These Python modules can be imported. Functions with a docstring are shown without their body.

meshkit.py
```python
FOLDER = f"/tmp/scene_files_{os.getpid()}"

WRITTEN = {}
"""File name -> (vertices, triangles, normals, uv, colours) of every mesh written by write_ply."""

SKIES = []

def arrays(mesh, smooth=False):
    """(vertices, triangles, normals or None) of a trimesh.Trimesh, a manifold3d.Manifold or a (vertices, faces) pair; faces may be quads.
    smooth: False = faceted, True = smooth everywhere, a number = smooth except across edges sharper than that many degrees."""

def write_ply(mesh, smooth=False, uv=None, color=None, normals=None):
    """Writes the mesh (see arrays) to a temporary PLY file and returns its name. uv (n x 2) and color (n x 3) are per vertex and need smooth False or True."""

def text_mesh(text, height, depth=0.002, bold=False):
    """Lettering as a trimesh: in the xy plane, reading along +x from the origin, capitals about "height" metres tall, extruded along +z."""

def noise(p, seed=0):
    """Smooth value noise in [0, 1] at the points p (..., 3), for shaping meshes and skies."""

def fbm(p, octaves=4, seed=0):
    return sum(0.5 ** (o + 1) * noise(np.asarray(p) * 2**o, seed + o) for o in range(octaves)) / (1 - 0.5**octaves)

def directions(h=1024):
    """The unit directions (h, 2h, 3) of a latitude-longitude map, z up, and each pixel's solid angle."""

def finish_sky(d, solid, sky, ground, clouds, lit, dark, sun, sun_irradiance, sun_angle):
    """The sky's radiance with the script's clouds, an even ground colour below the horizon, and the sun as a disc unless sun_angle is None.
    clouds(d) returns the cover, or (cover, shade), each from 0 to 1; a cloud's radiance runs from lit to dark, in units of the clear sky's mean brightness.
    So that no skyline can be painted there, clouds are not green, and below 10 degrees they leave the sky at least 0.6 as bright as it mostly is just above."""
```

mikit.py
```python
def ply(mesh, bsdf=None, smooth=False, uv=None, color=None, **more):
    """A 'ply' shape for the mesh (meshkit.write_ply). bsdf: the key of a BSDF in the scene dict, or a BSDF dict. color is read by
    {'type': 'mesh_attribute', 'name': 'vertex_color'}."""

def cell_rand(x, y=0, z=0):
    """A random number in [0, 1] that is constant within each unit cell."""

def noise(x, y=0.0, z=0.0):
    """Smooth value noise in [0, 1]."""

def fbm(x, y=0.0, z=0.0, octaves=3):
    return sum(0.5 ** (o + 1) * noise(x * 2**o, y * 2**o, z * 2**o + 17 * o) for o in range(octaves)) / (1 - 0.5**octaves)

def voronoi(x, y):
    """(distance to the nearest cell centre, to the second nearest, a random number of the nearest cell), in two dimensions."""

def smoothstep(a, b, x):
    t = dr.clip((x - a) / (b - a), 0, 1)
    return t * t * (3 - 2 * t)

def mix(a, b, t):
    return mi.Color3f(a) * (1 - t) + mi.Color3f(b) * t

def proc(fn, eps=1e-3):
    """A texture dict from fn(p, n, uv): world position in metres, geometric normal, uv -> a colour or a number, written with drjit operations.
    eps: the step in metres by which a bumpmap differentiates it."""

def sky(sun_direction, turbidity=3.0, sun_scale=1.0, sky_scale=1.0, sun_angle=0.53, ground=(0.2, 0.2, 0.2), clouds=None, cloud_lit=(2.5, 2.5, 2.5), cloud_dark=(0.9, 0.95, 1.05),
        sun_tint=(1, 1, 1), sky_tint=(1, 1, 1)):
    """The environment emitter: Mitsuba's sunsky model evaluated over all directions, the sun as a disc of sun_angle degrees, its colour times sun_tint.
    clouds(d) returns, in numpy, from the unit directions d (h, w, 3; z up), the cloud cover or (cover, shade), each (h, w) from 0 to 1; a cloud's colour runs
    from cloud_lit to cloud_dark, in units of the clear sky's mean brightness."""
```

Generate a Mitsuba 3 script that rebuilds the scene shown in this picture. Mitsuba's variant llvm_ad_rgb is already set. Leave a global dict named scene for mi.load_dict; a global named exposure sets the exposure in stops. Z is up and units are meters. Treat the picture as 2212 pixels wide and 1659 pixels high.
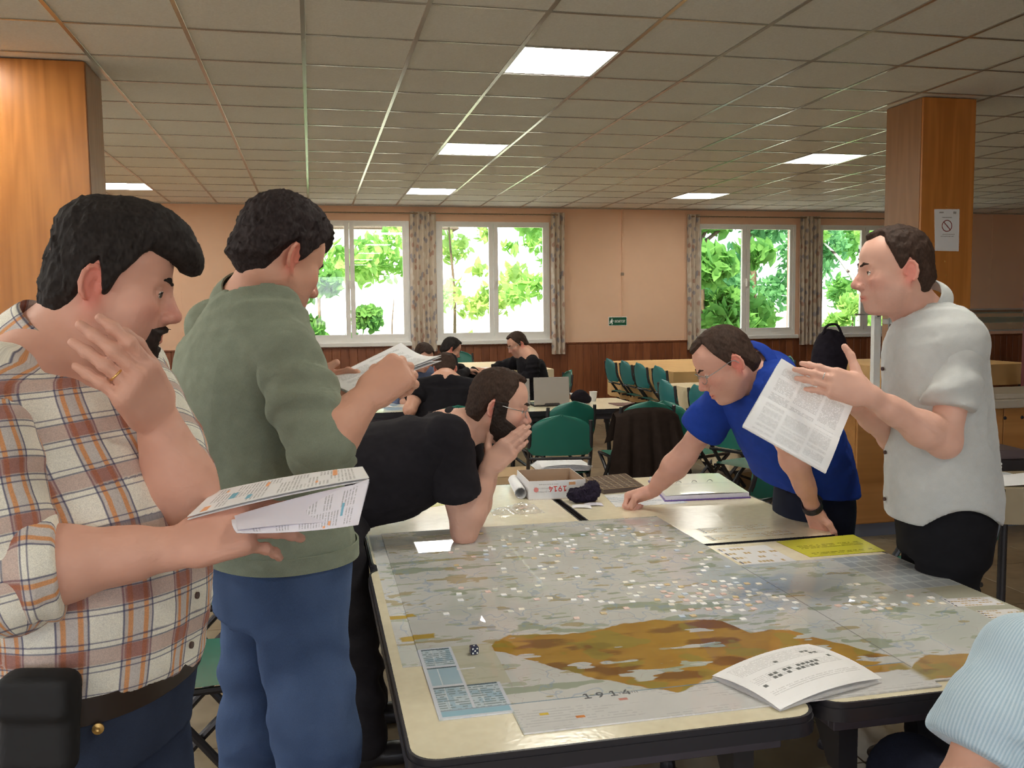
import math, numpy as np, trimesh, mitsuba as mi, drjit as dr, mikit, meshkit
import manifold3d as m3
from shapely.geometry import Polygon, Point, box as sbox
from mikit import noise, fbm, voronoi, cell_rand, smoothstep, mix, proc

T = mi.ScalarTransform4f
scene, labels = {}, {}

# ------------------------------------------------------------------ camera, sky, sun, lamps, exposure
CZ = 1.47                                    # eye height of the photographer
CAM_YAW, CAM_PITCH, CAM_ROLL, CAM_F = 0.2165, 0.0825, -0.0115, 1953.0 / 2212.0
_cy, _sy, _cp, _sp = math.cos(CAM_YAW), math.sin(CAM_YAW), math.cos(CAM_PITCH), math.sin(CAM_PITCH)
_fwd = np.array([_sy * _cp, _cy * _cp, -_sp]); _rt = np.array([_cy, -_sy, 0.0]); _up = np.cross(_rt, _fwd)
_up2 = -math.sin(CAM_ROLL) * _rt + math.cos(CAM_ROLL) * _up
scene['camera'] = {'type': 'perspective', 'fov': math.degrees(2 * math.atan(0.5 / CAM_F)), 'fov_axis': 'x', 'near_clip': 0.05, 'far_clip': 400.0,
                   'to_world': T().look_at(origin=[0, 0, CZ], target=[float(v) for v in np.array([0, 0, CZ]) + _fwd], up=[float(v) for v in _up2])}
exposure = 1.5
LAMP = 9.0                                   # radiance of the ceiling panels
SKY = 3.0                                   # scale of the daylight
def _cover(d):
    return np.clip(meshkit.fbm(d * 2.2 + 5, 4) * 2.2 - 0.55, 0, 1) * 0.8
scene['sky'] = mikit.sky((-0.35, -0.55, 0.8), turbidity=3.5, sun_scale=SKY, sky_scale=SKY * 2.2, ground=(0.50, 0.50, 0.44), clouds=_cover, cloud_lit=(2.2, 2.2, 2.2), cloud_dark=(1.4, 1.45, 1.5))

# ------------------------------------------------------------------ helpers
def key_for(name):
    if name not in scene and name not in _used:
        _used.add(name); return name
    k = 1
    while f'{name}_{k:03d}' in scene or f'{name}_{k:03d}' in _used:
        k += 1
    _used.add(f'{name}_{k:03d}')
    return f'{name}_{k:03d}'
_used = set()
def thing(name, label=None, cat=None, group=None, kind=None):
    """Reserves the key of a thing whose parts follow as name__part."""
    k = key_for(name); tag(k, label, cat, group, kind); return k
def tag(k, label=None, cat=None, group=None, kind=None):
    d = {}
    if label: d['label'] = label
    if cat: d['category'] = cat
    if group: d['group'] = group
    if kind: d['kind'] = kind
    if d: labels[k] = d
def obj(name, mesh, bsdf, parent=None, smooth=30, uv=None, color=None, label=None, cat=None, group=None, kind=None, **more):
    k = key_for(f'{parent}__{name}' if parent else name)
    scene[k] = mikit.ply(mesh, bsdf, smooth=smooth, uv=uv, color=color, **more)
    tag(k, label, cat, group, kind)
    return k
def put(name, ply, parent=None, to_world=None, label=None, cat=None, group=None, kind=None):
    k = key_for(f'{parent}__{name}' if parent else name)
    scene[k] = dict(ply, to_world=to_world) if to_world is not None else dict(ply)
    tag(k, label, cat, group, kind)
    return k
def struct(name, mesh, bsdf, parent=None, smooth=30, **kw):
    return obj(name, mesh, bsdf, parent, smooth, kind=None if parent else 'structure', **kw)
def cat(*ms):
    return trimesh.util.concatenate([m for m in ms if m is not None])
def bx(x0, x1, y0, y1, z0, z1, bev=0.0):
    """A box, its edges chamfered by bev."""
    if bev <= 0:
        m = trimesh.creation.box((x1 - x0, y1 - y0, z1 - z0)); m.apply_translation(((x0 + x1) / 2, (y0 + y1) / 2, (z0 + z1) / 2)); return m
    pts = []
    for i in (0, 1):
        for j in (0, 1):
            for k in (0, 1):
                s = (1 - 2 * i, 1 - 2 * j, 1 - 2 * k); c = ((x0, x1)[i], (y0, y1)[j], (z0, z1)[k])
                for a in range(3):
                    p = [c[b] + s[b] * bev for b in range(3)]; p[a] = c[a]; pts.append(p)
    return trimesh.convex.convex_hull(np.array(pts))
def rect_poly(x0, x1, y0, y1, r, n=6):
    p = sbox(x0 + r, y0 + r, x1 - r, y1 - r)
    return p.buffer(r, quad_segs=n) if r > 0 else p
def prism(poly, z0, z1):
    m = trimesh.creation.extrude_polygon(poly, z1 - z0, engine='earcut'); m.apply_translation((0, 0, z0)); return m
def move(m, loc=(0, 0, 0), rz=0.0, rx=0.0, ry=0.0):
    m = m.copy()
    M = trimesh.transformations.euler_matrix(rx, ry, rz, 'sxyz'); M[:3, 3] = loc
    m.apply_transform(M); return m
def TW(loc=(0, 0, 0), rz=0.0, s=1.0):
    return T().translate([float(v) for v in loc]).rotate([0, 0, 1], math.degrees(rz)).scale(float(s))
def tube(pts, r, n=8, closed=False, caps=True):
    """A round tube along the points; r a number or one per point."""
    P = np.asarray(pts, float); r = np.broadcast_to(np.asarray(r, float), (len(P),))
    t = np.gradient(P, axis=0) if not closed else np.roll(P, -1, 0) - np.roll(P, 1, 0)
    t /= np.linalg.norm(t, axis=1, keepdims=True) + 1e-12
    a = np.array([0, 0, 1.0]) if abs(t[0][2]) < 0.9 else np.array([1.0, 0, 0])
    u = np.cross(t[0], a); u /= np.linalg.norm(u); V = []
    for i in range(len(P)):
        u = u - t[i] * (u @ t[i]); u /= np.linalg.norm(u); w = np.cross(t[i], u)
        an = np.arange(n) * 2 * np.pi / n
        V.append(P[i] + r[i] * (np.cos(an)[:, None] * u + np.sin(an)[:, None] * w))
    V = np.vstack(V); F = []
    m = len(P) if closed else len(P) - 1
    for i in range(m):
        b0, b1 = i * n, ((i + 1) % len(P)) * n
        for j in range(n):
            k = (j + 1) % n; F += [[b0 + j, b0 + k, b1 + k], [b0 + j, b1 + k, b1 + j]]
    if caps and not closed:
        V = np.vstack([V, P[:1], P[-1:]]); c0, c1 = len(V) - 2, len(V) - 1; e = (len(P) - 1) * n
        for j in range(n):
            k = (j + 1) % n; F += [[c0, k, j], [c1, e + j, e + k]]
    return trimesh.Trimesh(V, np.array(F), process=False)
def smooth_path(pts, n=8):
    """Catmull-Rom through the points."""
    P = np.asarray(pts, float); Q = np.vstack([2 * P[0] - P[1], P, 2 * P[-1] - P[-2]]); out = []
    for i in range(1, len(Q) - 2):
        p0, p1, p2, p3 = Q[i - 1:i + 3]
        for t in np.arange(n) / n:
            out.append(0.5 * (2 * p1 + (p2 - p0) * t + (2 * p0 - 5 * p1 + 4 * p2 - p3) * t * t + (3 * p1 - p0 - 3 * p2 + p3) * t ** 3))
    out.append(P[-1]); return np.array(out)
def sheet(fn, nu, nv, th=0.0):
    """A surface fn(u, v) -> (x, y, z) on a grid; th > 0 gives it thickness along its normals. Returns (mesh, uv)."""
    u, v = np.meshgrid(np.linspace(0, 1, nu), np.linspace(0, 1, nv), indexing='ij')
    P = np.stack([np.broadcast_to(np.asarray(c, float), u.shape) for c in fn(u, v)], -1); i = np.arange(nu * nv).reshape(nu, nv)
    F = np.concatenate([np.stack([i[:-1, :-1], i[1:, :-1], i[1:, 1:]], -1).reshape(-1, 3), np.stack([i[:-1, :-1], i[1:, 1:], i[:-1, 1:]], -1).reshape(-1, 3)])
    uv = np.stack([u, v], -1).reshape(-1, 2); V = P.reshape(-1, 3)
    if th <= 0:
        return trimesh.Trimesh(V, F, process=False), uv
    n = np.cross(np.gradient(P, axis=0), np.gradient(P, axis=1)); n /= np.linalg.norm(n, axis=-1, keepdims=True) + 1e-12
    W = (P - n * th).reshape(-1, 3); N = len(V)
    ring = np.concatenate([i[:, 0], i[-1, 1:], i[-2::-1, -1], i[0, -2:0:-1]]); nx = np.roll(ring, -1)
    S = np.concatenate([np.stack([ring, ring + N, nx + N], -1), np.stack([ring, nx + N, nx], -1)])
    m = trimesh.Trimesh(np.vstack([V, W]), np.vstack([F, F[:, ::-1] + N, S]), process=False)
    return m, np.vstack([uv, uv])
def lathe(profile, n=24):
    return trimesh.creation.revolve(np.asarray(profile, float), sections=n)
def flip_out(m):
    if m.volume < 0: m.invert()
    return m
def lerp(a, b, t): return np.asarray(a, float) * (1 - t) + np.asarray(b, float) * t
def unit(v):
    v = np.asarray(v, float); return v / (np.linalg.norm(v) + 1e-12)

# ------------------------------------------------------------------ materials
def mat(name, d): scene[name] = d; return name
def rgb(c): return {'type': 'rgb', 'value': [float(v) for v in c]}
def principled(name, c, rough=0.6, spec=0.5, **kw):
    return mat(name, {'type': 'twosided', 'bsdf': {'type': 'principled', 'base_color': c if isinstance(c, dict) else rgb(c), 'roughness': rough, 'specular': spec, **kw}})
def diffuse(name, c):
    return mat(name, {'type': 'twosided', 'bsdf': {'type': 'diffuse', 'reflectance': c if isinstance(c, dict) else rgb(c)}})
def bumped(name, c, bump, scale, rough=0.7, spec=0.4, eps=1e-3, **kw):
    return mat(name, {'type': 'twosided', 'bsdf': {'type': 'bumpmap', 'scale': scale, 'arbitrary': proc(bump, eps),
               'bsdf': {'type': 'principled', 'base_color': c if isinstance(c, dict) else rgb(c), 'roughness': rough, 'specular': spec, **kw}}})
# ------------------------------------------------------------------ the room
CH = CZ + 1.4737                             # ceiling height
GX, GY = 2.3986, 5.0872                      # one crossing of the ceiling grid
YW, XL, XR, YB = 13.0, -7.2, 14.4, -5.2      # far wall, left wall, right wall, back wall

mat('m_tile', {'type': 'twosided', 'bsdf': {'type': 'bumpmap', 'scale': 0.0012, 'arbitrary': proc(lambda p, n, uv: noise(p.x * 90, p.y * 90) + 0.6 * noise(p.x * 260, p.y * 260), 2e-3),
      'bsdf': {'type': 'diffuse', 'reflectance': proc(lambda p, n, uv: mix((0.76, 0.765, 0.73), (0.87, 0.875, 0.84), noise(p.x * 130, p.y * 130) * 0.7 + noise(p.x * 0.9, p.y * 0.9) * 0.3))}}})
principled('m_tee', (0.46, 0.45, 0.43), rough=0.20, metallic=0.9)
mat('m_lamp', {'type': 'diffuse', 'reflectance': rgb((0.8, 0.8, 0.8))})
principled('m_white_metal', (0.8, 0.8, 0.78), rough=0.4)
def _peach(p, n, uv):
    return mix((0.70, 0.45, 0.31), (0.76, 0.51, 0.36), fbm(p.x * 1.3, p.z * 1.3, p.y, 3))
bumped('m_peach', proc(_peach), lambda p, n, uv: noise(p.x * 45, p.y * 45, p.z * 45), 0.0012, rough=0.75, spec=0.25)
def wood_fn(a, b, s=1.0, along='z', offs=0.0):
    def fn(p, n, uv):
        l, q, r = {'z': (p.z, p.x, p.y), 'x': (p.x, p.z, p.y), 'y': (p.y, p.x, p.z)}[along]
        w = fbm(q * 9 * s + offs, r * 9 * s, l * 0.7 * s, 3)
        g = noise(q * 120 * s, r * 120 * s, l * 3 * s)
        ring = 0.5 + 0.5 * dr.sin(40 * (w + 0.02 * g) * s)
        return mix(a, b, dr.clip(0.62 * ring * 0.55 + 0.38 * w + 0.25 * (g - 0.5), 0, 1))
    return fn
for i, (a, b) in enumerate((((0.16, 0.048, 0.018), (0.25, 0.085, 0.032)), ((0.13, 0.038, 0.014), (0.21, 0.068, 0.025)), ((0.19, 0.06, 0.022), (0.28, 0.10, 0.04)))):
    principled(f'm_wainscot_{i}', proc(wood_fn(a, b, 1.0, 'z', i * 3.3)), rough=0.42)
principled('m_pillar', proc(wood_fn((0.38, 0.135, 0.028), (0.56, 0.235, 0.06), 0.8, 'z')), rough=0.30)
principled('m_pillar_edge', proc(wood_fn((0.25, 0.12, 0.05), (0.34, 0.17, 0.08), 0.8, 'z')), rough=0.35)
for i, c in enumerate(((0.215, 0.172, 0.112), (0.195, 0.155, 0.10), (0.235, 0.188, 0.125))):
    bumped(f'm_floor_{i}', proc((lambda c: lambda p, n, uv: mix([v * 0.82 for v in c], [v * 1.12 for v in c], fbm(p.x * 14, p.y * 14, 0, 4)))(c)),
           lambda p, n, uv: noise(p.x * 12, p.y * 12), 0.0006, rough=0.30)
diffuse('m_grout', (0.09, 0.075, 0.055))
principled('m_window_paint', (0.74, 0.73, 0.70), rough=0.4)
mat('m_glass', {'type': 'thindielectric', 'int_ior': 1.5})
diffuse('m_dark_gap', (0.05, 0.04, 0.035))
principled('m_rod', (0.30, 0.22, 0.16), rough=0.35, metallic=0.6)

# ceiling: slab, tiles, tee bars
struct('ceiling', bx(XL - .3, XR + .3, YB - .3, YW + .3, CH + 0.08, CH + 0.3), 'm_dark_gap')
UNLIT = {(4, 0), (4, -5), (4, -10), (4, -15)} | {(10, r) for r in (-15, -10, -5, 0, 5, 10)}   # panels that are switched off
LAMPS = [(c, r) for c in (-14, -8, -2, 4, 10) for r in (-15, -10, -5, 0, 5, 10)]
tile = mikit.ply(bx(-0.293, 0.293, -0.293, 0.293, 0.0, 0.015), 'm_tile', smooth=False)
cells = []
for i in range(-17, 21):
    for j in range(-18, 14):
        x0, y0 = GX + .6 * i, GY + .6 * j
        if x0 < XL - .5 or x0 + .6 > XR + .5 or y0 < YB - .5 or (i, j) in LAMPS: continue
        d = np.array([x0 + .3, y0 + .3, CH - CZ]); dep = d @ np.array([_fwd[0], _fwd[1], _fwd[2]])
        u = (d @ _rt) / max(dep, .01); inview = dep > 0.5 and abs(u) < 0.62 and (d @ _up) / dep < 0.5
        cells.append((0 if inview else 1, dep, x0 + .3, y0 + .3, y0 + .6 > YW or x0 < XL or x0 + .6 > XR))
cells.sort(); rest = []
for q, (far, dep, x, y, cut) in enumerate(cells):
    if q < 290 and not far and not cut:
        put('tile', tile, 'ceiling', T().translate([x, y, CH + 0.004]))
    else:
        rest.append(bx(max(x - .293, XL), min(x + .293, XR), max(y - .293, YB), min(y + .293, YW), CH + .004, CH + .019))
obj('tile_field', cat(*rest), 'm_tile', 'ceiling', smooth=False, kind='stuff')
for i in range(-16, 21):
    x = GX + .6 * i
    if XL < x < XR: obj('long_tee_bar', bx(x - .012, x + .012, YB, YW, CH - .002, CH + .004, .001), 'm_tee', 'ceiling', smooth=False)
for j in range(-17, 14):
    y = GY + .6 * j
    if YB < y < YW: obj('cross_tee_bar', bx(XL, XR, y - .009, y + .009, CH - .001, CH + .004, .0008), 'm_tee', 'ceiling', smooth=False)
obj('wall_angle', cat(bx(XL, XR, YW - .022, YW, CH - .006, CH + .004), bx(XL, XL + .022, YB, YW, CH - .006, CH + .004)), 'm_tee', 'ceiling', smooth=False)

# ceiling panels: thin white frame and a diffuser that shines
for (c, r) in LAMPS:
    x, y = GX + .6 * c + .3, GY + .6 * r + .3
    if not (XL < x < XR and YB < y < YW): continue
    seen = {(-2, 0): 'largest square ceiling light panel, nearest the camera', (-2, 5): 'square ceiling light panel second in the row behind the nearest panel', (-2, 10): 'square ceiling light panel close to the far wall above the window curtains',
            (4, 5): 'square ceiling light panel just left of the right pillar', (4, 10): 'square ceiling light panel near the far wall above the exit sign side', (-8, 10): 'square ceiling light panel beside the left pillar', (4, 0): 'unlit square ceiling light panel at the right edge behind the pillar top'}.get((c, r), 'square ceiling light panel outside the view overhead')
    k = thing('ceiling_light', seen, 'ceiling light', 'square light panels in the suspended ceiling')
    fr = prism(rect_poly(-.294, .294, -.294, .294, 0).difference(rect_poly(-.276, .276, -.276, .276, 0)), 0, .03)
    obj('frame', move(fr, (x, y, CH + .003)), 'm_white_metal', k, smooth=False)
    df = trimesh.Trimesh([[x - .276, y - .276, CH + .008], [x + .276, y - .276, CH + .008], [x + .276, y + .276, CH + .008], [x - .276, y + .276, CH + .008]], [[0, 2, 1], [0, 3, 2]], process=False)
    if (c, r) in UNLIT: obj('louvre', df, 'm_white_metal', k, smooth=False)
    else: obj('diffuser', df, 'm_lamp', k, smooth=False, emitter={'type': 'area', 'radiance': rgb((LAMP, LAMP * 0.97, LAMP * 0.86))})

# far wall with its openings
ZB, ZT = 1.02, 2.735
WINS = [(-0.30, 1.385), (1.765, 3.445), (5.755, 7.435), (7.815, 9.5)]
wall = sbox(XL - .3, 0, XR + .3, CH + .1)
for a, b in WINS: wall = wall.difference(sbox(a, ZB, b, ZT))
def upright(poly, y0, y1):
    m = trimesh.creation.extrude_polygon(poly, y1 - y0, engine='earcut')
    v = m.vertices.copy(); m.vertices = np.stack([v[:, 0], y1 - v[:, 2], v[:, 1]], 1); return flip_out(m)
def upright_x(poly, x0, x1):
    m = trimesh.creation.extrude_polygon(poly, x1 - x0, engine='earcut')
    v = m.vertices.copy(); m.vertices = np.stack([x0 + v[:, 2], v[:, 0], v[:, 1]], 1); return flip_out(m)
struct('wall_far', upright(wall, YW, YW + .25), 'm_peach', smooth=False)
for x in (-1.72, -1.12, 4.573 + 1.0, 10.4, 11.0):
    obj('panel_joint', bx(x - .004, x + .004, YW - .004, YW + .001, 0.96, CH), 'm_peach', 'wall_far', smooth=False)
for w, (a, b) in enumerate(WINS):
    k = f'window_{w + 1}'
    labels[k] = {'kind': 'structure'}
    obj('frame', upright(sbox(a, ZB, b, ZT).difference(sbox(a + .045, ZB + .06, b - .045, ZT - .03)), YW - .01, YW + .1), 'm_window_paint', k, smooth=False)
    mid = (a + b) / 2
    for (p, q) in ((a + .045, mid - .004), (mid + .004, b - .045)):
        o, i = sbox(p, ZB + .06, q, ZT - .03), sbox(p + (.05 if p < mid - .1 else .062), ZB + .115, q - (.062 if q < mid + .1 else .05), ZT - .075)
        s = obj('sash', upright(o.difference(i), YW - .002, YW + .05), 'm_window_paint', k, smooth=False)
        g = i.bounds; gm = trimesh.Trimesh([[g[0], YW + .025, g[1]], [g[2], YW + .025, g[1]], [g[2], YW + .025, g[3]], [g[0], YW + .025, g[3]]], [[0, 1, 2], [0, 2, 3]], process=False)
        obj('pane', gm, 'm_glass', s, smooth=False)
    obj('sill', bx(a - .04, b + .04, YW - .07, YW + .02, ZB - .055, ZB + .004, .006), 'm_window_paint', k)
    obj('handle', bx(mid - .012, mid + .012, YW - .05, YW - .01, 1.78, 1.90, .004), 'm_window_paint', k)
    obj('curtain_rod', tube([(a - .12, YW - .10, 2.835), (b + .12, YW - .10, 2.835)], .010), 'm_rod', k)
# wainscot boards and cap
bz = 0.955
board = mikit.ply(bx(-.0585, .0585, -.018, 0.0, 0.09, bz - .012, .004), 'm_wainscot_0', smooth=False)
boards = [dict(board, bsdf={'type': 'ref', 'id': f'm_wainscot_{i}'}) for i in range(3)]
rng = np.random.default_rng(3)
xs = np.arange(-4.2, 13.0, .119)
for x in xs:
    put('wainscot_board', boards[rng.integers(3)], 'wall_far', T().translate([float(x), YW, 0]))
obj('wainscot_board_field', cat(bx(XL, -4.27, YW - .018, YW, .09, bz - .012), bx(13.0, XR, YW - .018, YW, .09, bz - .012)), 'm_wainscot_1', 'wall_far', smooth=False)
struct('trim_1', bx(XL, XR, YW - .03, YW, bz - .012, bz + .012, .004), 'm_wainscot_1')
struct('baseboard_far', bx(XL, XR, YW - .024, YW, 0, .09, .004), 'm_wainscot_1')

# the other walls (outside the picture), the left and the back ones with windows that light the room
def side_windows(lo, hi, n, pad):
    s = (hi - lo) / n
    return [(lo + s * i + pad, lo + s * (i + 1) - pad) for i in range(n)]
LW = side_windows(-4.6, 8.6, 4, .45)
pl = sbox(YB - .3, 0, YW + .3, CH + .1)
for a, b in LW: pl = pl.difference(sbox(a, 0.95, b, 2.7))
struct('wall_left', upright_x(pl, XL - .25, XL), 'm_peach', smooth=False)
pb = sbox(XL - .3, 0, XR + .3, CH + .1)
BW = side_windows(-5.5, 5.5, 3, .6)
for a, b in BW: pb = pb.difference(sbox(a, 0.95, b, 2.7))
struct('wall_back', upright(pb, YB - .25, YB), 'm_peach', smooth=False)
struct('wall_right', bx(XR, XR + .25, YB - .3, YW + .3, 0, CH + .1), 'm_peach', smooth=False)
for q, (a, b) in enumerate(LW):
    k = f'window_{5 + q}'; labels[k] = {'kind': 'structure'}
    fr = sbox(a, .95, b, 2.7).difference(sbox(a + .07, 1.02, (a + b) / 2 - .05, 2.63)).difference(sbox((a + b) / 2 + .05, 1.02, b - .07, 2.63))
    obj('frame', upright_x(fr, XL - .1, XL - .02), 'm_window_paint', k, smooth=False)
    obj('pane', trimesh.Trimesh([[XL - .06, a, .95], [XL - .06, b, .95], [XL - .06, b, 2.7], [XL - .06, a, 2.7]], [[0, 1, 2], [0, 2, 3]], process=False), 'm_glass', k, smooth=False)
for q, (a, b) in enumerate(BW):
    k = f'window_{9 + q}'; labels[k] = {'kind': 'structure'}
    fr = sbox(a, .95, b, 2.7).difference(sbox(a + .07, 1.02, (a + b) / 2 - .05, 2.63)).difference(sbox((a + b) / 2 + .05, 1.02, b - .07, 2.63))
    obj('frame', upright(fr, YB - .1, YB - .02), 'm_window_paint', k, smooth=False)
    obj('pane', trimesh.Trimesh([[a, YB - .06, .95], [b, YB - .06, .95], [b, YB - .06, 2.7], [a, YB - .06, 2.7]], [[0, 1, 2], [0, 2, 3]], process=False), 'm_glass', k, smooth=False)

# floor: screed, tiles one by one near the tables, one sheet of tiles beyond
struct('floor', bx(XL - .3, XR + .3, YB - .3, YW + .3, -.2, -.012), 'm_grout', smooth=False)
ft = mikit.ply(bx(-.298, .298, -.298, .298, -.012, 0.0, .002), 'm_floor_0', smooth=False)
fts = [dict(ft, bsdf={'type': 'ref', 'id': f'm_floor_{i}'}) for i in range(3)]
F0x, F0y, Fn, Fm = -3.1, 0.7, 17, 14
for i in range(Fn):
    for j in range(Fm):
        put('tile', fts[rng.integers(3)], 'floor', T().translate([F0x + .6 * i + .3, F0y + .6 * j + .3, 0]))
far = []
for i in range(-7, 30):
    for j in range(-10, 22):
        x, y = F0x + .6 * i + .3, F0y + .6 * j + .3
        if (0 <= i < Fn and 0 <= j < Fm) or x + .298 < XL or x - .298 > XR or y + .298 < YB or y - .298 > YW: continue
        far.append(bx(max(x - .298, XL), min(x + .298, XR), max(y - .298, YB), min(y + .298, YW), -.012, 0))
obj('tile_field', cat(*far), 'm_floor_1', 'floor', smooth=False, kind='stuff')

# pillars
def pillar(name, x0, x1, y0, y1, label):
    k = thing(name, label, 'pillar')
    obj('front_panel', bx(x0 + .004, x1 - .004, y0, y0 + .02, 0, CH - .004, .002), 'm_pillar', k, smooth=False)
    obj('core', bx(x0 + .012, x1 - .012, y0 + .02, y1 - .001, 0, CH - .003), 'm_pillar_edge', k, smooth=False)
    for a, b in ((x0, x0 + .022), (x1 - .022, x1)):
        obj('side_panel', bx(a, b, y0 + .02, y1, 0, CH - .002, .002), 'm_pillar_edge', k, smooth=False)
    return k
pillar('pillar', -1.86, -1.252, 5.82, 6.24, 'orange varnished wood pillar at the left edge, nearest the man in plaid')
PR = pillar('pillar', 4.288, 4.728, 5.78, 6.2, 'brown varnished wood pillar on the right carrying a no smoking notice')
# ------------------------------------------------------------------ the garden behind the far windows
diffuse('m_ground', proc(lambda p, n, uv: mix((0.42, 0.44, 0.30), (0.62, 0.62, 0.52), fbm(p.x * .6, p.y * .6, 0, 3))))
struct('ground', bx(-40, 60, YW + .3, 75, -.6, -.45), 'm_ground', smooth=False)
for i, c in enumerate(((0.17, 0.40, 0.10), (0.32, 0.58, 0.16), (0.16, 0.40, 0.17), (0.42, 0.60, 0.20))):
    mat(f'm_leaf_{i}', {'type': 'principledthin', 'base_color': rgb(c), 'roughness': 0.45, 'diff_trans': 1.1, 'spec_trans': 0.0})
diffuse('m_bark', proc(lambda p, n, uv: mix((0.10, 0.075, 0.05), (0.22, 0.17, 0.12), fbm(p.x * 20, p.y * 20, p.z * 4, 3))))
diffuse('m_birch', proc(lambda p, n, uv: mix((0.72, 0.71, 0.68), (0.05, 0.045, 0.04), smoothstep(.60, .68, fbm(p.x * 6, p.y * 6, p.z * 11, 3)))))
def leaves(rng, centers, radii, n, size):
    """n leaves, each a bent six-cornered blade, scattered through the given clumps."""
    w = np.array(radii) ** 2; pick = rng.choice(len(centers), n, p=w / w.sum()); C = np.asarray(centers)[pick]; R = np.asarray(radii)[pick][:, None]
    d = rng.normal(size=(n, 3)); d /= np.linalg.norm(d, axis=1, keepdims=True)
    P = C + d * R * (rng.random((n, 1)) ** .45) * np.array([1, 1, .8])
    a = rng.normal(size=(n, 3)) + [0, 0, -.5]; a /= np.linalg.norm(a, axis=1, keepdims=True)
    b = np.cross(a, rng.normal(size=(n, 3)) * .6 + [0, -.3, 1]); b /= np.linalg.norm(b, axis=1, keepdims=True) + 1e-9
    c = np.cross(a, b); s = size * (.6 + .8 * rng.random((n, 1)))
    shape = [(-1, 0, 0), (-.35, .42, .1), (.35, .36, .1), (1, 0, -.12), (.35, -.36, .1), (-.35, -.42, .1)]
    V = np.stack([P + s * (x * a + y * b + z * c) for x, y, z in shape], 1)
    f = np.array([[0, 1, 5], [1, 2, 4], [1, 4, 5], [2, 3, 4]]); F = (f[None] + 6 * np.arange(n)[:, None, None]).reshape(-1, 3)
    return trimesh.Trimesh(V.reshape(-1, 3), F, process=False)
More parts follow.
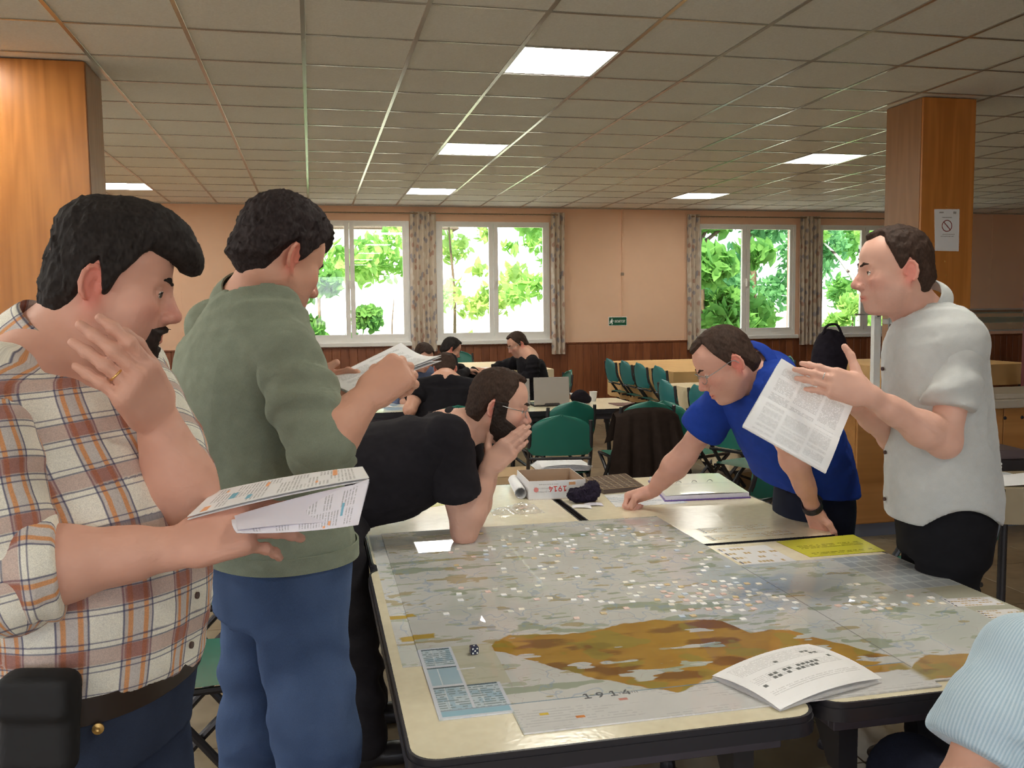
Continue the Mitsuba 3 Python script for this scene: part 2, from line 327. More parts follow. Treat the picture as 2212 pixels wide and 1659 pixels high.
def tree(name, label, x, y, h, crown, n, size, leaf, bark, seed, trunk=.16, low=.35, lean=0.0, group=None):
    rng = np.random.default_rng(seed); k = thing(name, label, 'shrub' if name == 'shrub' else 'tree', group)
    z0 = -.47; top = np.array([x + lean, y, z0 + h])
    path = smooth_path([(x, y, z0), (x + lean * .3 + .05, y, z0 + h * .4), (x + lean * .7 - .04, y + .05, z0 + h * .7), top], 6)
    if trunk: obj('trunk', tube(path, np.linspace(trunk, trunk * .25, len(path)), 10), bark, k, smooth=True)
    cs, rs = [], []
    for q in range(max(9, int(crown * 20))):
        t = low + (1 - low) * rng.random(); ang = rng.random() * 6.283; rad = crown * (1 - .55 * abs(t - .6)) * np.sqrt(rng.random())
        c = np.array([x + lean * t + rad * np.cos(ang), y + rad * np.sin(ang) * .8, z0 + h * t]); cs.append(c); rs.append(crown * (.13 + .20 * rng.random()))
        if trunk > .11 and q % 2 == 0:
            s = path[int(max(.15, t - .18) * (len(path) - 1))]
            obj('branch', tube(smooth_path([s, lerp(s, c, .5) + [0, 0, .12], c], 3), np.linspace(trunk * .35, trunk * .08, 7), 5), bark, k, smooth=True)
    obj('foliage', leaves(rng, cs, rs, n, size), leaf, k, smooth=False, kind='stuff')
tree('garden_tree', 'thin leafed tree behind the left window beside the man in green', .1, 18.6, 5.6, 1.8, 2600, .13, 'm_leaf_1', 'm_bark', 11, trunk=.04, low=.48)
tree('garden_tree', 'sparse light green tree behind the second window', 3.0, 19.6, 5.4, 1.5, 1900, .13, 'm_leaf_3', 'm_bark', 12, trunk=.04, low=.36)
tree('garden_tree', 'light branches hanging behind the right half of the second window', 5.1, 18.0, 5.0, 1.3, 1300, .13, 'm_leaf_1', 'm_bark', 13, trunk=.04, low=.40)
tree('chestnut_tree', 'dense dark leafed tree behind the left half of the third window', 7.75, 17.4, 5.2, 1.7, 5200, .17, 'm_leaf_0', 'm_bark', 14, trunk=.14, low=.22)
tree('garden_tree', 'fine leafed bluish green tree behind the right half of the third window', 10.55, 20.5, 6.4, 2.1, 8000, .11, 'm_leaf_2', 'm_bark', 15, trunk=.10, low=.14)
tree('birch_tree', 'white barked birch behind the fourth window', 12.6, 19.0, 8.0, 1.4, 1500, .12, 'm_leaf_1', 'm_birch', 16, trunk=.20, low=.36)
tree('garden_tree', 'green tree behind the birch', 16.2, 23.5, 6.6, 2.0, 2600, .15, 'm_leaf_0', 'm_bark', 17, trunk=.10, low=.2)
tree('shrub', 'low dark green shrub below the left half of the first window', -.45, 16.4, 2.55, 1.0, 3000, .12, 'm_leaf_0', 'm_bark', 18, trunk=.03, low=.3)
tree('shrub', 'low shrub below the right half of the first window', 1.45, 16.4, 2.15, .85, 2200, .11, 'm_leaf_0', 'm_bark', 19, trunk=.03, low=.3)
tree('shrub', 'small pale shrub at the foot of the second window', 2.75, 16.6, 1.5, .5, 420, .11, 'm_leaf_3', 'm_bark', 20, trunk=.025, low=.3)
tree('shrub', 'leafy shrub at the foot of the fourth window', 10.6, 16.2, 2.0, .7, 1400, .13, 'm_leaf_1', 'm_bark', 21, trunk=.03, low=.3)
principled('m_render', (0.80, 0.79, 0.76), rough=.8)
k = thing('garden_house', 'pale house behind the trees, hardly seen', 'house')
obj('wall', bx(-12, 6, 40, 46, -.5, 5.0), 'm_render', k, smooth=False)
obj('roof', trimesh.convex.convex_hull(np.array([[-12.4, 39.5, 5], [6.4, 39.5, 5], [-12.4, 46.5, 5], [6.4, 46.5, 5], [-12.4, 43, 7], [6.4, 43, 7]])), 'm_grout', k, smooth=False)
# ------------------------------------------------------------------ folding tables, chairs, the counter
TZ = 0.69
bumped('m_laminate', proc(lambda p, n, uv: mix((0.66, 0.60, 0.44), (0.72, 0.665, 0.50), fbm(p.x * 60, p.y * 60, 0, 2))), lambda p, n, uv: noise(p.x * 160, p.y * 160), 0.00012, rough=0.17, spec=0.5)
principled('m_rubber', (0.018, 0.017, 0.022), rough=0.38)
principled('m_black_steel', (0.022, 0.021, 0.024), rough=0.35)
principled('m_apron', (0.055, 0.048, 0.06), rough=0.45)
def table(label, x0, x1, y0, y1, z=TZ, r=.055, group='folding tables in the hall', legs=True):
    k = thing('folding_table', label, 'table', group)
    obj('top', prism(rect_poly(x0 + .004, x1 - .004, y0 + .004, y1 - .004, r), z - .024, z), 'm_laminate', k, smooth=40)
    out, inn = rect_poly(x0, x1, y0, y1, r), rect_poly(x0 + .005, x1 - .005, y0 + .005, y1 - .005, r - .004)
    band = cat(prism(rect_poly(x0 - .004, x1 + .004, y0 - .004, y1 + .004, r + .003).difference(rect_poly(x0 + .02, x1 - .02, y0 + .02, y1 - .02, r - .018)), z - .038, z - .011),
               prism(rect_poly(x0 - .001, x1 + .001, y0 - .001, y1 + .001, r).difference(rect_poly(x0 + .0045, x1 - .0045, y0 + .0045, y1 - .0045, r - .004)), z - .012, z + .0006))
    obj('edge_band', band, 'm_rubber', k, smooth=40)
    a = .055
    for (p, q, s, t) in ((x0 + a, x1 - a, y0 + a, y0 + a + .02), (x0 + a, x1 - a, y1 - a - .02, y1 - a), (x0 + a, x0 + a + .02, y0 + a + .02, y1 - a - .02), (x1 - a - .02, x1 - a, y0 + a + .02, y1 - a - .02)):
        obj('apron', bx(p, q, s, t, z - .085, z - .0245, .002), 'm_apron', k, smooth=False)
    if legs:
        long_y = (y1 - y0) > (x1 - x0)
        for sx in (0, 1):
            for sy in (0, 1):
                cx, cy = (x0 + .115, x1 - .115)[sx], (y0 + .115, y1 - .115)[sy]
                dx, dy = (1 - 2 * sx, 1 - 2 * sy)
                g = [(cx + (0 if long_y else dx * .10), cy + (dy * .10 if long_y else 0), z - .03), (cx, cy, z - .20), (cx - (0 if long_y else dx * .03), cy - (dy * .03 if long_y else 0), .015)]
                lg = obj('leg', tube(smooth_path(g, 4), .019, 8), 'm_black_steel', k, smooth=True)
                obj('foot', move(lathe([(0, 0), (.025, 0), (.025, .018), (.018, .03), (0, .03)], 10), (g[2][0], g[2][1], 0)), 'm_rubber', lg)
                gx = trimesh.convex.convex_hull(np.array([[cx - .022, cy + s * .02 + (dy * .12 if t else 0) * (1 if long_y else 0), z - .028 - h] for s in (-1, 1) for t, h in ((0, 0), (1, 0), (0, .17))] +
                                                         [[cx + .022, cy + s * .02 + (dy * .12 if t else 0) * (1 if long_y else 0), z - .028 - h] for s in (-1, 1) for t, h in ((0, 0), (1, 0), (0, .17))]))
                obj('bracket', gx, 'm_black_steel', k, smooth=False)
        if long_y:
            for yy in (y0 + .115, y1 - .115): obj('stretcher', tube([(x0 + .115, yy, .22), (x1 - .115, yy, .22)], .012, 6), 'm_black_steel', k, smooth=True)
        else:
            for xx in (x0 + .115, x1 - .115): obj('stretcher', tube([(xx, y0 + .115, .22), (xx, y1 - .115, .22)], .012, 6), 'm_black_steel', k, smooth=True)
    return k
table('cream folding table under the left part of the map, nearest the camera', .145, .932, 1.505, 2.706)
table('cream folding table under the right part of the map, beside the blue striped sleeve', .958, 1.748, 1.54, 2.706)
table('cream folding table carrying the open white box and the leaning man in black', .160, .945, 2.724, 3.90)
table('cream folding table carrying the purple binder and the yellow sheet corner', .972, 1.752, 2.724, 3.90)
table('cream folding table carrying the laptops and the white cup', 1.53, 2.57, 6.66, 7.49)
table('cream folding table with a blue map in front of the seated man in black tee', .335, 1.505, 6.95, 7.75)
table('cream folding table with white papers seen between the plaid and the green man', -2.36, -.70, 7.07, 8.30)

# chairs: a folding chair of black tube with a green moulded seat and backrest
principled('m_green_plastic', (0.020, 0.145, 0.105), rough=0.30, spec=0.5)
principled('m_teal_plastic', (0.022, 0.165, 0.165), rough=0.33, spec=0.5)
def rounded_panel(w, h, r_top, r_bot, bow, th, nu=15, nv=11, dish=0.0):
    """A curved panel in the xz plane, width w, height h, bowed backwards (-y) in the middle."""
    def fn(u, v):
        v = 1 - (1 - v) ** 2; zz = v * h; half = np.full_like(v, w / 2)
        t = np.clip((zz - (h - r_top)) / r_top, 0, 1); half = half * np.maximum((1 - t ** 2.2) ** (1 / 2.2), .03)
        b = np.clip((r_bot - zz) / r_bot, 0, 1); half = half - r_bot * .8 * (1 - np.sqrt(np.clip(1 - b ** 2, 0, 1)))
        s = (2 * u - 1); x = s * half
        return x, -bow * (1 - s ** 2) - .04 * v, zz + .012 * (1 - s ** 2) * v
    return sheet(fn, nu, nv, th)[0]
def seat_panel(w, d, th):
    def fn(u, v):
        s, t = 2 * u - 1, v
        half = w / 2 * (1 - .10 * t) - .05 * np.clip((np.abs(t - .5) * 2) ** 6, 0, 1)
        return s * half, (t - .5) * d, -.012 * (1 - s ** 2) * np.sin(np.pi * np.clip(t, 0, 1)) + .012 * (t > .9) * 0 - .02 * np.clip((t - .85) / .15, 0, 1) ** 2
    return sheet(fn, 13, 11, -.010)[0]
W_, D_ = .40, .39
_seat = flip_out(move(seat_panel(W_, D_, .01), (0, .01, .455)))
_back = flip_out(move(rounded_panel(.40, .245, .13, .04, .035, .011, 17, 17), (0, -.215, .575)))
def chair_tubes(s):
    rear = smooth_path([(s * .185, -.245, .79), (s * .19, -.205, .60), (s * .195, .02, .30), (s * .20, .235, .012)], 5)      # backrest post running down to the front foot
    frnt = smooth_path([(s * .172, .18, .435), (s * .174, .06, .345), (s * .176, -.12, .16), (s * .178, -.235, .012)], 5)     # seat side running down to the rear foot
    return tube(rear, .0125, 8), tube(frnt, .0125, 8)
CH_PARTS = []
for s in (-1, 1):
    a, b = chair_tubes(s); CH_PARTS += [('front_leg', a, 'm_black_steel'), ('rear_leg', b, 'm_black_steel')]
    CH_PARTS.append(('side_rail', tube([(s * .178, -.17, .437), (s * .175, .185, .437)], .010, 6), 'm_black_steel'))
CH_PARTS += [('front_stretcher', tube([(-.199, .16, .115), (.199, .16, .115)], .009, 6), 'm_black_steel'), ('rear_stretcher', tube([(-.177, -.16, .11), (.177, -.16, .11)], .009, 6), 'm_black_steel'),
             ('cross_bar', tube([(-.19, -.20, .55), (.19, -.20, .55)], .010, 6), 'm_black_steel'), ('seat', _seat, 'm_green_plastic'), ('backrest', _back, 'm_green_plastic')]
CH_PLY = [(n, mikit.ply(m, b, smooth=40)) for n, m, b in CH_PARTS]
def chair(x, y, rz, label, group=None, s=1.0, teal=False, z=0.0):
    """rz = 0 faces +y."""
    k = thing('folding_chair', label, 'chair', group)
    for n, p in CH_PLY:
        q = dict(p)
        if teal and n in ('seat', 'backrest'): q['bsdf'] = {'type': 'ref', 'id': 'm_teal_plastic'}
        put(n, q, k, TW((x, y, z), rz, s))
    return k
PI = math.pi
chair(-.36, 2.70, -PI / 2 + .06, 'green folding chair between the plaid shirt and the jeans, seat in front')
chair(-.40, 3.42, -PI / 2 + .04, 'green folding chair behind the first, seat edge showing beside the jeans')
chair(1.50, 5.52, -.16, 'green folding chair with its back just behind the white box')
chair(1.70, 6.28, .22, 'green folding chair tucked at the laptop table, top of its back showing')
chair(2.16, 5.92, .05, 'green folding chair hidden under the dark brown coat', s=1.03)
chair(2.02, 4.08, .52, 'bright green folding chair back against the man in blue')
chair(2.20, 2.98, PI / 2 + .1, 'green folding chair standing behind the man in the grey shirt')
ROW = 'chairs along the cloth covered tables on the right'
for x, y, l in ((3.70, 10.2, 'leftmost and farthest of the chairs beside the cloth covered table'), (3.72, 9.72, 'second chair from the wall beside the cloth covered table'),
                (3.72, 9.25, 'third chair from the wall beside the cloth covered table'), (3.72, 8.70, 'fourth chair from the wall, at the corner of the cloth covered table'),):
    chair(x, y, -PI / 2, 'teal ' + l, ROW, 1.06, True)
chair(3.11, 7.0, -PI / 2 - .04, 'teal folding chair fifth from the wall, at the nearer cloth covered table', ROW, 1.06, True)
chair(3.15, 6.45, -PI / 2 + .03, 'teal folding chair sixth from the wall, beside the head of the man in blue', ROW, 1.06, True)
chair(2.62, 5.95, -PI / 2 + .4, 'green folding chair behind the elbow of the man in blue', ROW, 1.0)
chair(2.78, 5.35, -PI / 2 + .4, 'green folding chair nearest behind the chest of the man in blue', ROW, 1.0)
chair(5.25, 10.6, PI / 2, 'green chair back showing over the far edge of the cloth covered table, left one', None, 1.06)
chair(5.25, 9.8, PI / 2, 'green chair back showing over the far edge of the cloth covered table, right one', None, 1.06)
chair(1.95, 12.05, PI, 'green chair back showing between the two far seated men', None, 1.1)
chair(-.22, 9.6, PI + .3, 'green chair back showing beyond the papers held by the man in green', None, 1.05)
chair(-1.55, 8.88, PI + .1, 'green chair behind the table between the plaid and green men', None, 1.0)
chair(5.75, 7.9, PI / 2 + .4, 'teal chair behind the counter right of the raised hand', None, 1.05, True)
chair(6.2, 8.8, PI / 2 - .3, 'teal chair farther behind the counter beside the grey shirt', None, 1.05, True)
chair(8.2, 8.1, PI / 2 + .2, 'teal chair seen through the slats of the red framed divider, upper one', None, 1.05, True)
chair(7.7, 7.4, PI / 2 - .1, 'green chair seen through the slats of the red framed divider, lower one', None, 1.0)
chair(.93, 6.28, .05, 'folding chair under the seated man in the black tee')
chair(.66, 8.30, PI + .2, 'folding chair under the seated man in blue grey')
chair(1.22, 9.10, -1.4, 'folding chair under the far seated man with black hair')
chair(2.36, 9.12, 1.55, 'folding chair under the far seated man in the dark sweater')
chair(1.18, 1.12, .05, 'folding chair under the man in the striped shirt', s=1.0)

# tables with cloths along the right
bumped('m_cloth', proc(lambda p, n, uv: mix((0.56, 0.33, 0.13), (0.64, 0.40, 0.18), fbm(p.x * 7, p.y * 7, p.z * 7, 3))), lambda p, n, uv: noise(p.x * 300, p.y * 300, p.z * 300), 0.0004, rough=.8)
bumped('m_cloth_pale', proc(lambda p, n, uv: mix((0.68, 0.56, 0.36), (0.74, 0.63, 0.44), fbm(p.x * 7, p.y * 7, p.z * 7, 3))), lambda p, n, uv: noise(p.x * 300, p.y * 300, p.z * 300), 0.0004, rough=.8)
def clothed(label, x0, x1, y0, y1, z, drop, m, seed):
    k = thing('clothed_table', label, 'table')
    for sx in (x0 + .1, x1 - .1):
        for sy in (y0 + .1, y1 - .1): obj('leg', tube([(sx, sy, 0), (sx, sy, z - .03)], .02, 8), 'm_black_steel', k, smooth=True)
    obj('top', bx(x0 + .01, x1 - .01, y0 + .01, y1 - .01, z - .03, z - .003), 'm_laminate', k, smooth=False)
    n = 40; rngc = np.random.default_rng(seed)
    cor = [(x0, y0), (x1, y0), (x1, y1), (x0, y1)]; per = []
    for q in range(4):
        a, b = np.array(cor[q]), np.array(cor[(q + 1) % 4]); m_ = n if q % 2 else n
        for t in np.linspace(0, 1, m_, endpoint=False): per.append((a * (1 - t) + b * t, t))
    P = np.array([p for p, t in per]); c = P.mean(0); ring = [np.c_[P, np.full(len(P), z)]]
    N = np.zeros_like(P)
    for q in range(4):
        d = np.array(cor[(q + 1) % 4]) - np.array(cor[q]); N[q * n:(q + 1) * n] = unit((d[1], -d[0]))
    N = (N + np.roll(N, 1, 0)); N /= np.linalg.norm(N, axis=1, keepdims=True)
    ph = rngc.random() * 6; s = np.arange(len(P)) * .9
    for lv in (.0, .03, .33, .66, 1.0):
        amp = .018 * lv; off = (.006 + amp + amp * np.sin(s + ph + .3 * np.sin(s * .37)))[:, None]
        ring.append(np.c_[P + N * off, np.full(len(P), z - .002 - drop * lv)])
    V = np.vstack(ring + [[[c[0], c[1], z + .001]]]); M = len(P); F = []
    for l in range(len(ring) - 1):
        for q in range(M):
            w = (q + 1) % M; F += [[l * M + q, (l + 1) * M + q, (l + 1) * M + w], [l * M + q, (l + 1) * M + w, l * M + w]]
    F += [[len(V) - 1, q, (q + 1) % M] for q in range(M)]
    obj('tablecloth', trimesh.Trimesh(V, np.array(F), process=False), m, k, smooth=35)
clothed('long table under an orange beige cloth near the far wall, teal chairs along its side', 3.66, 5.1, 8.80, 10.95, .80, .42, 'm_cloth', 1)
clothed('nearer table under a pale cloth, in front of the long cloth covered table', 3.09, 4.5, 6.30, 7.62, .79, .56, 'm_cloth_pale', 2)
clothed('table under a cream cloth between the two far seated men', 1.52, 2.62, 9.75, 11.4, .80, .30, 'm_cloth_pale', 3)
clothed('table under a cream cloth at the left between the plaid and green men', -3.1, -1.28, 9.35, 11.4, .80, .62, 'm_cloth', 4)
clothed('beige table behind the counter right of the raised hand', 6.6, 8.6, 9.4, 11.0, .74, .25, 'm_cloth', 5)

# serving counter with its ledge and glass shelf
principled('m_counter_wood', proc(wood_fn((0.33, 0.145, 0.042), (0.46, 0.225, 0.075), .6, 'x')), rough=.35)
principled('m_ledge', (0.42, 0.36, 0.28), rough=.35)
principled('m_alu', (0.55, 0.55, 0.54), rough=.3, metallic=.9)
principled('m_grey_plinth', (0.10, 0.11, 0.135), rough=.5)
k = thing('serving_counter', 'long wooden serving counter running behind the man in the grey shirt', 'counter')
cx0, cx1, cy0, cy1 = 3.30, 8.6, 5.0, 5.74
obj('body', bx(cx0, cx1, cy0 + .021, cy1, .09, .80), 'm_counter_wood', k, smooth=False)
for q in range(5):
    w = (cx1 - cx0) / 5; obj('front_panel', bx(cx0 + w * q + .003, cx0 + w * (q + 1) - .003, cy0, cy0 + .02, .10, .80, .002), 'm_counter_wood', k, smooth=False)
obj('plinth', bx(cx0 + .02, cx1, cy0 + .05, cy1 - .03, 0, .09), 'm_grey_plinth', k, smooth=False)
obj('ledge', bx(cx0 - .03, cx1, cy0 - .06, cy1, .80, .855, .006), 'm_ledge', k, smooth=False)
obj('tray_rail', bx(cx0 - .03, cx1, cy0 - .02, cy0 + .03, .856, .89, .004), 'm_ledge', k, smooth=False)
for x in np.arange(3.52, 8.3, .85):
    for d in (0, .13): obj('screw', move(lathe([(0, 0), (.012, 0), (.009, .006), (0, .007)], 10), (x + d, cy0 - .0005, .73), rx=PI / 2), 'm_rubber', k)
for x in (3.84, 6.0, 8.2):
    obj('post', bx(x - .028, x + .028, 5.60, 5.64, .856, 1.40, .003), 'm_white_metal', k, smooth=False)
    br = tube(smooth_path([(x, 5.64, 1.385), (x, 5.45, 1.425), (x, 5.22, 1.42), (x, 5.09, 1.37), (x, 5.05, 1.30)], 5), .008, 6)
    obj('bracket', br, 'm_rubber', k, smooth=True)
mat('m_shelf_glass', {'type': 'thindielectric', 'int_ior': 1.52, 'specular_transmittance': rgb((.72, .80, .74))})
def pane(v): return trimesh.Trimesh(np.array(v, float), [[0, 1, 2], [0, 2, 3]], process=False)
obj('glass_top', pane([[3.70, 5.66, 1.405], [8.5, 5.66, 1.405], [8.5, 5.16, 1.435], [3.70, 5.16, 1.435]]), 'm_shelf_glass', k, smooth=False)
obj('glass_front', pane([[3.70, 5.15, 1.43], [8.5, 5.15, 1.43], [8.5, 5.05, 1.30], [3.70, 5.05, 1.30]]), 'm_shelf_glass', k, smooth=False)
for y, z in ((5.155, 1.434), (5.05, 1.298), (5.66, 1.405)): obj('edge_strip', bx(3.70, 8.5, y - .006, y + .006, z - .005, z + .005), 'm_alu', k, smooth=False)
obj('lamp_tray', bx(3.9, 8.4, 5.54, 5.64, 1.335, 1.375, .004), 'm_alu', k, smooth=False)
# red framed divider with wooden slats behind the counter
principled('m_red_frame', (0.16, 0.018, 0.02), rough=.4)
principled('m_slat', proc(wood_fn((0.50, 0.34, 0.16), (0.62, 0.45, 0.24), 1, 'x')), rough=.45)
k = thing('slatted_divider', 'dark red framed divider with pale wooden slats behind the counter on the right', 'room divider')
dx0, dx1, dy = 5.56, 7.5, 6.15
for x in (dx0, dx1 - .07): obj('post', bx(x, x + .07, dy, dy + .06, 0, 1.565, .006), 'm_red_frame', k)
def top_arc(u, v): return dx0 + (dx1 - dx0) * u, dy + .06 * v, 1.565 - .05 * (2 * u) ** 1.3 * (u < .5) - .05 * (2 * (1 - u)) ** 1.3 * (u >= .5) + .075 * (u < .5) * (2 * u) ** 0 * 0
obj('top_rail', sheet(top_arc, 24, 3, .075)[0], 'm_red_frame', k)
for q, z in enumerate((1.51, 1.345, 1.29, 1.24, 1.19, 1.14, 1.09, 1.04, .99)):
    obj('slat', bx(dx0 + .07, dx1 - .07, dy + .02, dy + .04, z - .0085, z + .0085, .002), 'm_slat', k, smooth=False)
for x in (dx0 + .11, dx1 - .15): obj('upright', bx(x, x + .03, dy + .041, dy + .055, .95, 1.37, .002), 'm_slat', k, smooth=False)
obj('lower_panel', bx(dx0 + .07, dx1 - .07, dy + .015, dy + .045, .10, .97), 'm_grey_plinth', k, smooth=False)
# small table with a cloth at the far right, carrying a dark game box
k = thing('side_table', 'table with a tan cloth at the right edge carrying a dark game box', 'table')
bumped('m_tan_cloth', proc(lambda p, n, uv: mix((0.27, 0.22, 0.14), (0.33, 0.27, 0.18), fbm(p.x * 9, p.y * 9, p.z * 9, 3))), lambda p, n, uv: noise(p.x * 240, p.y * 240, p.z * 240), .0004, rough=.8)
def side_cloth():
    c = np.array([[2.79, 3.25], [4.4, 2.95], [4.55, 3.75], [3.0, 3.98]]); n = 14; P = np.vstack([lerp(c[i], c[(i + 1) % 4], t) for i in range(4) for t in np.linspace(0, 1, n, endpoint=False)])
    ctr = P.mean(0); d = (P - ctr); d /= np.linalg.norm(d, axis=1, keepdims=True); s = np.arange(len(P)); R0 = np.c_[P, np.full(len(P), TZ)]
    R1 = np.c_[P + d * .004, np.full(len(P), TZ - .006)]; R2 = np.c_[P + d * (.012 + .008 * np.sin(s * 1.1))[:, None], TZ - .15 - .012 * np.sin(s * .4)]
    V = np.vstack([R0, R1, R2, [[*ctr, TZ]]]); M = len(P); F = []
    for l in range(2):
        for q in range(M): w = (q + 1) % M; F += [[l * M + q, (l + 1) * M + q, (l + 1) * M + w], [l * M + q, (l + 1) * M + w, l * M + w]]
    F += [[3 * M, q, (q + 1) % M] for q in range(M)]
    return trimesh.Trimesh(V, np.array(F), process=False)
obj('tablecloth', side_cloth(), 'm_tan_cloth', k, smooth=35)
for x, y in ((2.92, 3.33), (4.3, 3.08), (4.42, 3.65), (3.1, 3.86)): obj('leg', tube([(x, y, 0), (x, y, TZ - .01)], .018, 8), 'm_black_steel', k, smooth=True)
# ------------------------------------------------------------------ implicit modelling for people and soft things
from concurrent.futures import ThreadPoolExecutor
f32 = np.float32
POOL = ThreadPoolExecutor(4)
def sq3(q): return np.einsum('ij,ij->i', q, q)
class Prim:
    def __init__(s, f, k, op='u', lip=1.0): s.f, s.k, s.op, s.lip = f, k, op, lip
def cone(a, b, ra, rb, k=.02, op='u', flat=None):
    """A rounded cone from a to b; flat = (direction, factor) squeezes it along that direction."""
    a, b = np.asarray(a, f32), np.asarray(b, f32); ab = b - a; L = ab @ ab + f32(1e-12); ra, rb = f32(ra), f32(rb); abL = ab / L
    fd = None if flat is None else (unit(flat[0]).astype(f32), f32(flat[1]))
    def f(P):
        q = P - a; t = np.minimum(np.maximum(q @ abL, 0), 1); q -= t[:, None] * ab
        if fd is not None:
            c = q @ fd[0]; d = np.sqrt(np.maximum(sq3(q) + c * c * (fd[1] * fd[1] - 1), 0))
        else: d = np.sqrt(sq3(q))
        return d - (ra + (rb - ra) * t)
    return Prim(f, k, op, 1.0 if fd is None else max(1.0, fd[1]))
def ell(c, r, R=None, k=.02, op='u'):
    c, r = np.asarray(c, f32), np.asarray(r, f32); R = None if R is None else np.asarray(R, f32); ir = 1 / r
    def f(P):
        q = P - c
        if R is not None: q = q @ R
        q *= ir; a = np.sqrt(sq3(q)); q *= ir; b = np.sqrt(sq3(q)) + f32(1e-9)
        return a * (a - 1) / b
    return Prim(f, k, op, 1.6)
def slab(c, h, R, rad=.005, k=.01, op='u'):
    """A rounded box: centre, half sizes, axes as the columns of R."""
    c, h, R = np.asarray(c, f32), np.asarray(h, f32), np.asarray(R, f32)
    def f(P):
        q = np.abs((P - c) @ R) - (h - f32(rad)); return np.sqrt(sq3(np.maximum(q, 0))) + np.minimum(q.max(1), 0) - rad
    return Prim(f, k, op)
class Sweep:
    """Ellipses (half width a, half depth b) along a spine with a lateral direction at each point."""
    def __init__(s, pts, a, b, lat, n=4, pw=2.3):
        P = np.asarray(pts, float); m = len(P); A = np.c_[P, a, b, np.broadcast_to(lat, (m, 3))]
        s.S = smooth_path(A, n).astype(f32); s.pw = pw; s.P = s.S[:, :3]; s.cum = np.r_[0, np.cumsum(np.linalg.norm(np.diff(s.P, axis=0), axis=1))].astype(f32)
    def local(s, P):
        P = np.asarray(P, f32); best = np.full(len(P), 1e9, f32); I = np.zeros(len(P), int); Tt = np.zeros(len(P), f32); E = np.zeros(len(P), f32)
        c = (P.min(0) + P.max(0)) / 2; rad = np.sqrt(sq3(P - c).max()); a, ab = s.P[:-1], np.diff(s.P, axis=0); t = np.clip(((c - a) * ab).sum(1) / (ab * ab).sum(1), 0, 1); dc = np.linalg.norm(c - a - t[:, None] * ab, axis=1)
        for i in np.where(dc < dc.min() + 2 * rad + 1e-4)[0]:
            a, b = s.P[i], s.P[i + 1]; ab = b - a; L = ab @ ab; q = P - a; t0 = q @ (ab / L); t = np.minimum(np.maximum(t0, 0), 1); q -= t[:, None] * ab; d = sq3(q)
            m = d < best; best[m] = d[m]; I[m] = i; Tt[m] = t[m]
            e = np.where(t0 < 0, -t0, np.where(t0 > 1, t0 - 1, 0)) * np.sqrt(L)
            E[m] = e[m]
        S0, S1 = s.S[I], s.S[I + 1]; V = S0 * (1 - Tt[:, None]) + S1 * Tt[:, None]
        ax = S1[:, :3] - S0[:, :3]; ax /= np.sqrt(sq3(ax))[:, None]
        lat = V[:, 5:8] - ax * np.einsum('ij,ij->i', V[:, 5:8], ax)[:, None]; lat /= np.sqrt(sq3(lat))[:, None]; dep = np.cross(ax, lat)
        q = P - V[:, :3]; x = np.einsum('ij,ij->i', q, lat); y = np.einsum('ij,ij->i', q, dep); v = s.cum[I] + Tt * (s.cum[I + 1] - s.cum[I])
        E = np.where((I == 0) | (I == len(s.P) - 2), E, 0)
        return x, y, v, E, V[:, 3], V[:, 4]
    def dist(s, P):
        x, y, v, E, a, b = s.local(P); p = s.pw
        r = ((np.abs(x) / a) ** p + (np.abs(y) / b) ** p) ** (1 / p); d = (r - 1) * np.minimum(a, b) * (.55 + .45 * np.clip(r, 0, 1.4))
        return np.where(E > 0, np.sqrt(np.maximum(d, 0) ** 2 + E ** 2), np.maximum(d, -np.minimum(v, s.cum[-1] - v)))
    def prim(s, k=.03, op='u', grow=0.0): return Prim((lambda P: s.dist(P) - grow), k, op, 1.5)
    def uv(s, P):
        x, y, v, E, a, b = s.local(P); return np.stack([np.arctan2(y / b, x / a) * (a.mean() + b.mean()) / 2, v], 1)
def halfspace(p, n, k=.002, op='i'):
    p, n = np.asarray(p, float), unit(n); return Prim((lambda P: (P - p) @ n), k, op)
def custom(f, k=.004, op='i', lip=1.5): return Prim(f, k, op, lip)
def ev(prims, P):
    d = np.full(len(P), 10.0, f32)
    for q in prims:
        e = q.f(P); k = q.k
        if q.op == 'u':
            h = np.maximum(k - np.abs(d - e), 0) / k; d = np.minimum(d, e) - h * h * k * .25
        elif q.op == 's':
            e = -e; h = np.maximum(k - np.abs(d - e), 0) / k; d = np.maximum(d, e) + h * h * k * .25
        elif q.op == 'i':
            h = np.maximum(k - np.abs(d - e), 0) / k; d = np.maximum(d, e) + h * h * k * .25
        else: d = d + e                      # 'd': a displacement
    return d
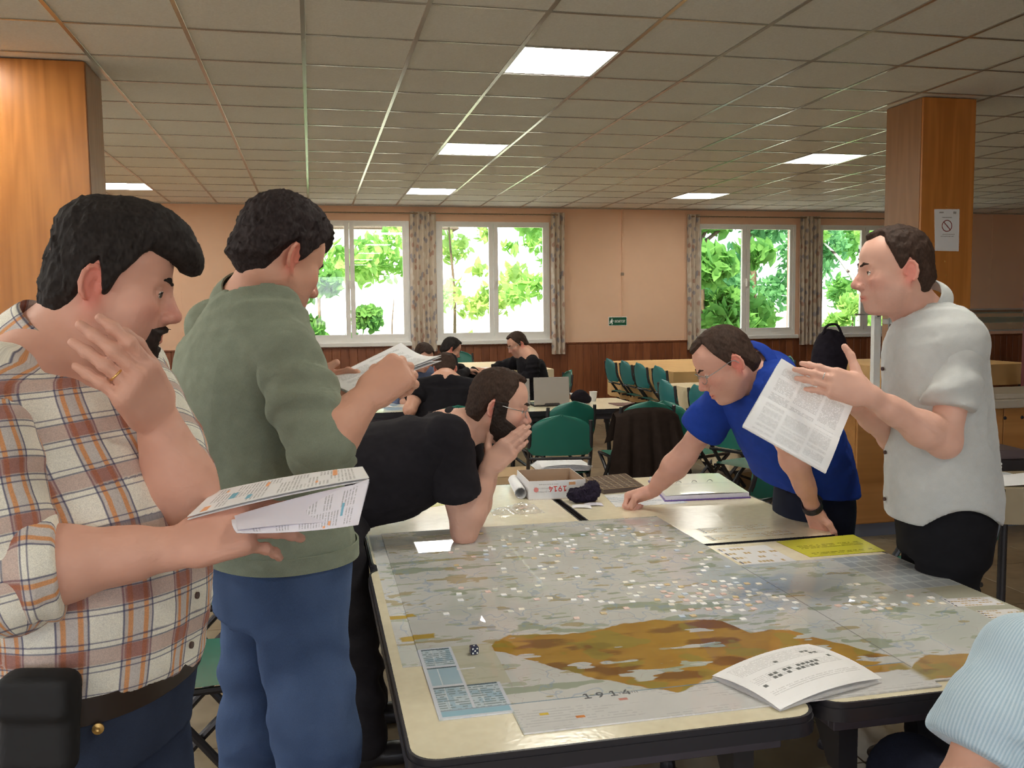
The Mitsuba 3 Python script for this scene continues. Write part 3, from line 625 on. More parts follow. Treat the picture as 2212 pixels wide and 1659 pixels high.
def isosurface(prims, lo, hi, h, lip=1.35, only=None):
    """Surface nets of the field on a sparse grid of step h. Returns a trimesh."""
    B = 8; lo = np.asarray(lo, float); n = np.ceil((np.asarray(hi, float) - lo) / (B * h)).astype(int)
    # coarse to fine block search
    S = 4; nc = -(-n // S); g = np.stack(np.meshgrid(*[np.arange(v) for v in nc], indexing='ij'), -1).reshape(-1, 3)
    c = lo + (g + .5) * (B * h * S); d = ev(prims, c.astype(f32)); g = g[np.abs(d) < B * h * S * .87 * lip + .02]
    sub = np.stack(np.meshgrid(*[np.arange(S)] * 3, indexing='ij'), -1).reshape(-1, 3); blocks = []
    V_all, key_all, val_all = [], [], []
    off = np.stack(np.meshgrid(*[np.arange(B + 1)] * 3, indexing='ij'), -1).reshape(-1, 3) * h
    NN = (n * B + 2).astype(np.int64)
    corner = np.stack(np.meshgrid([0, 1], [0, 1], [0, 1], indexing='ij'), -1).reshape(-1, 3)
    edges = [(p, q) for p in range(8) for q in range(p + 1, 8) if np.abs(corner[p] - corner[q]).sum() == 1]
    rad = B * h * S * .87
    def work(sb):
        ctr = lo + (sb + .5) * (B * h * S); loc = [q for q in prims if q.op != 'u' or q.f(ctr[None].astype(f32))[0] - rad * q.lip < q.k + .012]
        if not any(q.op == 'u' for q in loc): return None
        bl = sb * S + sub; bl = bl[(bl < n).all(1)]
        if not len(bl): return None
        d = ev(loc, (lo + (bl + .5) * (B * h)).astype(f32)); bl = bl[np.abs(d) < B * h * .87 * lip + .006]
        if not len(bl): return None
        P = (lo + bl[:, None, :] * (B * h) + off[None]).reshape(-1, 3).astype(f32)
        D = ev(loc, P).reshape(len(bl), B + 1, B + 1, B + 1)
        C = np.stack([D[:, a:a + B, b:b + B, e:e + B] for a, b, e in corner], -1); s = C < 0
        act = s.any(-1) & ~s.all(-1); idx = np.argwhere(act)
        if not len(idx): return None
        vals = C[act]; cell = bl[idx[:, 0]] * B + idx[:, 1:]
        acc = np.zeros((len(idx), 3)); cnt = np.zeros(len(idx))
        for p, q in edges:
            a, b = vals[:, p], vals[:, q]; m = (a < 0) != (b < 0); t = np.where(m, a / np.where(m, a - b, 1), 0)
            acc += np.where(m[:, None], corner[p] + t[:, None] * (corner[q] - corner[p]), 0); cnt += m
        return lo + (cell + acc / cnt[:, None]) * h, (cell[:, 0] * NN[1] + cell[:, 1]) * NN[2] + cell[:, 2], vals
    for r in POOL.map(work, g):
        if r is not None: V_all.append(r[0]); key_all.append(r[1]); val_all.append(r[2])
    V, K, C = np.vstack(V_all), np.concatenate(key_all), np.vstack(val_all)
    o = np.argsort(K, kind='stable'); V, K, C = V[o], K[o], C[o]
    st = (NN[1] * NN[2], NN[2], 1); cidx = {tuple(c): i for i, c in enumerate(corner)}; F = []
    for ax in range(3):
        e = [0, 0, 0]; e[ax] = 1; a, b = C[:, 0], C[:, cidx[tuple(e)]]; m = np.where((a < 0) != (b < 0))[0]
        u, w = st[(ax + 1) % 3], st[(ax + 2) % 3]; k0 = K[m]
        q = [k0, k0 - u, k0 - u - w, k0 - w]; ii = [np.clip(np.searchsorted(K, z), 0, len(K) - 1) for z in q]; ok = np.all([K[i] == z for i, z in zip(ii, q)], axis=0)
        quad = np.stack(ii, 1)[ok]; fl = (a[m] < 0)[ok]; quad[~fl] = quad[~fl][:, ::-1]
        F += [quad[:, [0, 1, 2]], quad[:, [0, 2, 3]]]
    return trimesh.Trimesh(V, np.vstack(F), process=False)
def relax(m, it=1, lam=.5):
    """Laplacian smoothing."""
    V, F = m.vertices.copy(), m.faces; E = np.vstack([F[:, [0, 1]], F[:, [1, 2]], F[:, [2, 0]]]); E = np.vstack([E, E[:, ::-1]]); cnt = np.bincount(E[:, 0], minlength=len(V)).clip(1)
    for _ in range(it):
        A = np.stack([np.bincount(E[:, 0], weights=V[E[:, 1], i], minlength=len(V)) for i in range(3)], 1) / cnt[:, None]
        V = V + lam * (A - V)
    return trimesh.Trimesh(V, F, process=False)
def bounds_of(pts, pad):
    P = np.asarray(pts, float).reshape(-1, 3); return P.min(0) - pad, P.max(0) + pad
def nfbm(P, s, oct=3, seed=0): return meshkit.fbm(np.asarray(P) * np.asarray(s), oct, seed) - .5
# ------------------------------------------------------------------ people: skin, hands, heads, hair, clothes
mat('m_skin', {'type': 'twosided', 'bsdf': {'type': 'bumpmap', 'scale': 0.0005, 'arbitrary': proc(lambda p, n, uv: noise(p.x * 420, p.y * 420, p.z * 420) + .6 * noise(p.x * 150, p.y * 150, p.z * 150), 6e-4),
     'bsdf': {'type': 'principled', 'base_color': {'type': 'mesh_attribute', 'name': 'vertex_color'}, 'roughness': .48, 'specular': .35, 'sheen': .15}}})
mat('m_eye', {'type': 'twosided', 'bsdf': {'type': 'principled', 'base_color': {'type': 'mesh_attribute', 'name': 'vertex_color'}, 'roughness': .08, 'specular': .5}})
def hair_mat(name, a, b, rough=.68):
    bumped(name, proc(lambda p, n, uv: mix(a, b, noise(p.x * 330, p.y * 330, p.z * 130) * .6 + noise(p.x * 60, p.y * 60, p.z * 30) * .4)), lambda p, n, uv: noise(p.x * 520, p.y * 520, p.z * 190) + .7 * noise(p.x * 900, p.y * 900, p.z * 300), .0009, rough=rough, spec=.2, eps=5e-4)
hair_mat('m_hair_black', (0.008, 0.006, 0.006), (0.030, 0.024, 0.022))
hair_mat('m_hair_dark', (0.010, 0.007, 0.008), (0.040, 0.028, 0.028))
hair_mat('m_hair_brown', (0.020, 0.011, 0.008), (0.060, 0.034, 0.024))
hair_mat('m_beard', (0.010, 0.007, 0.006), (0.035, 0.022, 0.018), .6)
class Frame:
    def __init__(s, o, fwd, up, scale=1.0):
        s.o = np.asarray(o, float); f = unit(fwd); u = np.asarray(up, float); u = unit(u - f * (u @ f)); s.R = np.stack([f, np.cross(u, f), u], 1); s.s = scale
    def pt(s, p): return s.o + s.R @ (np.asarray(p, float) * s.s)
    def inv(s, P): return (P - s.o) @ s.R / s.s
def face_frame(o, yaw, pitch, roll=0.0, scale=1.0):
    """yaw: direction faced in degrees from +x towards +y; pitch: degrees looking down; roll: head tilted to its left."""
    a, b, c = map(math.radians, (yaw, pitch, roll)); f = np.array([math.cos(a) * math.cos(b), math.sin(a) * math.cos(b), -math.sin(b)]); l = np.array([-math.sin(a), math.cos(a), 0]); u = np.cross(f, l)
    return Frame(o, f, math.cos(c) * u + math.sin(c) * l, scale)
def head_prims(F, o):
    """o: options nose, jaw, full (cheeks), open_eye."""
    s = F.s; R = F.R; L = []
    def E(c, r, k=.02, op='u', rz=0.0, rx=0.0):
        Q = R
        if rz or rx: Q = R @ trimesh.transformations.euler_matrix(rx, 0, rz)[:3, :3]
        L.append(ell(F.pt(c), np.array(r) * s, Q, k * s, op))
    def C(a, b, ra, rb, k=.015, op='u'): L.append(cone(F.pt(a), F.pt(b), ra * s, rb * s, k * s, op))
    nz, jw, fu = o.get('nose', 1.0), o.get('jaw', 1.0), o.get('full', 0.0)
    E((-.008, 0, .035), (.095, .076, .088)); E((.036, 0, .045), (.056, .063, .062)); E((.030, 0, -.035), (.060, .056 + fu * .006, .076), .03)
    for y in (-1, 1):
        C((-.012, y * .051, -.05), (.052, y * .024 * jw, -.102), .021 + fu * .005, .017, .03)
        E((.054, y * .043, -.020), (.026, .020 + fu * .004, .022), .02); E((.040, y * .040, -.055), (.030, .018 + fu * .008, .030), .025)
    E((.071, 0, -.104), (.020, .023 * jw, .016), .02); E((.066, 0, -.067), (.031, .031, .034), .02)
    for y in (-1, 1): C((.085, y * .008, .022), (.069, y * .042, .025), .0112, .009, .012)
    C((.088, 0, .014), (.087 + .023 * nz, 0, -.026), .0085, .0100, .012); E((.0865 + .0245 * nz, 0, -.031), (.0122, .0120, .0108), .008); C((.080, 0, -.010), (.078 + .016 * nz, 0, -.037), .0115, .0120, .012)
    for y in (-1, 1): E((.080 + .020 * nz, y * .0138, -.036), (.011, .0082, .0088), .006)
    for y in (-1, 1): E((.083 + .023 * nz, y * .0065, -.0445), (.006, .0035, .004), .003, 's')
    for y in (-1, 1): E((.095, y * .032, .003), (.021, .019, .0135), .013, 's')
    for y in (-1, 1): E((.0735, y * .0315, .003), (.0137, .0137, .0137), .003)
    op = o.get('open_eye', 1.0)
    for y in (-1, 1): E((.0865, y * .0315, .0012 - .001 * (1 - op)), (.0108, .0130, .0054 * op), .001, 's')
    for y in (-1, 1):
        C((.0958, y * .004, -.0655), (.083, y * .024, -.070), .0056, .003, .004); C((.0948, y * .003, -.0765), (.083, y * .021, -.0735), .0066, .003, .004)
    E((.097, 0, -.0708), (.021, .023, .0011), .002, 's')
    for y in (-1, 1):
        a = y * .42
        E((-.021, y * .0765, -.005), (.0175, .0056, .0285), .008, 'u', -a); E((-.013, y * .073, -.036), (.009, .005, .010), .006, 'u', -a)
        arc = [(-.020 + .0175 * math.cos(t) * math.cos(.42) - .002, y * (.0812 - .0175 * math.cos(t) * math.sin(.42) * .9 + .0005), -.004 + .0285 * math.sin(t)) for t in np.radians([10, 45, 80, 115, 150, 185, 220, 250])]
        for p, q in zip(arc[:-1], arc[1:]): C(p, q, .0042, .0042, .0025)
        E((-.015, y * .084, -.008), (.0095, .0075, .0165), .002, 's', -a)
        E((-.0065, y * .0755, -.010), (.005, .004, .006), .004)
    return L
def neck_prims(F, nb, r0=.054, r1=.060, front=(0, 0, 0)):
    return [cone(F.pt((-.032, 0, -.045)), nb, r0 * F.s, r1, .03), cone(F.pt((.012, 0, -.092)), np.asarray(nb, float) + np.asarray(front, float), .034 * F.s, .045, .035)]
def skin_color(V, heads, base, opts):
    """Skin pigment per vertex: lips, ears and nose redder, shaven beard area greyer, blotches."""
    base = np.asarray(base, float); col = np.tile(base, (len(V), 1)); n1 = nfbm(V, 26, 3, 3)[:, None]
    col *= 1 + .22 * n1 * np.array([.6, 1, 1.1])
    for F in heads:
        q = F.inv(V); x, y, z = q.T; near = np.abs(q).max(1) < .2
        def blend(mask, c, a):
            m = np.clip(mask, 0, 1)[:, None] * a * near[:, None]; col[:] = col * (1 - m) + np.asarray(c) * m
        pink = base * np.array([1.06, .62, .64])
        blend(np.exp(-((x + .02) ** 2 / .0006 + (np.abs(y) - .08) ** 2 / .00018 + (z + .005) ** 2 / .0018)) * 1.5, pink, .9)
        blend(np.exp(-((x - .11) ** 2 / .0004 + y ** 2 / .0005 + (z + .03) ** 2 / .0005)) * 1.2, pink, .55)
        blend(np.exp(-((x - .07) ** 2 / .0009 + (np.abs(y) - .045) ** 2 / .0006 + (z + .03) ** 2 / .0007)), pink, .45)
        st = opts.get('stubble', .25)
        sb = np.clip((-.035 - z + .35 * np.clip(x - .02, 0, .1)) / .02, 0, 1) * np.clip((z + .15) / .03, 0, 1) * np.clip((x + .02) / .02, 0, 1)
        sb = sb * (.7 + .6 * (nfbm(V, 700, 2, 9) + .3))
        blend(sb, base * np.array([.55, .55, .60]), st)
        lip = np.exp(-((z + .0708) / .0085) ** 4) * np.exp(-(y / .0235) ** 6) * (x > .078)
        blend(lip, base * np.array([.92, .52, .52]), .75)
    return np.clip(col, 0, 1)
HAIRLINE = {'phi': [0, 20, 35, 50, 62, 72, 80, 90, 100, 112, 135, 180], 'z': [.088, .094, .098, .070, .040, .010, -.028, -.022, .030, -.010, -.055, -.066]}
def hair_mesh(F, line, t_top=.014, t_side=.007, t_back=.010, amp=.004, h=.003, extra=(), freq=(70, 70, 35), seed=0, fade=.02):
    s = F.s; sk = [ell(F.pt((-.008, 0, .035)), np.array((.095, .076, .088)) * s, F.R, .02 * s), ell(F.pt((.036, 0, .045)), np.array((.056, .063, .062)) * s, F.R, .02 * s),
                   ell(F.pt((-.035, 0, -.03)), np.array((.066, .066, .06)) * s, F.R, .03 * s), cone(F.pt((-.032, 0, -.045)), F.pt((-.05, 0, -.12)), .056 * s, .058 * s, .03 * s)]
    def f(P):
        q = F.inv(P); d = ev(sk, P); phi = np.degrees(np.arctan2(np.abs(q[:, 1]), q[:, 0] + .01)); zl = np.interp(phi, line['phi'], line['z']); r = q[:, 2] - zl
        top = np.clip((q[:, 2] - .05) / .06, 0, 1); back = np.clip((-q[:, 0]) / .09, 0, 1); t = t_side + (t_top - t_side) * top + (t_back - t_side) * back * (1 - top)
        S = np.clip(r / fade, -1, 1); S = np.where(S > 0, S * S * (3 - 2 * S), S)
        n = meshkit.fbm(q * np.array(freq), 3, seed) - .5; n2 = 1 - np.abs(meshkit.fbm(q * np.array(freq) * .45 + 7, 2, seed + 5) * 2 - 1)
        thick = np.where(S > 0, t * S - .004 * (1 - S), .02 * S - .004) + (amp * n * 1.6 + amp * .8 * (n2 - .5)) * np.clip(S, 0, 1)
        return np.maximum(d - thick * s, -(r + .016) * s)
    base = custom(f, .006, 'u', 1.5); ex = [cone(F.pt(a), F.pt(b), ra * s, rb * s, k * s) for a, b, ra, rb, k in extra]
    dis = Prim(lambda P: amp * .9 * (meshkit.fbm(F.inv(P) * np.array(freq) * 1.3, 3, seed + 2) - .5) * s, 0, 'd')
    lo, hi = bounds_of([F.pt((x, y, z)) for x in (-.17, .16) for y in (-.13, .13) for z in (-.16, .19)], .0)
    return isosurface([base] + ex + ([dis] if ex else []), lo, hi, h, 1.6)
def beard_mesh(F, hp, region, t=.006, amp=.0025, h=.003, seed=1):
    def f(P):
        q = F.inv(P); r = region(q); S = np.clip(r / .007, -1, 1); S = np.where(S > 0, S * S * (3 - 2 * S), S)
        return ev(hp, P) - (np.where(S > 0, t * S - .003 * (1 - S), .008 * S - .003) + amp * 2 * (meshkit.fbm(q * 190, 2, seed) - .5) * np.clip(S, 0, 1)) * F.s
    lo, hi = bounds_of([F.pt((x, y, z)) for x in (-.05, .14) for y in (-.09, .09) for z in (-.15, .02)], .0)
    return isosurface([custom(f, .004, 'u', 1.5)], lo, hi, h, 1.6)
def brow_mesh(F, y, h=.0022, thick=.0033):
    L = [cone(F.pt((.0965, y * .011, .0235)), F.pt((.0915, y * .028, .030)), thick * F.s, (thick + .0006) * F.s, .003), cone(F.pt((.0915, y * .028, .030)), F.pt((.075, y * .047, .026)), (thick + .0006) * F.s, .0025 * F.s, .003)]
    L.append(Prim(lambda P: .0016 * (meshkit.fbm(F.inv(P) * np.array([160, 160, 420]), 2, 4) - .5) * 2, 0, 'd'))
    lo, hi = bounds_of([F.pt((.0965, y * .011, .0235)), F.pt((.075, y * .047, .026)), F.pt((.0915, y * .028, .03))], .012)
    return isosurface(L, lo, hi, h)
def eye_mesh(F, y, gaze=(1, 0, 0), iris=(.10, .05, .025)):
    m = trimesh.creation.icosphere(3, .0126 * F.s); g = F.R @ unit(gaze); a = np.degrees(np.arccos(np.clip(m.vertices @ g / (.0126 * F.s), -1, 1)))
    col = np.where(a[:, None] < 11, [[.01, .01, .01]], np.where(a[:, None] < 27, [list(iris)], [[.72, .68, .64]])); m.apply_translation(F.pt((.0735, y * .0315, .003))); return m, col
class Hand:
    LEN = ((.043, .027, .021), (.047, .030, .022), (.044, .028, .022), (.035, .021, .019)); OFF = (.027, .008, -.011, -.029); MC = (.090, .094, .088, .079)
    def __init__(s, side, wrist, d, n, curls, spread=(.10, .02, -.05, -.13), thumb=((.55, .62, .45), (.85, .25, .35), (.95, .05, .25)), scale=1.0):
        """side 'L' or 'R'; d from the wrist to the knuckles, n out of the palm; curls per finger (3 angles in degrees); thumb directions in (d, thumb side, n)."""
        d = unit(d); n = unit(np.asarray(n, float) - d * (np.asarray(n, float) @ d)); t = np.cross(d, n) * (1 if side == 'R' else -1); w = np.asarray(wrist, float); S = scale; L = s.prims = []
        s.d, s.n, s.t, s.w = d, n, t, w; s.tips = []; s.joints = []
        L.append(slab(w + d * .052 * S, np.array((.040, .045, .0135)) * S, np.stack([t, d, n], 1), .0132 * S, .014))
        L.append(cone(w - d * .012 * S, w + d * .03 * S, .026 * S, .024 * S, .02, flat=(n, 1.35)))
        for f in range(4):
            m = w + d * Hand.MC[f] * S + t * Hand.OFF[f] * S - n * (.001 if f in (1, 2) else -.001) * S
            L.append(cone(w + d * .012 * S + t * Hand.OFF[f] * .55 * S, m, .0150 * S, .0112 * S, .012))
            b = unit(d + t * spread[f]); p = m; a = 0.0; js = [p]; rr = ((.0100, .0090), (.0090, .0082), (.0082, .0070))
            for q in range(3):
                a += math.radians(curls[f][q]); dr_ = unit(b * math.cos(a) + n * math.sin(a)); e = p + dr_ * Hand.LEN[f][q] * S; z = .88 if f == 3 else 1.0
                L.append(cone(p, e, rr[q][0] * S * z, rr[q][1] * S * z, .0045)); L.append(ell(p - n * .0012, np.array([rr[q][0] * 1.06 * S * z] * 3), None, .004)); p = e; js.append(e)
            s.tips.append(p); s.joints.append(js)
        b0 = w + d * .020 * S + t * .020 * S + n * .004 * S; p = b0; ln = (.046, .034, .027); rr = ((.0165, .0125), (.0118, .0106), (.0106, .0085)); js = [p]
        for q in range(3):
            c = thumb[q]; e = p + unit(d * c[0] + t * c[1] + n * c[2]) * ln[q] * S; L.append(cone(p, e, rr[q][0] * S, rr[q][1] * S, .012 if q == 0 else .005)); p = e; js.append(e)
        s.tips.append(p); s.joints.append(js)
        L.append(cone(w + d * .015 * S + t * .018 * S + n * .006 * S, w + d * .058 * S + t * .026 * S + n * .007 * S, .0135 * S, .012 * S, .014))
    def pts(s): return np.array([s.w, *s.tips, *[j for js in s.joints for j in js]])
def arm_prims(sh, el, wr, n=None, g=1.0):
    sh, el, wr = (np.asarray(v, float) for v in (sh, el, wr)); up = lerp(sh, el, .45); fo = lerp(el, wr, .28); fl = None if n is None else (n, 1.28)
    return [cone(sh, up, .052 * g, .050 * g, .03), cone(up, el, .047 * g, .040 * g, .03), cone(el, fo, .041 * g, .046 * g, .03), cone(fo, lerp(el, wr, .7), .045 * g, .034 * g, .03), cone(lerp(el, wr, .62), wr, .035 * g, .0265 * g, .02, flat=fl)]
def arm_skin(prims, lo, hi, h): return isosurface(prims, lo, hi, h)
def folds_between(a, b, amp, n, seed, spiral=2.0):
    """Creases of a sleeve or trouser leg: ridges running slantwise round the line from a to b, strongest in the middle."""
    a, b = np.asarray(a, float), np.asarray(b, float); ab = b - a; L = np.linalg.norm(ab); ax = ab / L; u = unit(np.cross(ax, [.3, .2, .9])); w = np.cross(ax, u)
    def f(P):
        q = P - a; t = np.clip(q @ ax / L, -.3, 1.3); an = np.arctan2(q @ w, q @ u); wob = meshkit.fbm(P * 9, 2, seed) * 5
        r = np.sin(t * n * 6.283 + spiral * np.sin(an + seed) + wob); return -amp * np.clip(1 - (2 * t - 1) ** 2, 0, 1) * (np.abs(r) ** .7 * np.sign(r)) * (.4 + 1.2 * meshkit.fbm(P * 6 + 3, 2, seed + 1))
    return f
def add_disp(f): return Prim(f, 0, 'd')
# ------------------------------------------------------------------ cloth patterns and garment builders
def band(x, a, b, s=.012): return smoothstep(a - s, a + s, x) * (1 - smoothstep(b - s, b + s, x))
def plaid(p, n, uv):
    u, v = uv.x / .071, uv.y / .074; uu, vv = u - dr.floor(u), v - dr.floor(v); tw = .85 + .3 * noise(uv.x * 1500, uv.y * 1500)
    c = mix((.74, .72, .63), (.74, .72, .63), 0.0)
    c = mix(c, (.40, .34, .35), band(uu, .27, .73) * .62); c = mix(c, (.62, .25, .06), (band(uu, .33, .41) + band(uu, .59, .67)) * .8); c = mix(c, (.05, .05, .13), (band(uu, .245, .275) + band(uu, .725, .755)) * .85)
    c = mix(c, (.36, .17, .15), band(vv, .34, .62) * .55); c = mix(c, (.045, .045, .12), (band(vv, .20, .225) + band(vv, .31, .34) + band(vv, .63, .66) + band(vv, .745, .77)) * .75)
    c = mix(c, (.26, .06, .035), band(vv, .35, .61) * band(uu, .30, .70) * .55)
    return c * tw
def weave(p, n, uv): return noise(p.x * 700, p.y * 700, p.z * 700) + 1.5 * noise(p.x * 90, p.y * 90, p.z * 90)
bumped('m_plaid', proc(plaid), weave, .0007, rough=.85, spec=.15, sheen=.3)
bumped('m_jeans_dark', proc(lambda p, n, uv: mix((.016, .022, .040), (.040, .055, .095), fbm(p.x * 22, p.y * 22, p.z * 9, 3) * .7 + .3 * noise(p.x * 800, p.y * 800, p.z * 800))), weave, .0006, rough=.8, spec=.15)
principled('m_leather', (.022, .013, .009), rough=.45)
bumped('m_pouch', (.008, .008, .009), lambda p, n, uv: noise(p.x * 900, p.y * 900, p.z * 900), .0005, rough=.7)
principled('m_brass', (.55, .35, .12), rough=.3, metallic=.9)
principled('m_gold', (.85, .58, .22), rough=.2, metallic=1.0)
principled('m_button_dark', (.06, .035, .03), rough=.35)
def sleeve(parent, a, b, r0, r1, mat_, seed, cut, amp=.006, h=.006, extra=(), tube_uv=True, n=2.2, rollband=.0):
    a, b = np.asarray(a, float), np.asarray(b, float); ax = unit(b - a); L = np.linalg.norm(b - a); e = a + ax * L * cut
    pr = [cone(a, lerp(a, b, .5), r0, lerp(r0, r1, .5), .03), cone(lerp(a, b, .5), b, lerp(r0, r1, .5), r1, .03), *extra, add_disp(folds_between(a, b, amp, n, seed)), Prim(lambda P: .004 * nfbm(P, 30, 2, seed), 0, 'd')]
    if rollband: pr.append(Prim(lambda P: -rollband * np.clip(1 - np.abs(((P - e) @ ax) + .022) / .03, 0, 1) ** .5, 0, 'd'))
    pr.append(halfspace(e, ax, .010))
    m = isosurface(pr, *bounds_of([a, b], max(r0, r1) * 1.7), h)
    u = unit(np.cross(ax, [.2, 1, .1])); w = np.cross(ax, u); q = m.vertices - a
    uv = np.stack([np.arctan2(q @ w, q @ u) * (r0 + r1) / 2, q @ ax], 1)
    return obj('sleeve', m, mat_, parent, smooth=True, uv=uv)
def collar(parent, F, nb, fw, lt, mat_, r=.066, h=.042, open_=.55, drop=.02, tip=.055, tilt=.25, uvs=1.0, rf=1.0, sh=0.0):
    """Two leaves of a shirt collar running round the neck from the open front."""
    up = unit(F.pt((-.032, 0, -.045)) - nb); f = unit(fw - up * (fw @ up)); l = np.cross(up, f)
    def fn(u, v):
        an = open_ + (2 * math.pi - 2 * open_) * u; fr = np.clip(np.cos(an), 0, 1); sidez = -drop * fr * 1.6
        rad = r + .010 * np.clip(2 * v - .35, 0, 1.4) + (.004 + tip * .45 * fr ** 1.5) * np.clip(2 * v - 1, 0, 1); hh = np.where(v < .5, v * 2 * h, h - (v - .5) * 2 * (h * .92 + tip * fr ** 2))
        P = nb + f * sh + np.multiply.outer(np.cos(an) * rad * rf, f) + np.multiply.outer(np.sin(an) * rad, l) + np.multiply.outer(hh + sidez - .012, up); return P[..., 0], P[..., 1], P[..., 2]
    m, uv = sheet(fn, 48, 13, .0022); return obj('collar', m, mat_, parent, smooth=50 if uvs == 0 else True, uv=None if uvs == 0 else uv * [.45, .09])
def trousers(k, SPt, legs, mat_, h=.008, r=(.092, .078, .066), seed=1, cutz=None, more=()):
    L = [SPt.prim(.03)]
    for hp_, kn_, an_ in legs: L += [cone(hp_, kn_, r[0], r[1], .03), cone(kn_, an_, r[1], r[2], .03)]
    L += [add_disp(folds_between(hp_, kn_, .004, 2.2, seed + i)) for i, (hp_, kn_, an_) in enumerate(legs)] + [add_disp(folds_between(kn_ + (kn_ - an_) * .25, an_ - (kn_ - an_) * .12, .006, 3.4, seed + 5 + i)) for i, (hp_, kn_, an_) in enumerate(legs)]
    L += [halfspace(an_ - [0, 0, .055], (0, 0, -1), .003) for an_ in [legs[0][2]] if abs(legs[0][2][2] - legs[1][2][2]) < .03] + list(more)
    m = isosurface(L, *bounds_of(list(SPt.P) + [p for l in legs for p in l], .23), h); obj('trousers', m, mat_, k, smooth=True)
def shoe(k, an, fwd, mat_, L_=.27):
    f = unit((fwd[0], fwd[1], 0)); l = np.array([-f[1], f[0], 0]); a = np.array([an[0], an[1], 0])
    pr = [ell(a - f * .03 + [0, 0, .045], (.052, .040, .05), np.stack([f, l, [0, 0, 1]], 1), .03), ell(a + f * .09 + [0, 0, .036], (.10, .046, .036), np.stack([f, l, [0, 0, 1]], 1), .04), cone(a + [0, 0, .05], a + [0, 0, .11], .044, .042, .03), halfspace((0, 0, .002), (0, 0, -1), .004)]
    obj('shoe', isosurface(pr, *bounds_of([a - f * .12, a + f * .22 + [0, 0, .12]], .07), .007), mat_, k, smooth=True)
def ringstrip(c, a, b, f, l, h, th, n=60):
    an = np.linspace(0, 2 * math.pi, n, endpoint=False); ca, sa = np.sign(np.cos(an)) * np.abs(np.cos(an)) ** .87, np.sign(np.sin(an)) * np.abs(np.sin(an)) ** .87; V = []
    for dr_, dz in ((0, -h / 2), (th, -h / 2), (th, h / 2), (0, h / 2)): V.append(c + np.outer(ca * (a + dr_), l) + np.outer(sa * (b + dr_), f) + np.array([0, 0, dz]))
    V = np.vstack(V); Fc = []
    for q in range(4):
        for j in range(n):
            w = (j + 1) % n; s = ((q + 1) % 4) * n; Fc += [[q * n + j, q * n + w, s + w], [q * n + j, s + w, s + j]]
    return flip_out(trimesh.Trimesh(V, np.array(Fc), process=False))
def cloth_mat(name, a, b, sc=30, bump=.0006, rough=.85, sheen=.25):
    bumped(name, proc(lambda p, n, uv: mix(a, b, fbm(p.x * sc, p.y * sc, p.z * sc, 3) * .6 + .4 * noise(p.x * 800, p.y * 800, p.z * 800))), weave, bump, rough=rough, spec=.12, sheen=sheen)
def lash_mesh(F, y):
    return tube(smooth_path([F.pt((.0855 - .0055 * t * t * 4, y * (.0315 + .0118 * 2 * t), .0065 - .0046 * (2 * t) ** 2)) for t in (-.5, -.25, 0, .25, .5)], 4), [.0005] * 4 + [.0010] * 9 + [.0008] * 4, 5)
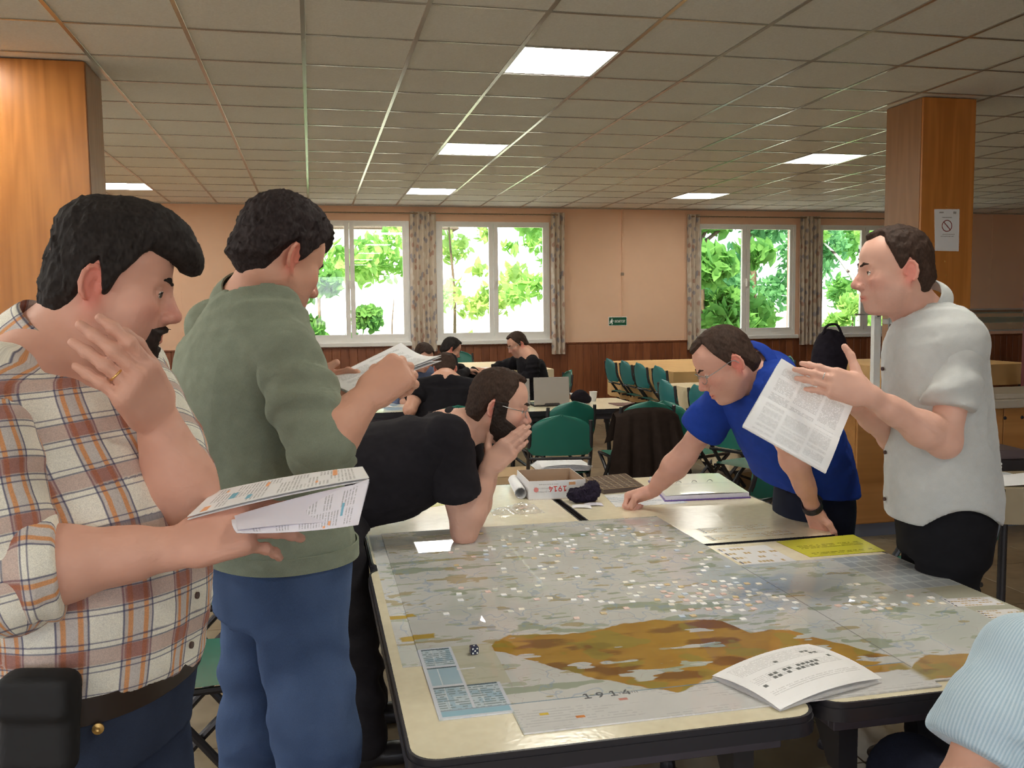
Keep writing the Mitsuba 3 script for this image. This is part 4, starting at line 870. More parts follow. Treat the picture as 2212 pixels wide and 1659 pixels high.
def person(label, F, nb, yaw, shw=.185, shd=.04, arms=(), hands=(), spine=(), lat=None, face=None, skin=(.62, .335, .235), stubble=.25, hair=None, hairm='m_hair_dark', iris=(.06, .045, .04), gaze=(1, 0, -.1), h=.0034,
           shirt=None, sleeves=(), hem=None, hemn=(0, 0, -1), hemfn=None, folds=(.010, (9, 9, 5)), neckhole=True, group=None, shs=None, arm_g=1.0, brows=True, eyes=True, hs=.0075, neckr=(.054, .060), shr=(.060, .066)):
    """Skin, hair, brows, eyes and a top garment; returns everything the extras of one figure need. arms: ((elbow, wrist) right, left)."""
    class O: pass
    o = O(); o.k = k = thing('person', label, 'person', group); a = math.radians(yaw); o.fw = fw = np.array([math.cos(a), math.sin(a), 0]); o.lt = lt = np.array([-fw[1], fw[0], 0]); nb = np.asarray(nb, float); o.nb = nb; o.F = F
    sh = shs or (nb - lt * shw + fw * .01 - [0, 0, shd], nb + lt * shw + fw * .01 - [0, 0, shd]); o.sh = sh = [np.asarray(v, float) for v in sh]
    L2 = lt if lat is None else np.asarray(lat, float); P, A_, B_ = [np.asarray(p[0], float) for p in spine], [p[1] for p in spine], [p[2] for p in spine]; o.SP = SP = Sweep(P, A_, B_, L2)
    upn = unit(F.pt((-.032, 0, -.045)) - nb); nl = nb - upn * .047; P[0] = P[0] - upn * .035; o.SP = SP = Sweep(P, A_, B_, L2)
    o.hp = hp = head_prims(F, face or {}); up0 = unit(SP.P[3] - SP.P[9]); dd = np.cross(L2, up0)
    core = [ell(SP.P[i], (SP.S[i, 3] * .78, SP.S[i, 4] * .78, .16), np.stack([unit(L2 - up0 * (L2 @ up0)), unit(dd), up0], 1), .05) for i in (len(SP.P) // 4, len(SP.P) // 2)]
    body = hp + neck_prims(F, nb, *neckr, fw * .03) + core + [cone(nl, sh[0], .052, .048, .05), cone(nl, sh[1], .052, .048, .05)]; pts = [F.pt((.14, .1, .14)), F.pt((-.12, -.1, -.12)), F.pt((.14, -.1, -.14)), F.pt((-.12, .1, .14)), *SP.P[:len(SP.P) * 2 // 3]]
    for q, (el, wr) in enumerate(arms): body += arm_prims(sh[q], el, wr, hands[q].n if q < len(hands) and hands[q] else None, arm_g); pts += [sh[q], el, wr]
    for hd in hands:
        if hd: body += hd.prims; pts += list(hd.pts())
    lo, hi = bounds_of(pts, .07); bm = isosurface(body, lo, hi, h); obj('body', bm, 'm_skin', k, smooth=True, color=skin_color(bm.vertices, [F], skin, {'stubble': stubble}))
    if hair: obj('hair', hair_mesh(F, **hair), hairm, k, smooth=True)
    for y in (-1, 1):
        if brows: obj('eyebrow', brow_mesh(F, y), hairm, k, smooth=True)
        if eyes: em, ec = eye_mesh(F, y, gaze, iris); obj('eye', em, 'm_eye', k, smooth=True, color=ec); obj('eyelash', lash_mesh(F, y), hairm, k, smooth=True)
    if shirt:
        nm, mt = shirt; amp, fr = folds
        pr = [SP.prim(.03, grow=.004), cone(nl, sh[0], *shr, .05), cone(nl, sh[1], *shr, .05), Prim(lambda P: amp * (np.abs(nfbm(P, fr, 3, 2)) * 2 - .25) + amp * .4 * nfbm(P, 38, 2, 8), 0, 'd')]
        if hemfn is not None: pr.append(custom(hemfn, .012, 'i', 1.2))
        elif hem is not None: pr.append(halfspace(hem, hemn, .012))
        if neckhole: pr.append(cone(F.pt((-.03, 0, -.08)), nb + upn * .054, .058, .062, .01, 's'))
        sm = isosurface(pr, *bounds_of(list(SP.P) + sh, .24), hs); o.shirt = obj(nm, sm, mt, k, smooth=True, uv=SP.uv(sm.vertices))
        for (a_, b_, r0, r1, cut, seed, kw) in sleeves: sleeve(o.shirt, a_, b_, r0, r1, mt, seed, cut, **kw)
    return o
def legs_of(o, pel, hipw=.09, knees=None, ankles=None, mat_='m_jeans', r=(.092, .078, .066), ab=(.17, .135), seed=1, shoes='m_leather', h=.009, lat=None):
    lt, fw = o.lt if lat is None else np.asarray(lat, float), o.fw; pel = np.asarray(pel, float); hp_ = [pel - lt * hipw - [0, 0, .06], pel + lt * hipw - [0, 0, .06]]
    kn = knees or [q + fw * .03 + np.array([0, 0, .50 - q[2]]) for q in hp_]; an = ankles or [q - fw * .03 + np.array([0, 0, .09 - q[2]]) for q in kn]; kn = [np.asarray(v, float) for v in kn]; an = [np.asarray(v, float) for v in an]
    S = Sweep([pel + [0, 0, .12], pel + [0, 0, .03], pel - [0, 0, .09]], [ab[0] * .95, ab[0], ab[0] * .95], [ab[1] * .97, ab[1], ab[1] * .9], lt)
    trousers(o.k, S, ((hp_[0], kn[0], an[0]), (hp_[1], kn[1], an[1])), mat_, h, r, seed)
    if shoes:
        for v in an: shoe(o.k, v, fw, shoes)
def glasses(o, mat_='m_wire', w=.026, hgt=.017, lens=True, yo=.0315, z=.000, x=.103):
    F = o.F; parts = []
    for y in (-1, 1):
        ring = [F.pt((x - .012 * (abs(w * math.cos(t)) / w) ** 2 * (1 if math.cos(t) * 1 > 0 else .2), y * (yo + w * np.sign(math.cos(t)) * abs(math.cos(t)) ** .7), z + hgt * np.sign(math.sin(t)) * abs(math.sin(t)) ** .7)) for t in np.linspace(0, 2 * math.pi, 28, endpoint=False)]
        parts.append(tube(ring, .0011, 6, closed=True)); parts.append(tube(smooth_path([F.pt((x - .011, y * (yo + w), z + .004)), F.pt((.05, y * .080, .008)), F.pt((-.008, y * .083, .012)), F.pt((-.026, y * .083, -.006))], 4), .0014, 6))
    parts.append(tube(smooth_path([F.pt((x, -.0065, z + .004)), F.pt((x + .004, 0, z + .007)), F.pt((x, .0065, z + .004))], 3), .0011, 6)); g = obj('glasses', cat(*parts), mat_, o.k, smooth=True, label='thin metal rimmed glasses')
    if lens:
        for y in (-1, 1):
            pts = [F.pt((x - .006, y * (yo + w * .98 * np.sign(math.cos(t)) * abs(math.cos(t)) ** .7), z + hgt * .98 * np.sign(math.sin(t)) * abs(math.sin(t)) ** .7)) for t in np.linspace(0, 2 * math.pi, 20, endpoint=False)]
            obj('lens', trimesh.Trimesh([F.pt((x - .004, y * yo, z))] + pts, [[0, 1 + q, 1 + (q + 1) % 20] for q in range(20)], process=False), 'm_glass', g, smooth=False)
principled('m_wire', (.35, .34, .33), rough=.25, metallic=.9)
# ------------------------------------------------------------------ the man in the plaid shirt (left foreground)
SKIN = (.62, .335, .25)
k = A = thing('person', 'man in a plaid shirt with a goatee, hand on chin, holding an open booklet', 'person')
F = face_frame((-0.306, 1.520, 1.515), 8, 14, 0, .91)
hp = head_prims(F, {'nose': 1.05, 'jaw': 1.05, 'full': .8, 'open_eye': 1.0}); nb = np.array((-0.398, 1.531, 1.408))
fw = np.array([math.cos(math.radians(-22)), math.sin(math.radians(-22)), 0]); lt = np.array([-fw[1], fw[0], 0])
shR, shL = nb - lt * .185 + fw * .01 - [0, 0, .04], nb + lt * .185 + fw * .01 - [0, 0, .04]
elR, wrR = np.array((-0.402, 1.292, 1.130)), np.array((-0.186, 1.318, 1.144))
elL, wrL = np.array((-0.196, 1.457, 1.178)), np.array((-0.232, 1.425, 1.319))
hR = Hand('R', wrR, (0.963, 0.035, 0.250), (0.215, 0.774, -0.619), ((30, 12, 8), (22, 14, 10), (30, 20, 12), (40, 25, 15)), thumb=((.75, .55, .35), (.95, .15, .2), (1, 0, .1)))
hL = Hand('L', wrL, (-0.142, -0.769, 0.616), (-0.764, 0.459, 0.408), ((28, 26, 14), (42, 20, 8), (48, 18, 8), (52, 18, 10)), scale=1.04, spread=(.05, .01, -.02, -.05), thumb=((.6, .5, .55), (.85, .2, .5), (.9, -.1, .4)))
SP = Sweep([(-0.404, 1.540, 1.383), (-0.398, 1.535, 1.339), (-0.378, 1.523, 1.245), (-0.356, 1.510, 1.143), (-0.352, 1.499, 1.034), (-0.355, 1.492, 0.933), (-0.360, 1.486, 0.853)], [.075, .175, .195, .188, .190, .182, .178], [.070, .105, .130, .155, .166, .152, .140], lt)
core = [ell(SP.P[i], (.150, .115, .17), np.stack([lt, fw, [0, 0, 1]], 1), .05) for i in (6, 12, 18)]
body = hp + neck_prims(F, nb, .055, .060, fw * .03) + core + [cone(nb - [0, 0, .045], shR, .055, .05, .05), cone(nb - [0, 0, .045], shL, .055, .05, .05)] + arm_prims(shR, elR, wrR, hR.n, 1.05) + arm_prims(shL, elL, wrL, hL.n, 1.05) + hR.prims + hL.prims
lo, hi = bounds_of([F.pt((.14, .1, .14)), F.pt((-.12, -.1, -.12)), shR, shL, elR, wrR, elL, hR.pts().min(0), hR.pts().max(0), hL.pts().min(0), hL.pts().max(0), *SP.P], .14); lo[2] = max(lo[2], .80)
bm = isosurface(body, lo, hi, .0034)
obj('body', bm, 'm_skin', k, smooth=True, color=skin_color(bm.vertices, [F], SKIN, {'stubble': .22}))
qf = [((-.035, 0, .095), (.045, 0, .108), .038, .040, .05), ((.02, 0, .105), (.085, .0, .104), .034, .030, .03), ((.07, .02, .103), (.112, .012, .080), .026, .020, .02), ((.07, -.02, .103), (.112, -.012, .080), .026, .020, .02), ((.06, -.045, .085), (.095, -.03, .078), .018, .014, .02), ((.108, -.012, .080), (.122, -.004, .064), .019, .016, .02), ((.108, .014, .080), (.120, .010, .066), .018, .016, .02)]
obj('hair', hair_mesh(F, {'phi': [0, 20, 32, 45, 58, 70, 78, 86, 96, 104, 118, 140, 180], 'z': [.082, .088, .092, .070, .040, .012, -.022, -.030, .030, .012, -.035, -.060, -.068]},   .016, .009, .001, .0075, .0027, qf, (110, 110, 45)), 'm_hair_black', k, smooth=True)
def goatee(q):
    x, y, z = q.T; m = np.minimum(.033 - np.abs(y) + .3 * (z + .055) * 0, np.minimum(-.046 - z - .25 * np.abs(y), z + .066 + .5 * np.clip(np.abs(y) - .012, 0, 1)))
    sidebar = np.minimum(.013 - np.abs(np.abs(y) - .027), np.minimum(-.055 - z, z + .10)); ch = np.minimum(.030 - np.abs(y), -.083 - z)
    return np.minimum(np.maximum(np.maximum(m, sidebar), ch), x - .045)
obj('goatee', beard_mesh(F, hp, goatee, .0065, .003, .0025), 'm_beard', k, smooth=True, label='dark trimmed moustache and goatee')
for y in (-1, 1):
    obj('eyebrow', brow_mesh(F, y), 'm_hair_black', k, smooth=True); em, ec = eye_mesh(F, y, (1, -.4, -.12), (.03, .025, .02)); obj('eye', em, 'm_eye', k, smooth=True, color=ec); obj('eyelash', lash_mesh(F, y), 'm_hair_black', k, smooth=True)
# shirt: body, two rolled sleeves, collar, placket with buttons
hem = np.array((-0.359, 1.491, 0.913)); tors = SP.prim(.03, grow=.004)
sh = [tors, cone(nb - [0, 0, .047], shR, .062, .068, .05), cone(nb - [0, 0, .047], shL, .062, .068, .05), Prim(lambda P: .010 * (np.abs(nfbm(P, (9, 9, 5), 3, 2)) * 2 - .25) * 1.0 + .0045 * nfbm(P, 38, 2, 8), 0, 'd'),
      custom(lambda P: (P - hem) @ unit((0, 0, -1)) + .012 * np.sin(np.arctan2(*((P - hem)[:, :2].T)) * 3), .014, 'i', 1.0), cone(F.pt((-.03, 0, -.08)), nb + [0, 0, .068], .060, .066, .01, 's'), cone(nb + fw * .05 + [0, 0, .02], nb + fw * .14 - [0, 0, .10], .045, .006, .01, 's')]
sm = isosurface(sh, *bounds_of(list(SP.P) + [shR, shL], .23), .0075)
uvs = SP.uv(sm.vertices); obj('shirt', sm, 'm_plaid', k, smooth=True, uv=uvs)
shirt = f'{k}__shirt'
up = lerp(elR, wrR, .16)
sleeve(shirt, shR + unit(elR - shR) * .015, elR + unit(elR - shR) * .02, .066, .066, 'm_plaid', 3, 1.4)
sleeve(shirt, elR - unit(wrR - elR) * .02, lerp(elR, wrR, .36), .064, .062, 'm_plaid', 5, .86, .004, rollband=.006)
sleeve(shirt, shL + unit(elL - shL) * .015, lerp(shL, elL, .9), .066, .062, 'm_plaid', 4, .98)
collar(shirt, F, nb + fw * .006 + [0, 0, .006], fw, lt, 'm_plaid', .072, .050, .42, .050, .06, rf=1.30, sh=.022)
for q, (tt, off) in enumerate(((.20, .001), (.36, .001), (.52, .001), (.68, .001), (.83, .001))):
    i = int(tt * (len(SP.P) - 1)); pb = SP.P[i] + fw * (SP.S[i, 4] + .010) + lt * .01; obj('button', move(lathe([(0, -.002), (.0055, -.002), (.0055, .001), (0, .0015)], 12), pb, ry=PI / 2, rz=math.radians(-22)), 'm_button_dark', shirt)
# trousers, belt, pouch
pel = np.array((-0.359, 1.487, 0.875)); hpR, hpL = pel - lt * .095 - [0, 0, .05], pel + lt * .095 - [0, 0, .05]
knR, knL = np.array([hpR[0] + .02, hpR[1], .49]), np.array([hpL[0] + .05, hpL[1], .49]); anR, anL = np.array([knR[0] - .02, knR[1], .09]), np.array([knL[0] - .02, knL[1], .09])
SPt = Sweep([pel + [0, 0, .10], pel + [0, 0, .03], pel - [0, 0, .08]], [.172, .182, .17], [.145, .150, .13], lt)
trousers(k, SPt, ((hpR, knR, anR), (hpL, knL, anL)), 'm_jeans_dark')
for a in (anR, anL): shoe(k, a, fw, 'm_leather')
bz_ = pel + [0, 0, .045]
belt = obj('belt', ringstrip(bz_, .180, .150, fw, lt, .038, .005), 'm_leather', k)
po = np.array((-0.367, 1.268, 0.932)); Rp = np.stack([(0.976, -0.216, -0.011), (0.039, 0.126, 0.982), (0.213, 0.969, -0.132)], 1)
obj('pouch', isosurface([slab(po, (.050, .068, .022), Rp, .02), slab(po + [0, 0, .035], (.048, .03, .026), Rp, .014, .006)], *bounds_of([po], .11), .004), 'm_pouch', belt, smooth=True, label='black zipped belt pouch')
obj('rivet', move(lathe([(0, 0), (.008, 0), (.008, .003), (.003, .004), (0, .003)], 14), (-0.306, 1.308, 0.897), rx=PI / 2, rz=.1), 'm_brass', belt)
rg = hL.joints[2]; ro = lerp(rg[0], rg[1], .55); rd = unit(rg[1] - rg[0]); rm = trimesh.creation.torus(.0098, .0016, 24, 8); rm.apply_transform(trimesh.geometry.align_vectors([0, 0, 1], rd)); rm.apply_translation(ro)
obj('ring', rm, 'm_gold', k, smooth=True)
# ------------------------------------------------------------------ the man in the green sweater (seen from behind)
cloth_mat('m_sweater', (.16, .185, .135), (.25, .28, .215), 40, .0009, .9, .6)
bumped('m_jeans', proc(lambda p, n, uv: mix((.028, .052, .115), (.085, .13, .24), fbm(p.x * 14, p.y * 14, p.z * 6, 3) * .75 + .25 * noise(p.x * 800, p.y * 800, p.z * 800))), weave, .0006, rough=.8, spec=.12)
hR = Hand('R', (0.103, 1.812, 1.299), (0.785, 0.185, 0.585), (0.495, 0.856, -0.132), ((62, 78, 40), (66, 80, 40), (66, 80, 40), (64, 76, 40)), thumb=((.75, .5, .45), (.85, -.05, .5), (.9, -.3, .3)), scale=1.02)
hL = Hand('L', (-0.020, 2.185, 1.257), (0.797, -0.032, 0.481), (0.274, -0.821, -0.496), ((35, 25, 15), (40, 30, 18), (45, 35, 20), (50, 40, 20)), thumb=((.70, .65, .2), (.95, .25, -.1), (1, -.1, -.1)))
B = person('man in a grey green sweater and blue jeans reading a stapled paper, back half turned', face_frame((-0.065, 2.048, 1.582), 38, 24, 0, .97), (-0.131, 2.084, 1.477), 25, .185, .05, shs=((-0.050, 1.883, 1.378), (-0.226, 2.256, 1.434)), shr=(.050, .062),
    arms=(((0.013, 1.783, 1.207), hR.w), ((-0.092, 2.271, 1.118), hL.w)), hands=(hR, hL), skin=(.60, .32, .225), stubble=.3,
    spine=(((-0.140, 2.089, 1.505), .080, .070), ((-0.144, 2.083, 1.429), .185, .11), ((-0.144, 2.076, 1.342), .205, .14), ((-0.135, 2.065, 1.240), .205, .145), ((-0.121, 2.053, 1.138), .198, .145), ((-0.101, 2.040, 1.035), .195, .15), ((-0.088, 2.030, 0.953), .195, .152), ((-0.084, 2.024, 0.892), .19, .15)),
    hair=dict(line={'phi': [0, 20, 35, 50, 62, 72, 80, 90, 100, 112, 135, 180], 'z': [.076, .082, .086, .062, .035, .008, -.012, -.004, .026, .004, -.042, -.056]}, t_top=.026, t_side=.012, t_back=.014, amp=.008, h=.003, extra=[((.03, 0, .10), (.095, 0, .085), .035, .020, .03), ((-.03, 0, .11), (.03, 0, .118), .03, .03, .04)], freq=(150, 150, 60), seed=3),
    hairm='m_hair_dark', shirt=('sweater', 'm_sweater'), hem=(-0.088, 2.030, 0.951), hemn=(-.06, .02, -1), folds=(.009, (15, 15, 2.2)), face={'nose': 1.05})
k = B.k
sleeve(B.shirt, B.sh[0] + [0, 0, -.005], np.array((0.013, 1.783, 1.207)), .070, .066, 'm_sweater', 13, 1.3, .0035, n=3.0)
sleeve(B.shirt, np.array((0.007, 1.789, 1.195)), hR.w, .064, .056, 'm_sweater', 15, .27, .004, n=1.2, rollband=.004)
sleeve(B.shirt, B.sh[1], np.array((-0.092, 2.271, 1.118)), .070, .066, 'm_sweater', 14, 1.3, .004)
sleeve(B.shirt, np.array((-0.092, 2.271, 1.118)), hL.w, .064, .052, 'm_sweater', 16, .66, .006)
def band_collar(o, r0, r1, h, tilt_back, mat_, name='collar', n=48, drop=.035):
    f, l = o.fw, o.lt; up = unit(o.F.pt((-.032, 0, -.045)) - o.nb); f = unit(f - up * (f @ up)); l = np.cross(up, f)
    def fn(u, v):
        an = 2 * math.pi * u + .02; fr = np.clip(np.cos(an), 0, 1); rad = r0 + (r1 - r0) * v + .006 * np.sin(v * math.pi); z = (1 - v) * h - drop * fr - .01
        P = o.nb + np.multiply.outer(np.ones_like(v), np.zeros(3)) + (np.cos(an) * rad * 1.08)[..., None] * f + (np.sin(an) * rad)[..., None] * l + z[..., None] * up; return P[..., 0], P[..., 1], P[..., 2]
    obj(name, sheet(fn, n, 7, .004)[0], mat_, o.shirt, smooth=50)
band_collar(B, .066, .080, .060, 0, 'm_sweater')
pts_ = [B.nb + unit(B.F.pt((-.032, 0, -.045)) - B.nb) * (-.004 - .033 * max(math.cos(t), 0)) + (math.cos(t) * 1.08 * B.fw + math.sin(t) * B.lt) * .0835 for t in np.linspace(0, 2 * math.pi, 40, endpoint=False)]
obj('collar_seam', tube(pts_, .0022, 6, closed=True), 'm_black_steel', B.shirt, smooth=True)
hr = B.SP.P[-1]; obj('hem_rib', ringstrip(np.array((-0.088, 2.031, 0.958)), .200, .156, B.fw, B.lt, .034, .004), 'm_sweater', B.shirt, smooth=40)
legs_of(B, (-0.086, 2.025, 0.897), .088, mat_='m_jeans', r=(.098, .088, .076), ab=(.185, .145), seed=21,
        knees=[(-0.017, 1.883, 0.610), (-0.146, 2.109, 0.521)], ankles=[((-0.011, 1.855, 0.542)[0], (-0.011, 1.855, 0.542)[1], .09), ((-0.165, 2.106, 0.435)[0], (-0.165, 2.106, 0.435)[1], .09)])
pk = np.array((-0.122, 1.864, 0.959)); Rp = np.stack([unit((0.908, -0.395, 0.125)), unit((-0.063, 0.219, 0.968)), unit((0.400, 0.893, -0.182))], 1)
# ------------------------------------------------------------------ the bearded man in black leaning on the table
cloth_mat('m_black_tee', (.010, .009, .012), (.022, .020, .024), 40, .0006, .9, .2)
cloth_mat('m_grey_trousers', (.018, .017, .020), (.032, .030, .034), 30)
el_, wr_ = np.array((0.480, 2.955, 0.726)), np.array((0.566, 2.934, 0.947))
hR = Hand('R', wr_, (0.700, -0.115, 0.701), (0.399, 0.892, -0.202), ((14, 8, 5), (14, 8, 5), (16, 8, 5), (18, 10, 6)), spread=(-.07, -.015, .03, .07), thumb=((.45, .75, .25), (.75, .55, .2), (.95, .15, .1)), scale=1.0)
el2, wr2 = np.array((0.545, 3.176, 0.721)), np.array((0.608, 3.107, 0.916))
hL = Hand('L', wr2, (0.575, -0.217, 0.753), (0.141, -0.985, 0.023), ((16, 12, 8), (16, 12, 8), (18, 12, 8), (20, 12, 8)), spread=(-.07, -.015, .03, .07), thumb=((.45, .75, .25), (.75, .5, .2), (.95, .1, .1)))
D = person('bearded man in a black tee with glasses, leaning over the map, elbow on the table', face_frame((0.616, 3.021, 1.138), -9, 12, 0, .99), (0.479, 3.066, 1.063), 0, .18, .0, shs=((0.412, 2.894, 1.042), (0.510, 3.241, 1.031)),
    arms=((el_, wr_), (el2, wr2)), hands=(hR, hL), skin=(.63, .36, .27), stubble=.5, lat=(-.05, 1, 0),
    spine=(((0.483, 3.066, 1.074), .085, .075), ((0.417, 3.065, 1.017), .19, .125), ((0.337, 3.068, 0.964), .20, .150), ((0.249, 3.064, 0.929), .20, .165), ((0.162, 3.051, 0.912), .19, .160), ((0.076, 3.037, 0.891), .18, .150), ((0.023, 3.027, 0.880), .17, .14)),
    hair=dict(line={'phi': [0, 20, 35, 50, 62, 72, 80, 90, 100, 112, 135, 180], 'z': [.088, .094, .096, .060, .028, -.004, -.030, -.020, .028, -.004, -.055, -.072]}, t_top=.012, t_side=.006, t_back=.007, amp=.006, h=.0035, freq=(120, 120, 60), seed=4), hairm='m_hair_brown',
    shirt=('tee_shirt', 'm_black_tee'), hem=(0.057, 3.031, 0.890), hemn=(-0.961, 0.199, -0.148), folds=(.012, (7, 9, 9)), iris=(.07, .05, .03), gaze=(1, -.2, -.2))
sleeve(D.shirt, np.array((0.418, 2.894, 1.057)), el_, .078, .084, 'm_black_tee', 31, .60, .007, n=1.6)
sleeve(D.shirt, np.array((0.510, 3.241, 1.031)), el2, .078, .082, 'm_black_tee', 32, .60, .006, n=1.6)
band_collar(D, .064, .072, .022, 0, 'm_black_tee')
def full_beard(q):
    x, y, z = q.T; ay = np.abs(y); jaw = np.minimum(-.018 - .55 * np.clip(x - .01, 0, 1) - z, x + .006); side = np.minimum(np.minimum(.026 - np.abs(x - .004), .03 - z), ay - .045)
    mous = np.minimum(np.minimum(-.046 - z - .15 * ay, z + .064), np.minimum(.034 - ay, x - .06)); lips = np.minimum(np.minimum(.0085 - np.abs(z + .0708), .021 - ay), x - .07); return np.minimum(np.maximum(np.maximum(jaw, side), mous), -lips)
obj('beard', beard_mesh(D.F, D.hp, full_beard, .0105, .004, .003), 'm_beard', D.k, smooth=True, label='dark brown full beard')
glasses(D, 'm_wire')
legs_of(D, (0.044, 3.019, 0.839), .10, mat_='m_grey_trousers', r=(.095, .08, .07), ab=(.18, .145), seed=33, knees=[(0.100, 2.866, 0.393), (0.120, 3.213, 0.296)], ankles=[((0.131, 2.856, 0.109)[0] + .0, (0.131, 2.856, 0.109)[1], .09), ((0.156, 3.156, 0.076)[0], (0.156, 3.156, 0.076)[1], .09)], shoes='m_black_steel')
# ------------------------------------------------------------------ the man in the blue polo, fist and hand on the table
cloth_mat('m_blue_polo', (.012, .035, .23), (.020, .055, .33), 40, .0006, .85, .3)
cloth_mat('m_navy', (.008, .010, .020), (.018, .022, .040), 30)
elR_, wrR_ = np.array((1.344, 3.130, 0.916)), np.array((1.264, 3.258, 0.760))
hR = Hand('R', wrR_, (-0.723, 0.592, -0.346), (-0.043, -0.619, -0.753), ((68, 88, 55), (70, 90, 55), (70, 90, 55), (66, 88, 50)), thumb=((.72, .5, .5), (.75, -.35, .55), (.4, -.85, .3)), scale=1.0)
elL_, wrL_ = np.array((1.492, 2.646, 1.046)), np.array((1.676, 2.788, 0.768))
hL = Hand('L', wrL_, (0.473, 0.236, -0.835), (0, 0, -1), ((22, 20, 14), (26, 20, 14), (28, 20, 14), (30, 22, 14)), spread=(.16, .05, -.05, -.16), thumb=((.55, .75, .2), (.85, .4, .2), (.95, .1, .15)), scale=.95)
E_ = person('man in a bright blue polo shirt with glasses, leaning on the table with one fist', face_frame((1.367, 2.837, 1.277), 168, 31, 0, .99), (1.502, 2.857, 1.250), 172, .18, .0, shs=((1.450, 3.012, 1.138), (1.518, 2.726, 1.200)),
    arms=((elR_, wrR_), (elL_, wrL_)), hands=(hR, hL), skin=(.62, .33, .25), stubble=.3, lat=(.12, -.99, 0),
    spine=(((1.496, 2.859, 1.266), .085, .075), ((1.533, 2.865, 1.184), .19, .125), ((1.615, 2.898, 1.064), .20, .145), ((1.705, 2.950, 0.936), .195, .150), ((1.777, 3.006, 0.820), .19, .150), ((1.813, 3.031, 0.725), .185, .15), ((1.821, 3.024, 0.656), .18, .145)),
    hair=dict(line={'phi': [0, 20, 35, 50, 62, 72, 80, 90, 100, 112, 135, 180], 'z': [.078, .090, .100, .082, .045, .015, -.014, -.010, .026, -.004, -.055, -.070]}, t_top=.010, t_side=.005, t_back=.006, amp=.005, h=.0035, freq=(120, 120, 60), seed=5), hairm='m_hair_brown',
    shirt=('polo_shirt', 'm_blue_polo'), hem=(1.792, 3.022, 0.807), hemn=(-0.150, 0.115, -0.978), folds=(.011, (9, 9, 6)), gaze=(1, 0, -.35))
sleeve(E_.shirt, np.array((1.453, 3.002, 1.145)), elR_, .078, .080, 'm_blue_polo', 41, .58, .006, n=1.5)
sleeve(E_.shirt, np.array((1.518, 2.726, 1.203)), elL_, .076, .078, 'm_blue_polo', 42, .55, .006, n=1.5)
collar(E_.shirt, E_.F, E_.nb + [-.01, 0, .01], E_.fw, E_.lt, 'm_blue_polo', .068, .040, .45, .03, .035, rf=1.2, sh=.012)
glasses(E_, 'm_wire')
legs_of(E_, (1.830, 3.043, 0.668), .09, mat_='m_navy', r=(.095, .08, .07), ab=(.175, .14), seed=43)
ax_ = unit(hL.w - elL_); wm = trimesh.creation.annulus(.031, .0355, .022); wm.apply_transform(trimesh.geometry.align_vectors([0, 0, 1], ax_)); wm.apply_translation(hL.w - ax_ * .018)
w_ = obj('wristwatch', wm, 'm_rubber', E_.k, smooth=40); fm = lathe([(0, 0), (.019, 0), (.019, .007), (.016, .009), (0, .009)], 20); fm.apply_transform(trimesh.geometry.align_vectors([0, 0, 1], -hL.n)); fm.apply_translation(hL.w - ax_ * .018 - hL.n * .033); obj('watch_face', fm, 'm_black_steel', w_)
# ------------------------------------------------------------------ the man in the grey shirt on the right
cloth_mat('m_grey_shirt', (.43, .44, .43), (.50, .51, .50), 60, .0006, .85, .2)
cloth_mat('m_black_trousers', (.006, .006, .008), (.014, .014, .017), 30)
elL_, wrL_ = np.array((1.698, 2.163, 1.090)), np.array((1.444, 2.149, 1.232))
hL = Hand('L', wrL_, (-0.876, 0.283, 0.344), (0.228, 0.950, -0.201), ((20, 14, 8), (18, 14, 8), (18, 16, 10), (22, 20, 12)), spread=(.03, .0, -.02, -.04), thumb=((.52, .78, .15), (.55, .8, .1), (.75, .6, .1)), scale=1.05)
elR_, wrR_ = np.array((1.835, 2.497, 1.018)), np.array((1.492, 2.294, 1.196))
hR = Hand('R', wrR_, (-0.932, 0.223, 0.210), (-0.210, -0.960, 0.131), ((10, 8, 5), (10, 8, 5), (10, 8, 5), (12, 8, 6)), thumb=((.62, .42, .66), (.9, .05, .42), (.98, -.1, .05)), scale=1.0)
G = person('man in a light grey shirt with rolled sleeves, gesturing and holding a white booklet', face_frame((1.652, 2.337, 1.567), 162, 5, 0, .985), (1.771, 2.372, 1.440), 156, .185, .045,
    arms=((elR_, wrR_), (elL_, wrL_)), hands=(hR, hL), skin=(.64, .37, .285), stubble=.35, shs=((1.872, 2.539, 1.372), (1.781, 2.209, 1.365)),
    spine=(((1.782, 2.371, 1.460), .085, .075), ((1.793, 2.361, 1.371), .185, .120), ((1.805, 2.348, 1.247), .19, .138), ((1.817, 2.345, 1.122), .18, .142), ((1.821, 2.334, 0.998), .175, .148), ((1.830, 2.332, 0.886), .18, .156), ((1.830, 2.325, 0.803), .175, .155)),
    hair=dict(line={'phi': [0, 15, 30, 45, 58, 68, 78, 88, 100, 112, 135, 180], 'z': [.086, .090, .098, .090, .060, .026, -.008, -.006, .026, -.004, -.050, -.066]}, t_top=.011, t_side=.006, t_back=.008, amp=.005, h=.0032, freq=(120, 120, 60), seed=6, fade=.03), hairm='m_hair_brown',
    shirt=('shirt', 'm_grey_shirt'), hemfn=lambda P: (P - np.array((1.829, 2.330, 0.858))) @ np.array([0, 0, -1.]) - .022 + .055 * np.clip(1 - ((P - np.array((1.829, 2.330, 0.858))) @ np.array([math.cos(math.radians(156)), math.sin(math.radians(156)), 0]) + .02) ** 2 / .012, 0, 1), folds=(.010, (9, 9, 6)), face={'nose': 1.12, 'jaw': .98}, gaze=(1, .1, .05))
sleeve(G.shirt, np.array((1.782, 2.214, 1.367)), elL_, .067, .066, 'm_grey_shirt', 51, .68, .006, n=3.4, rollband=.006)
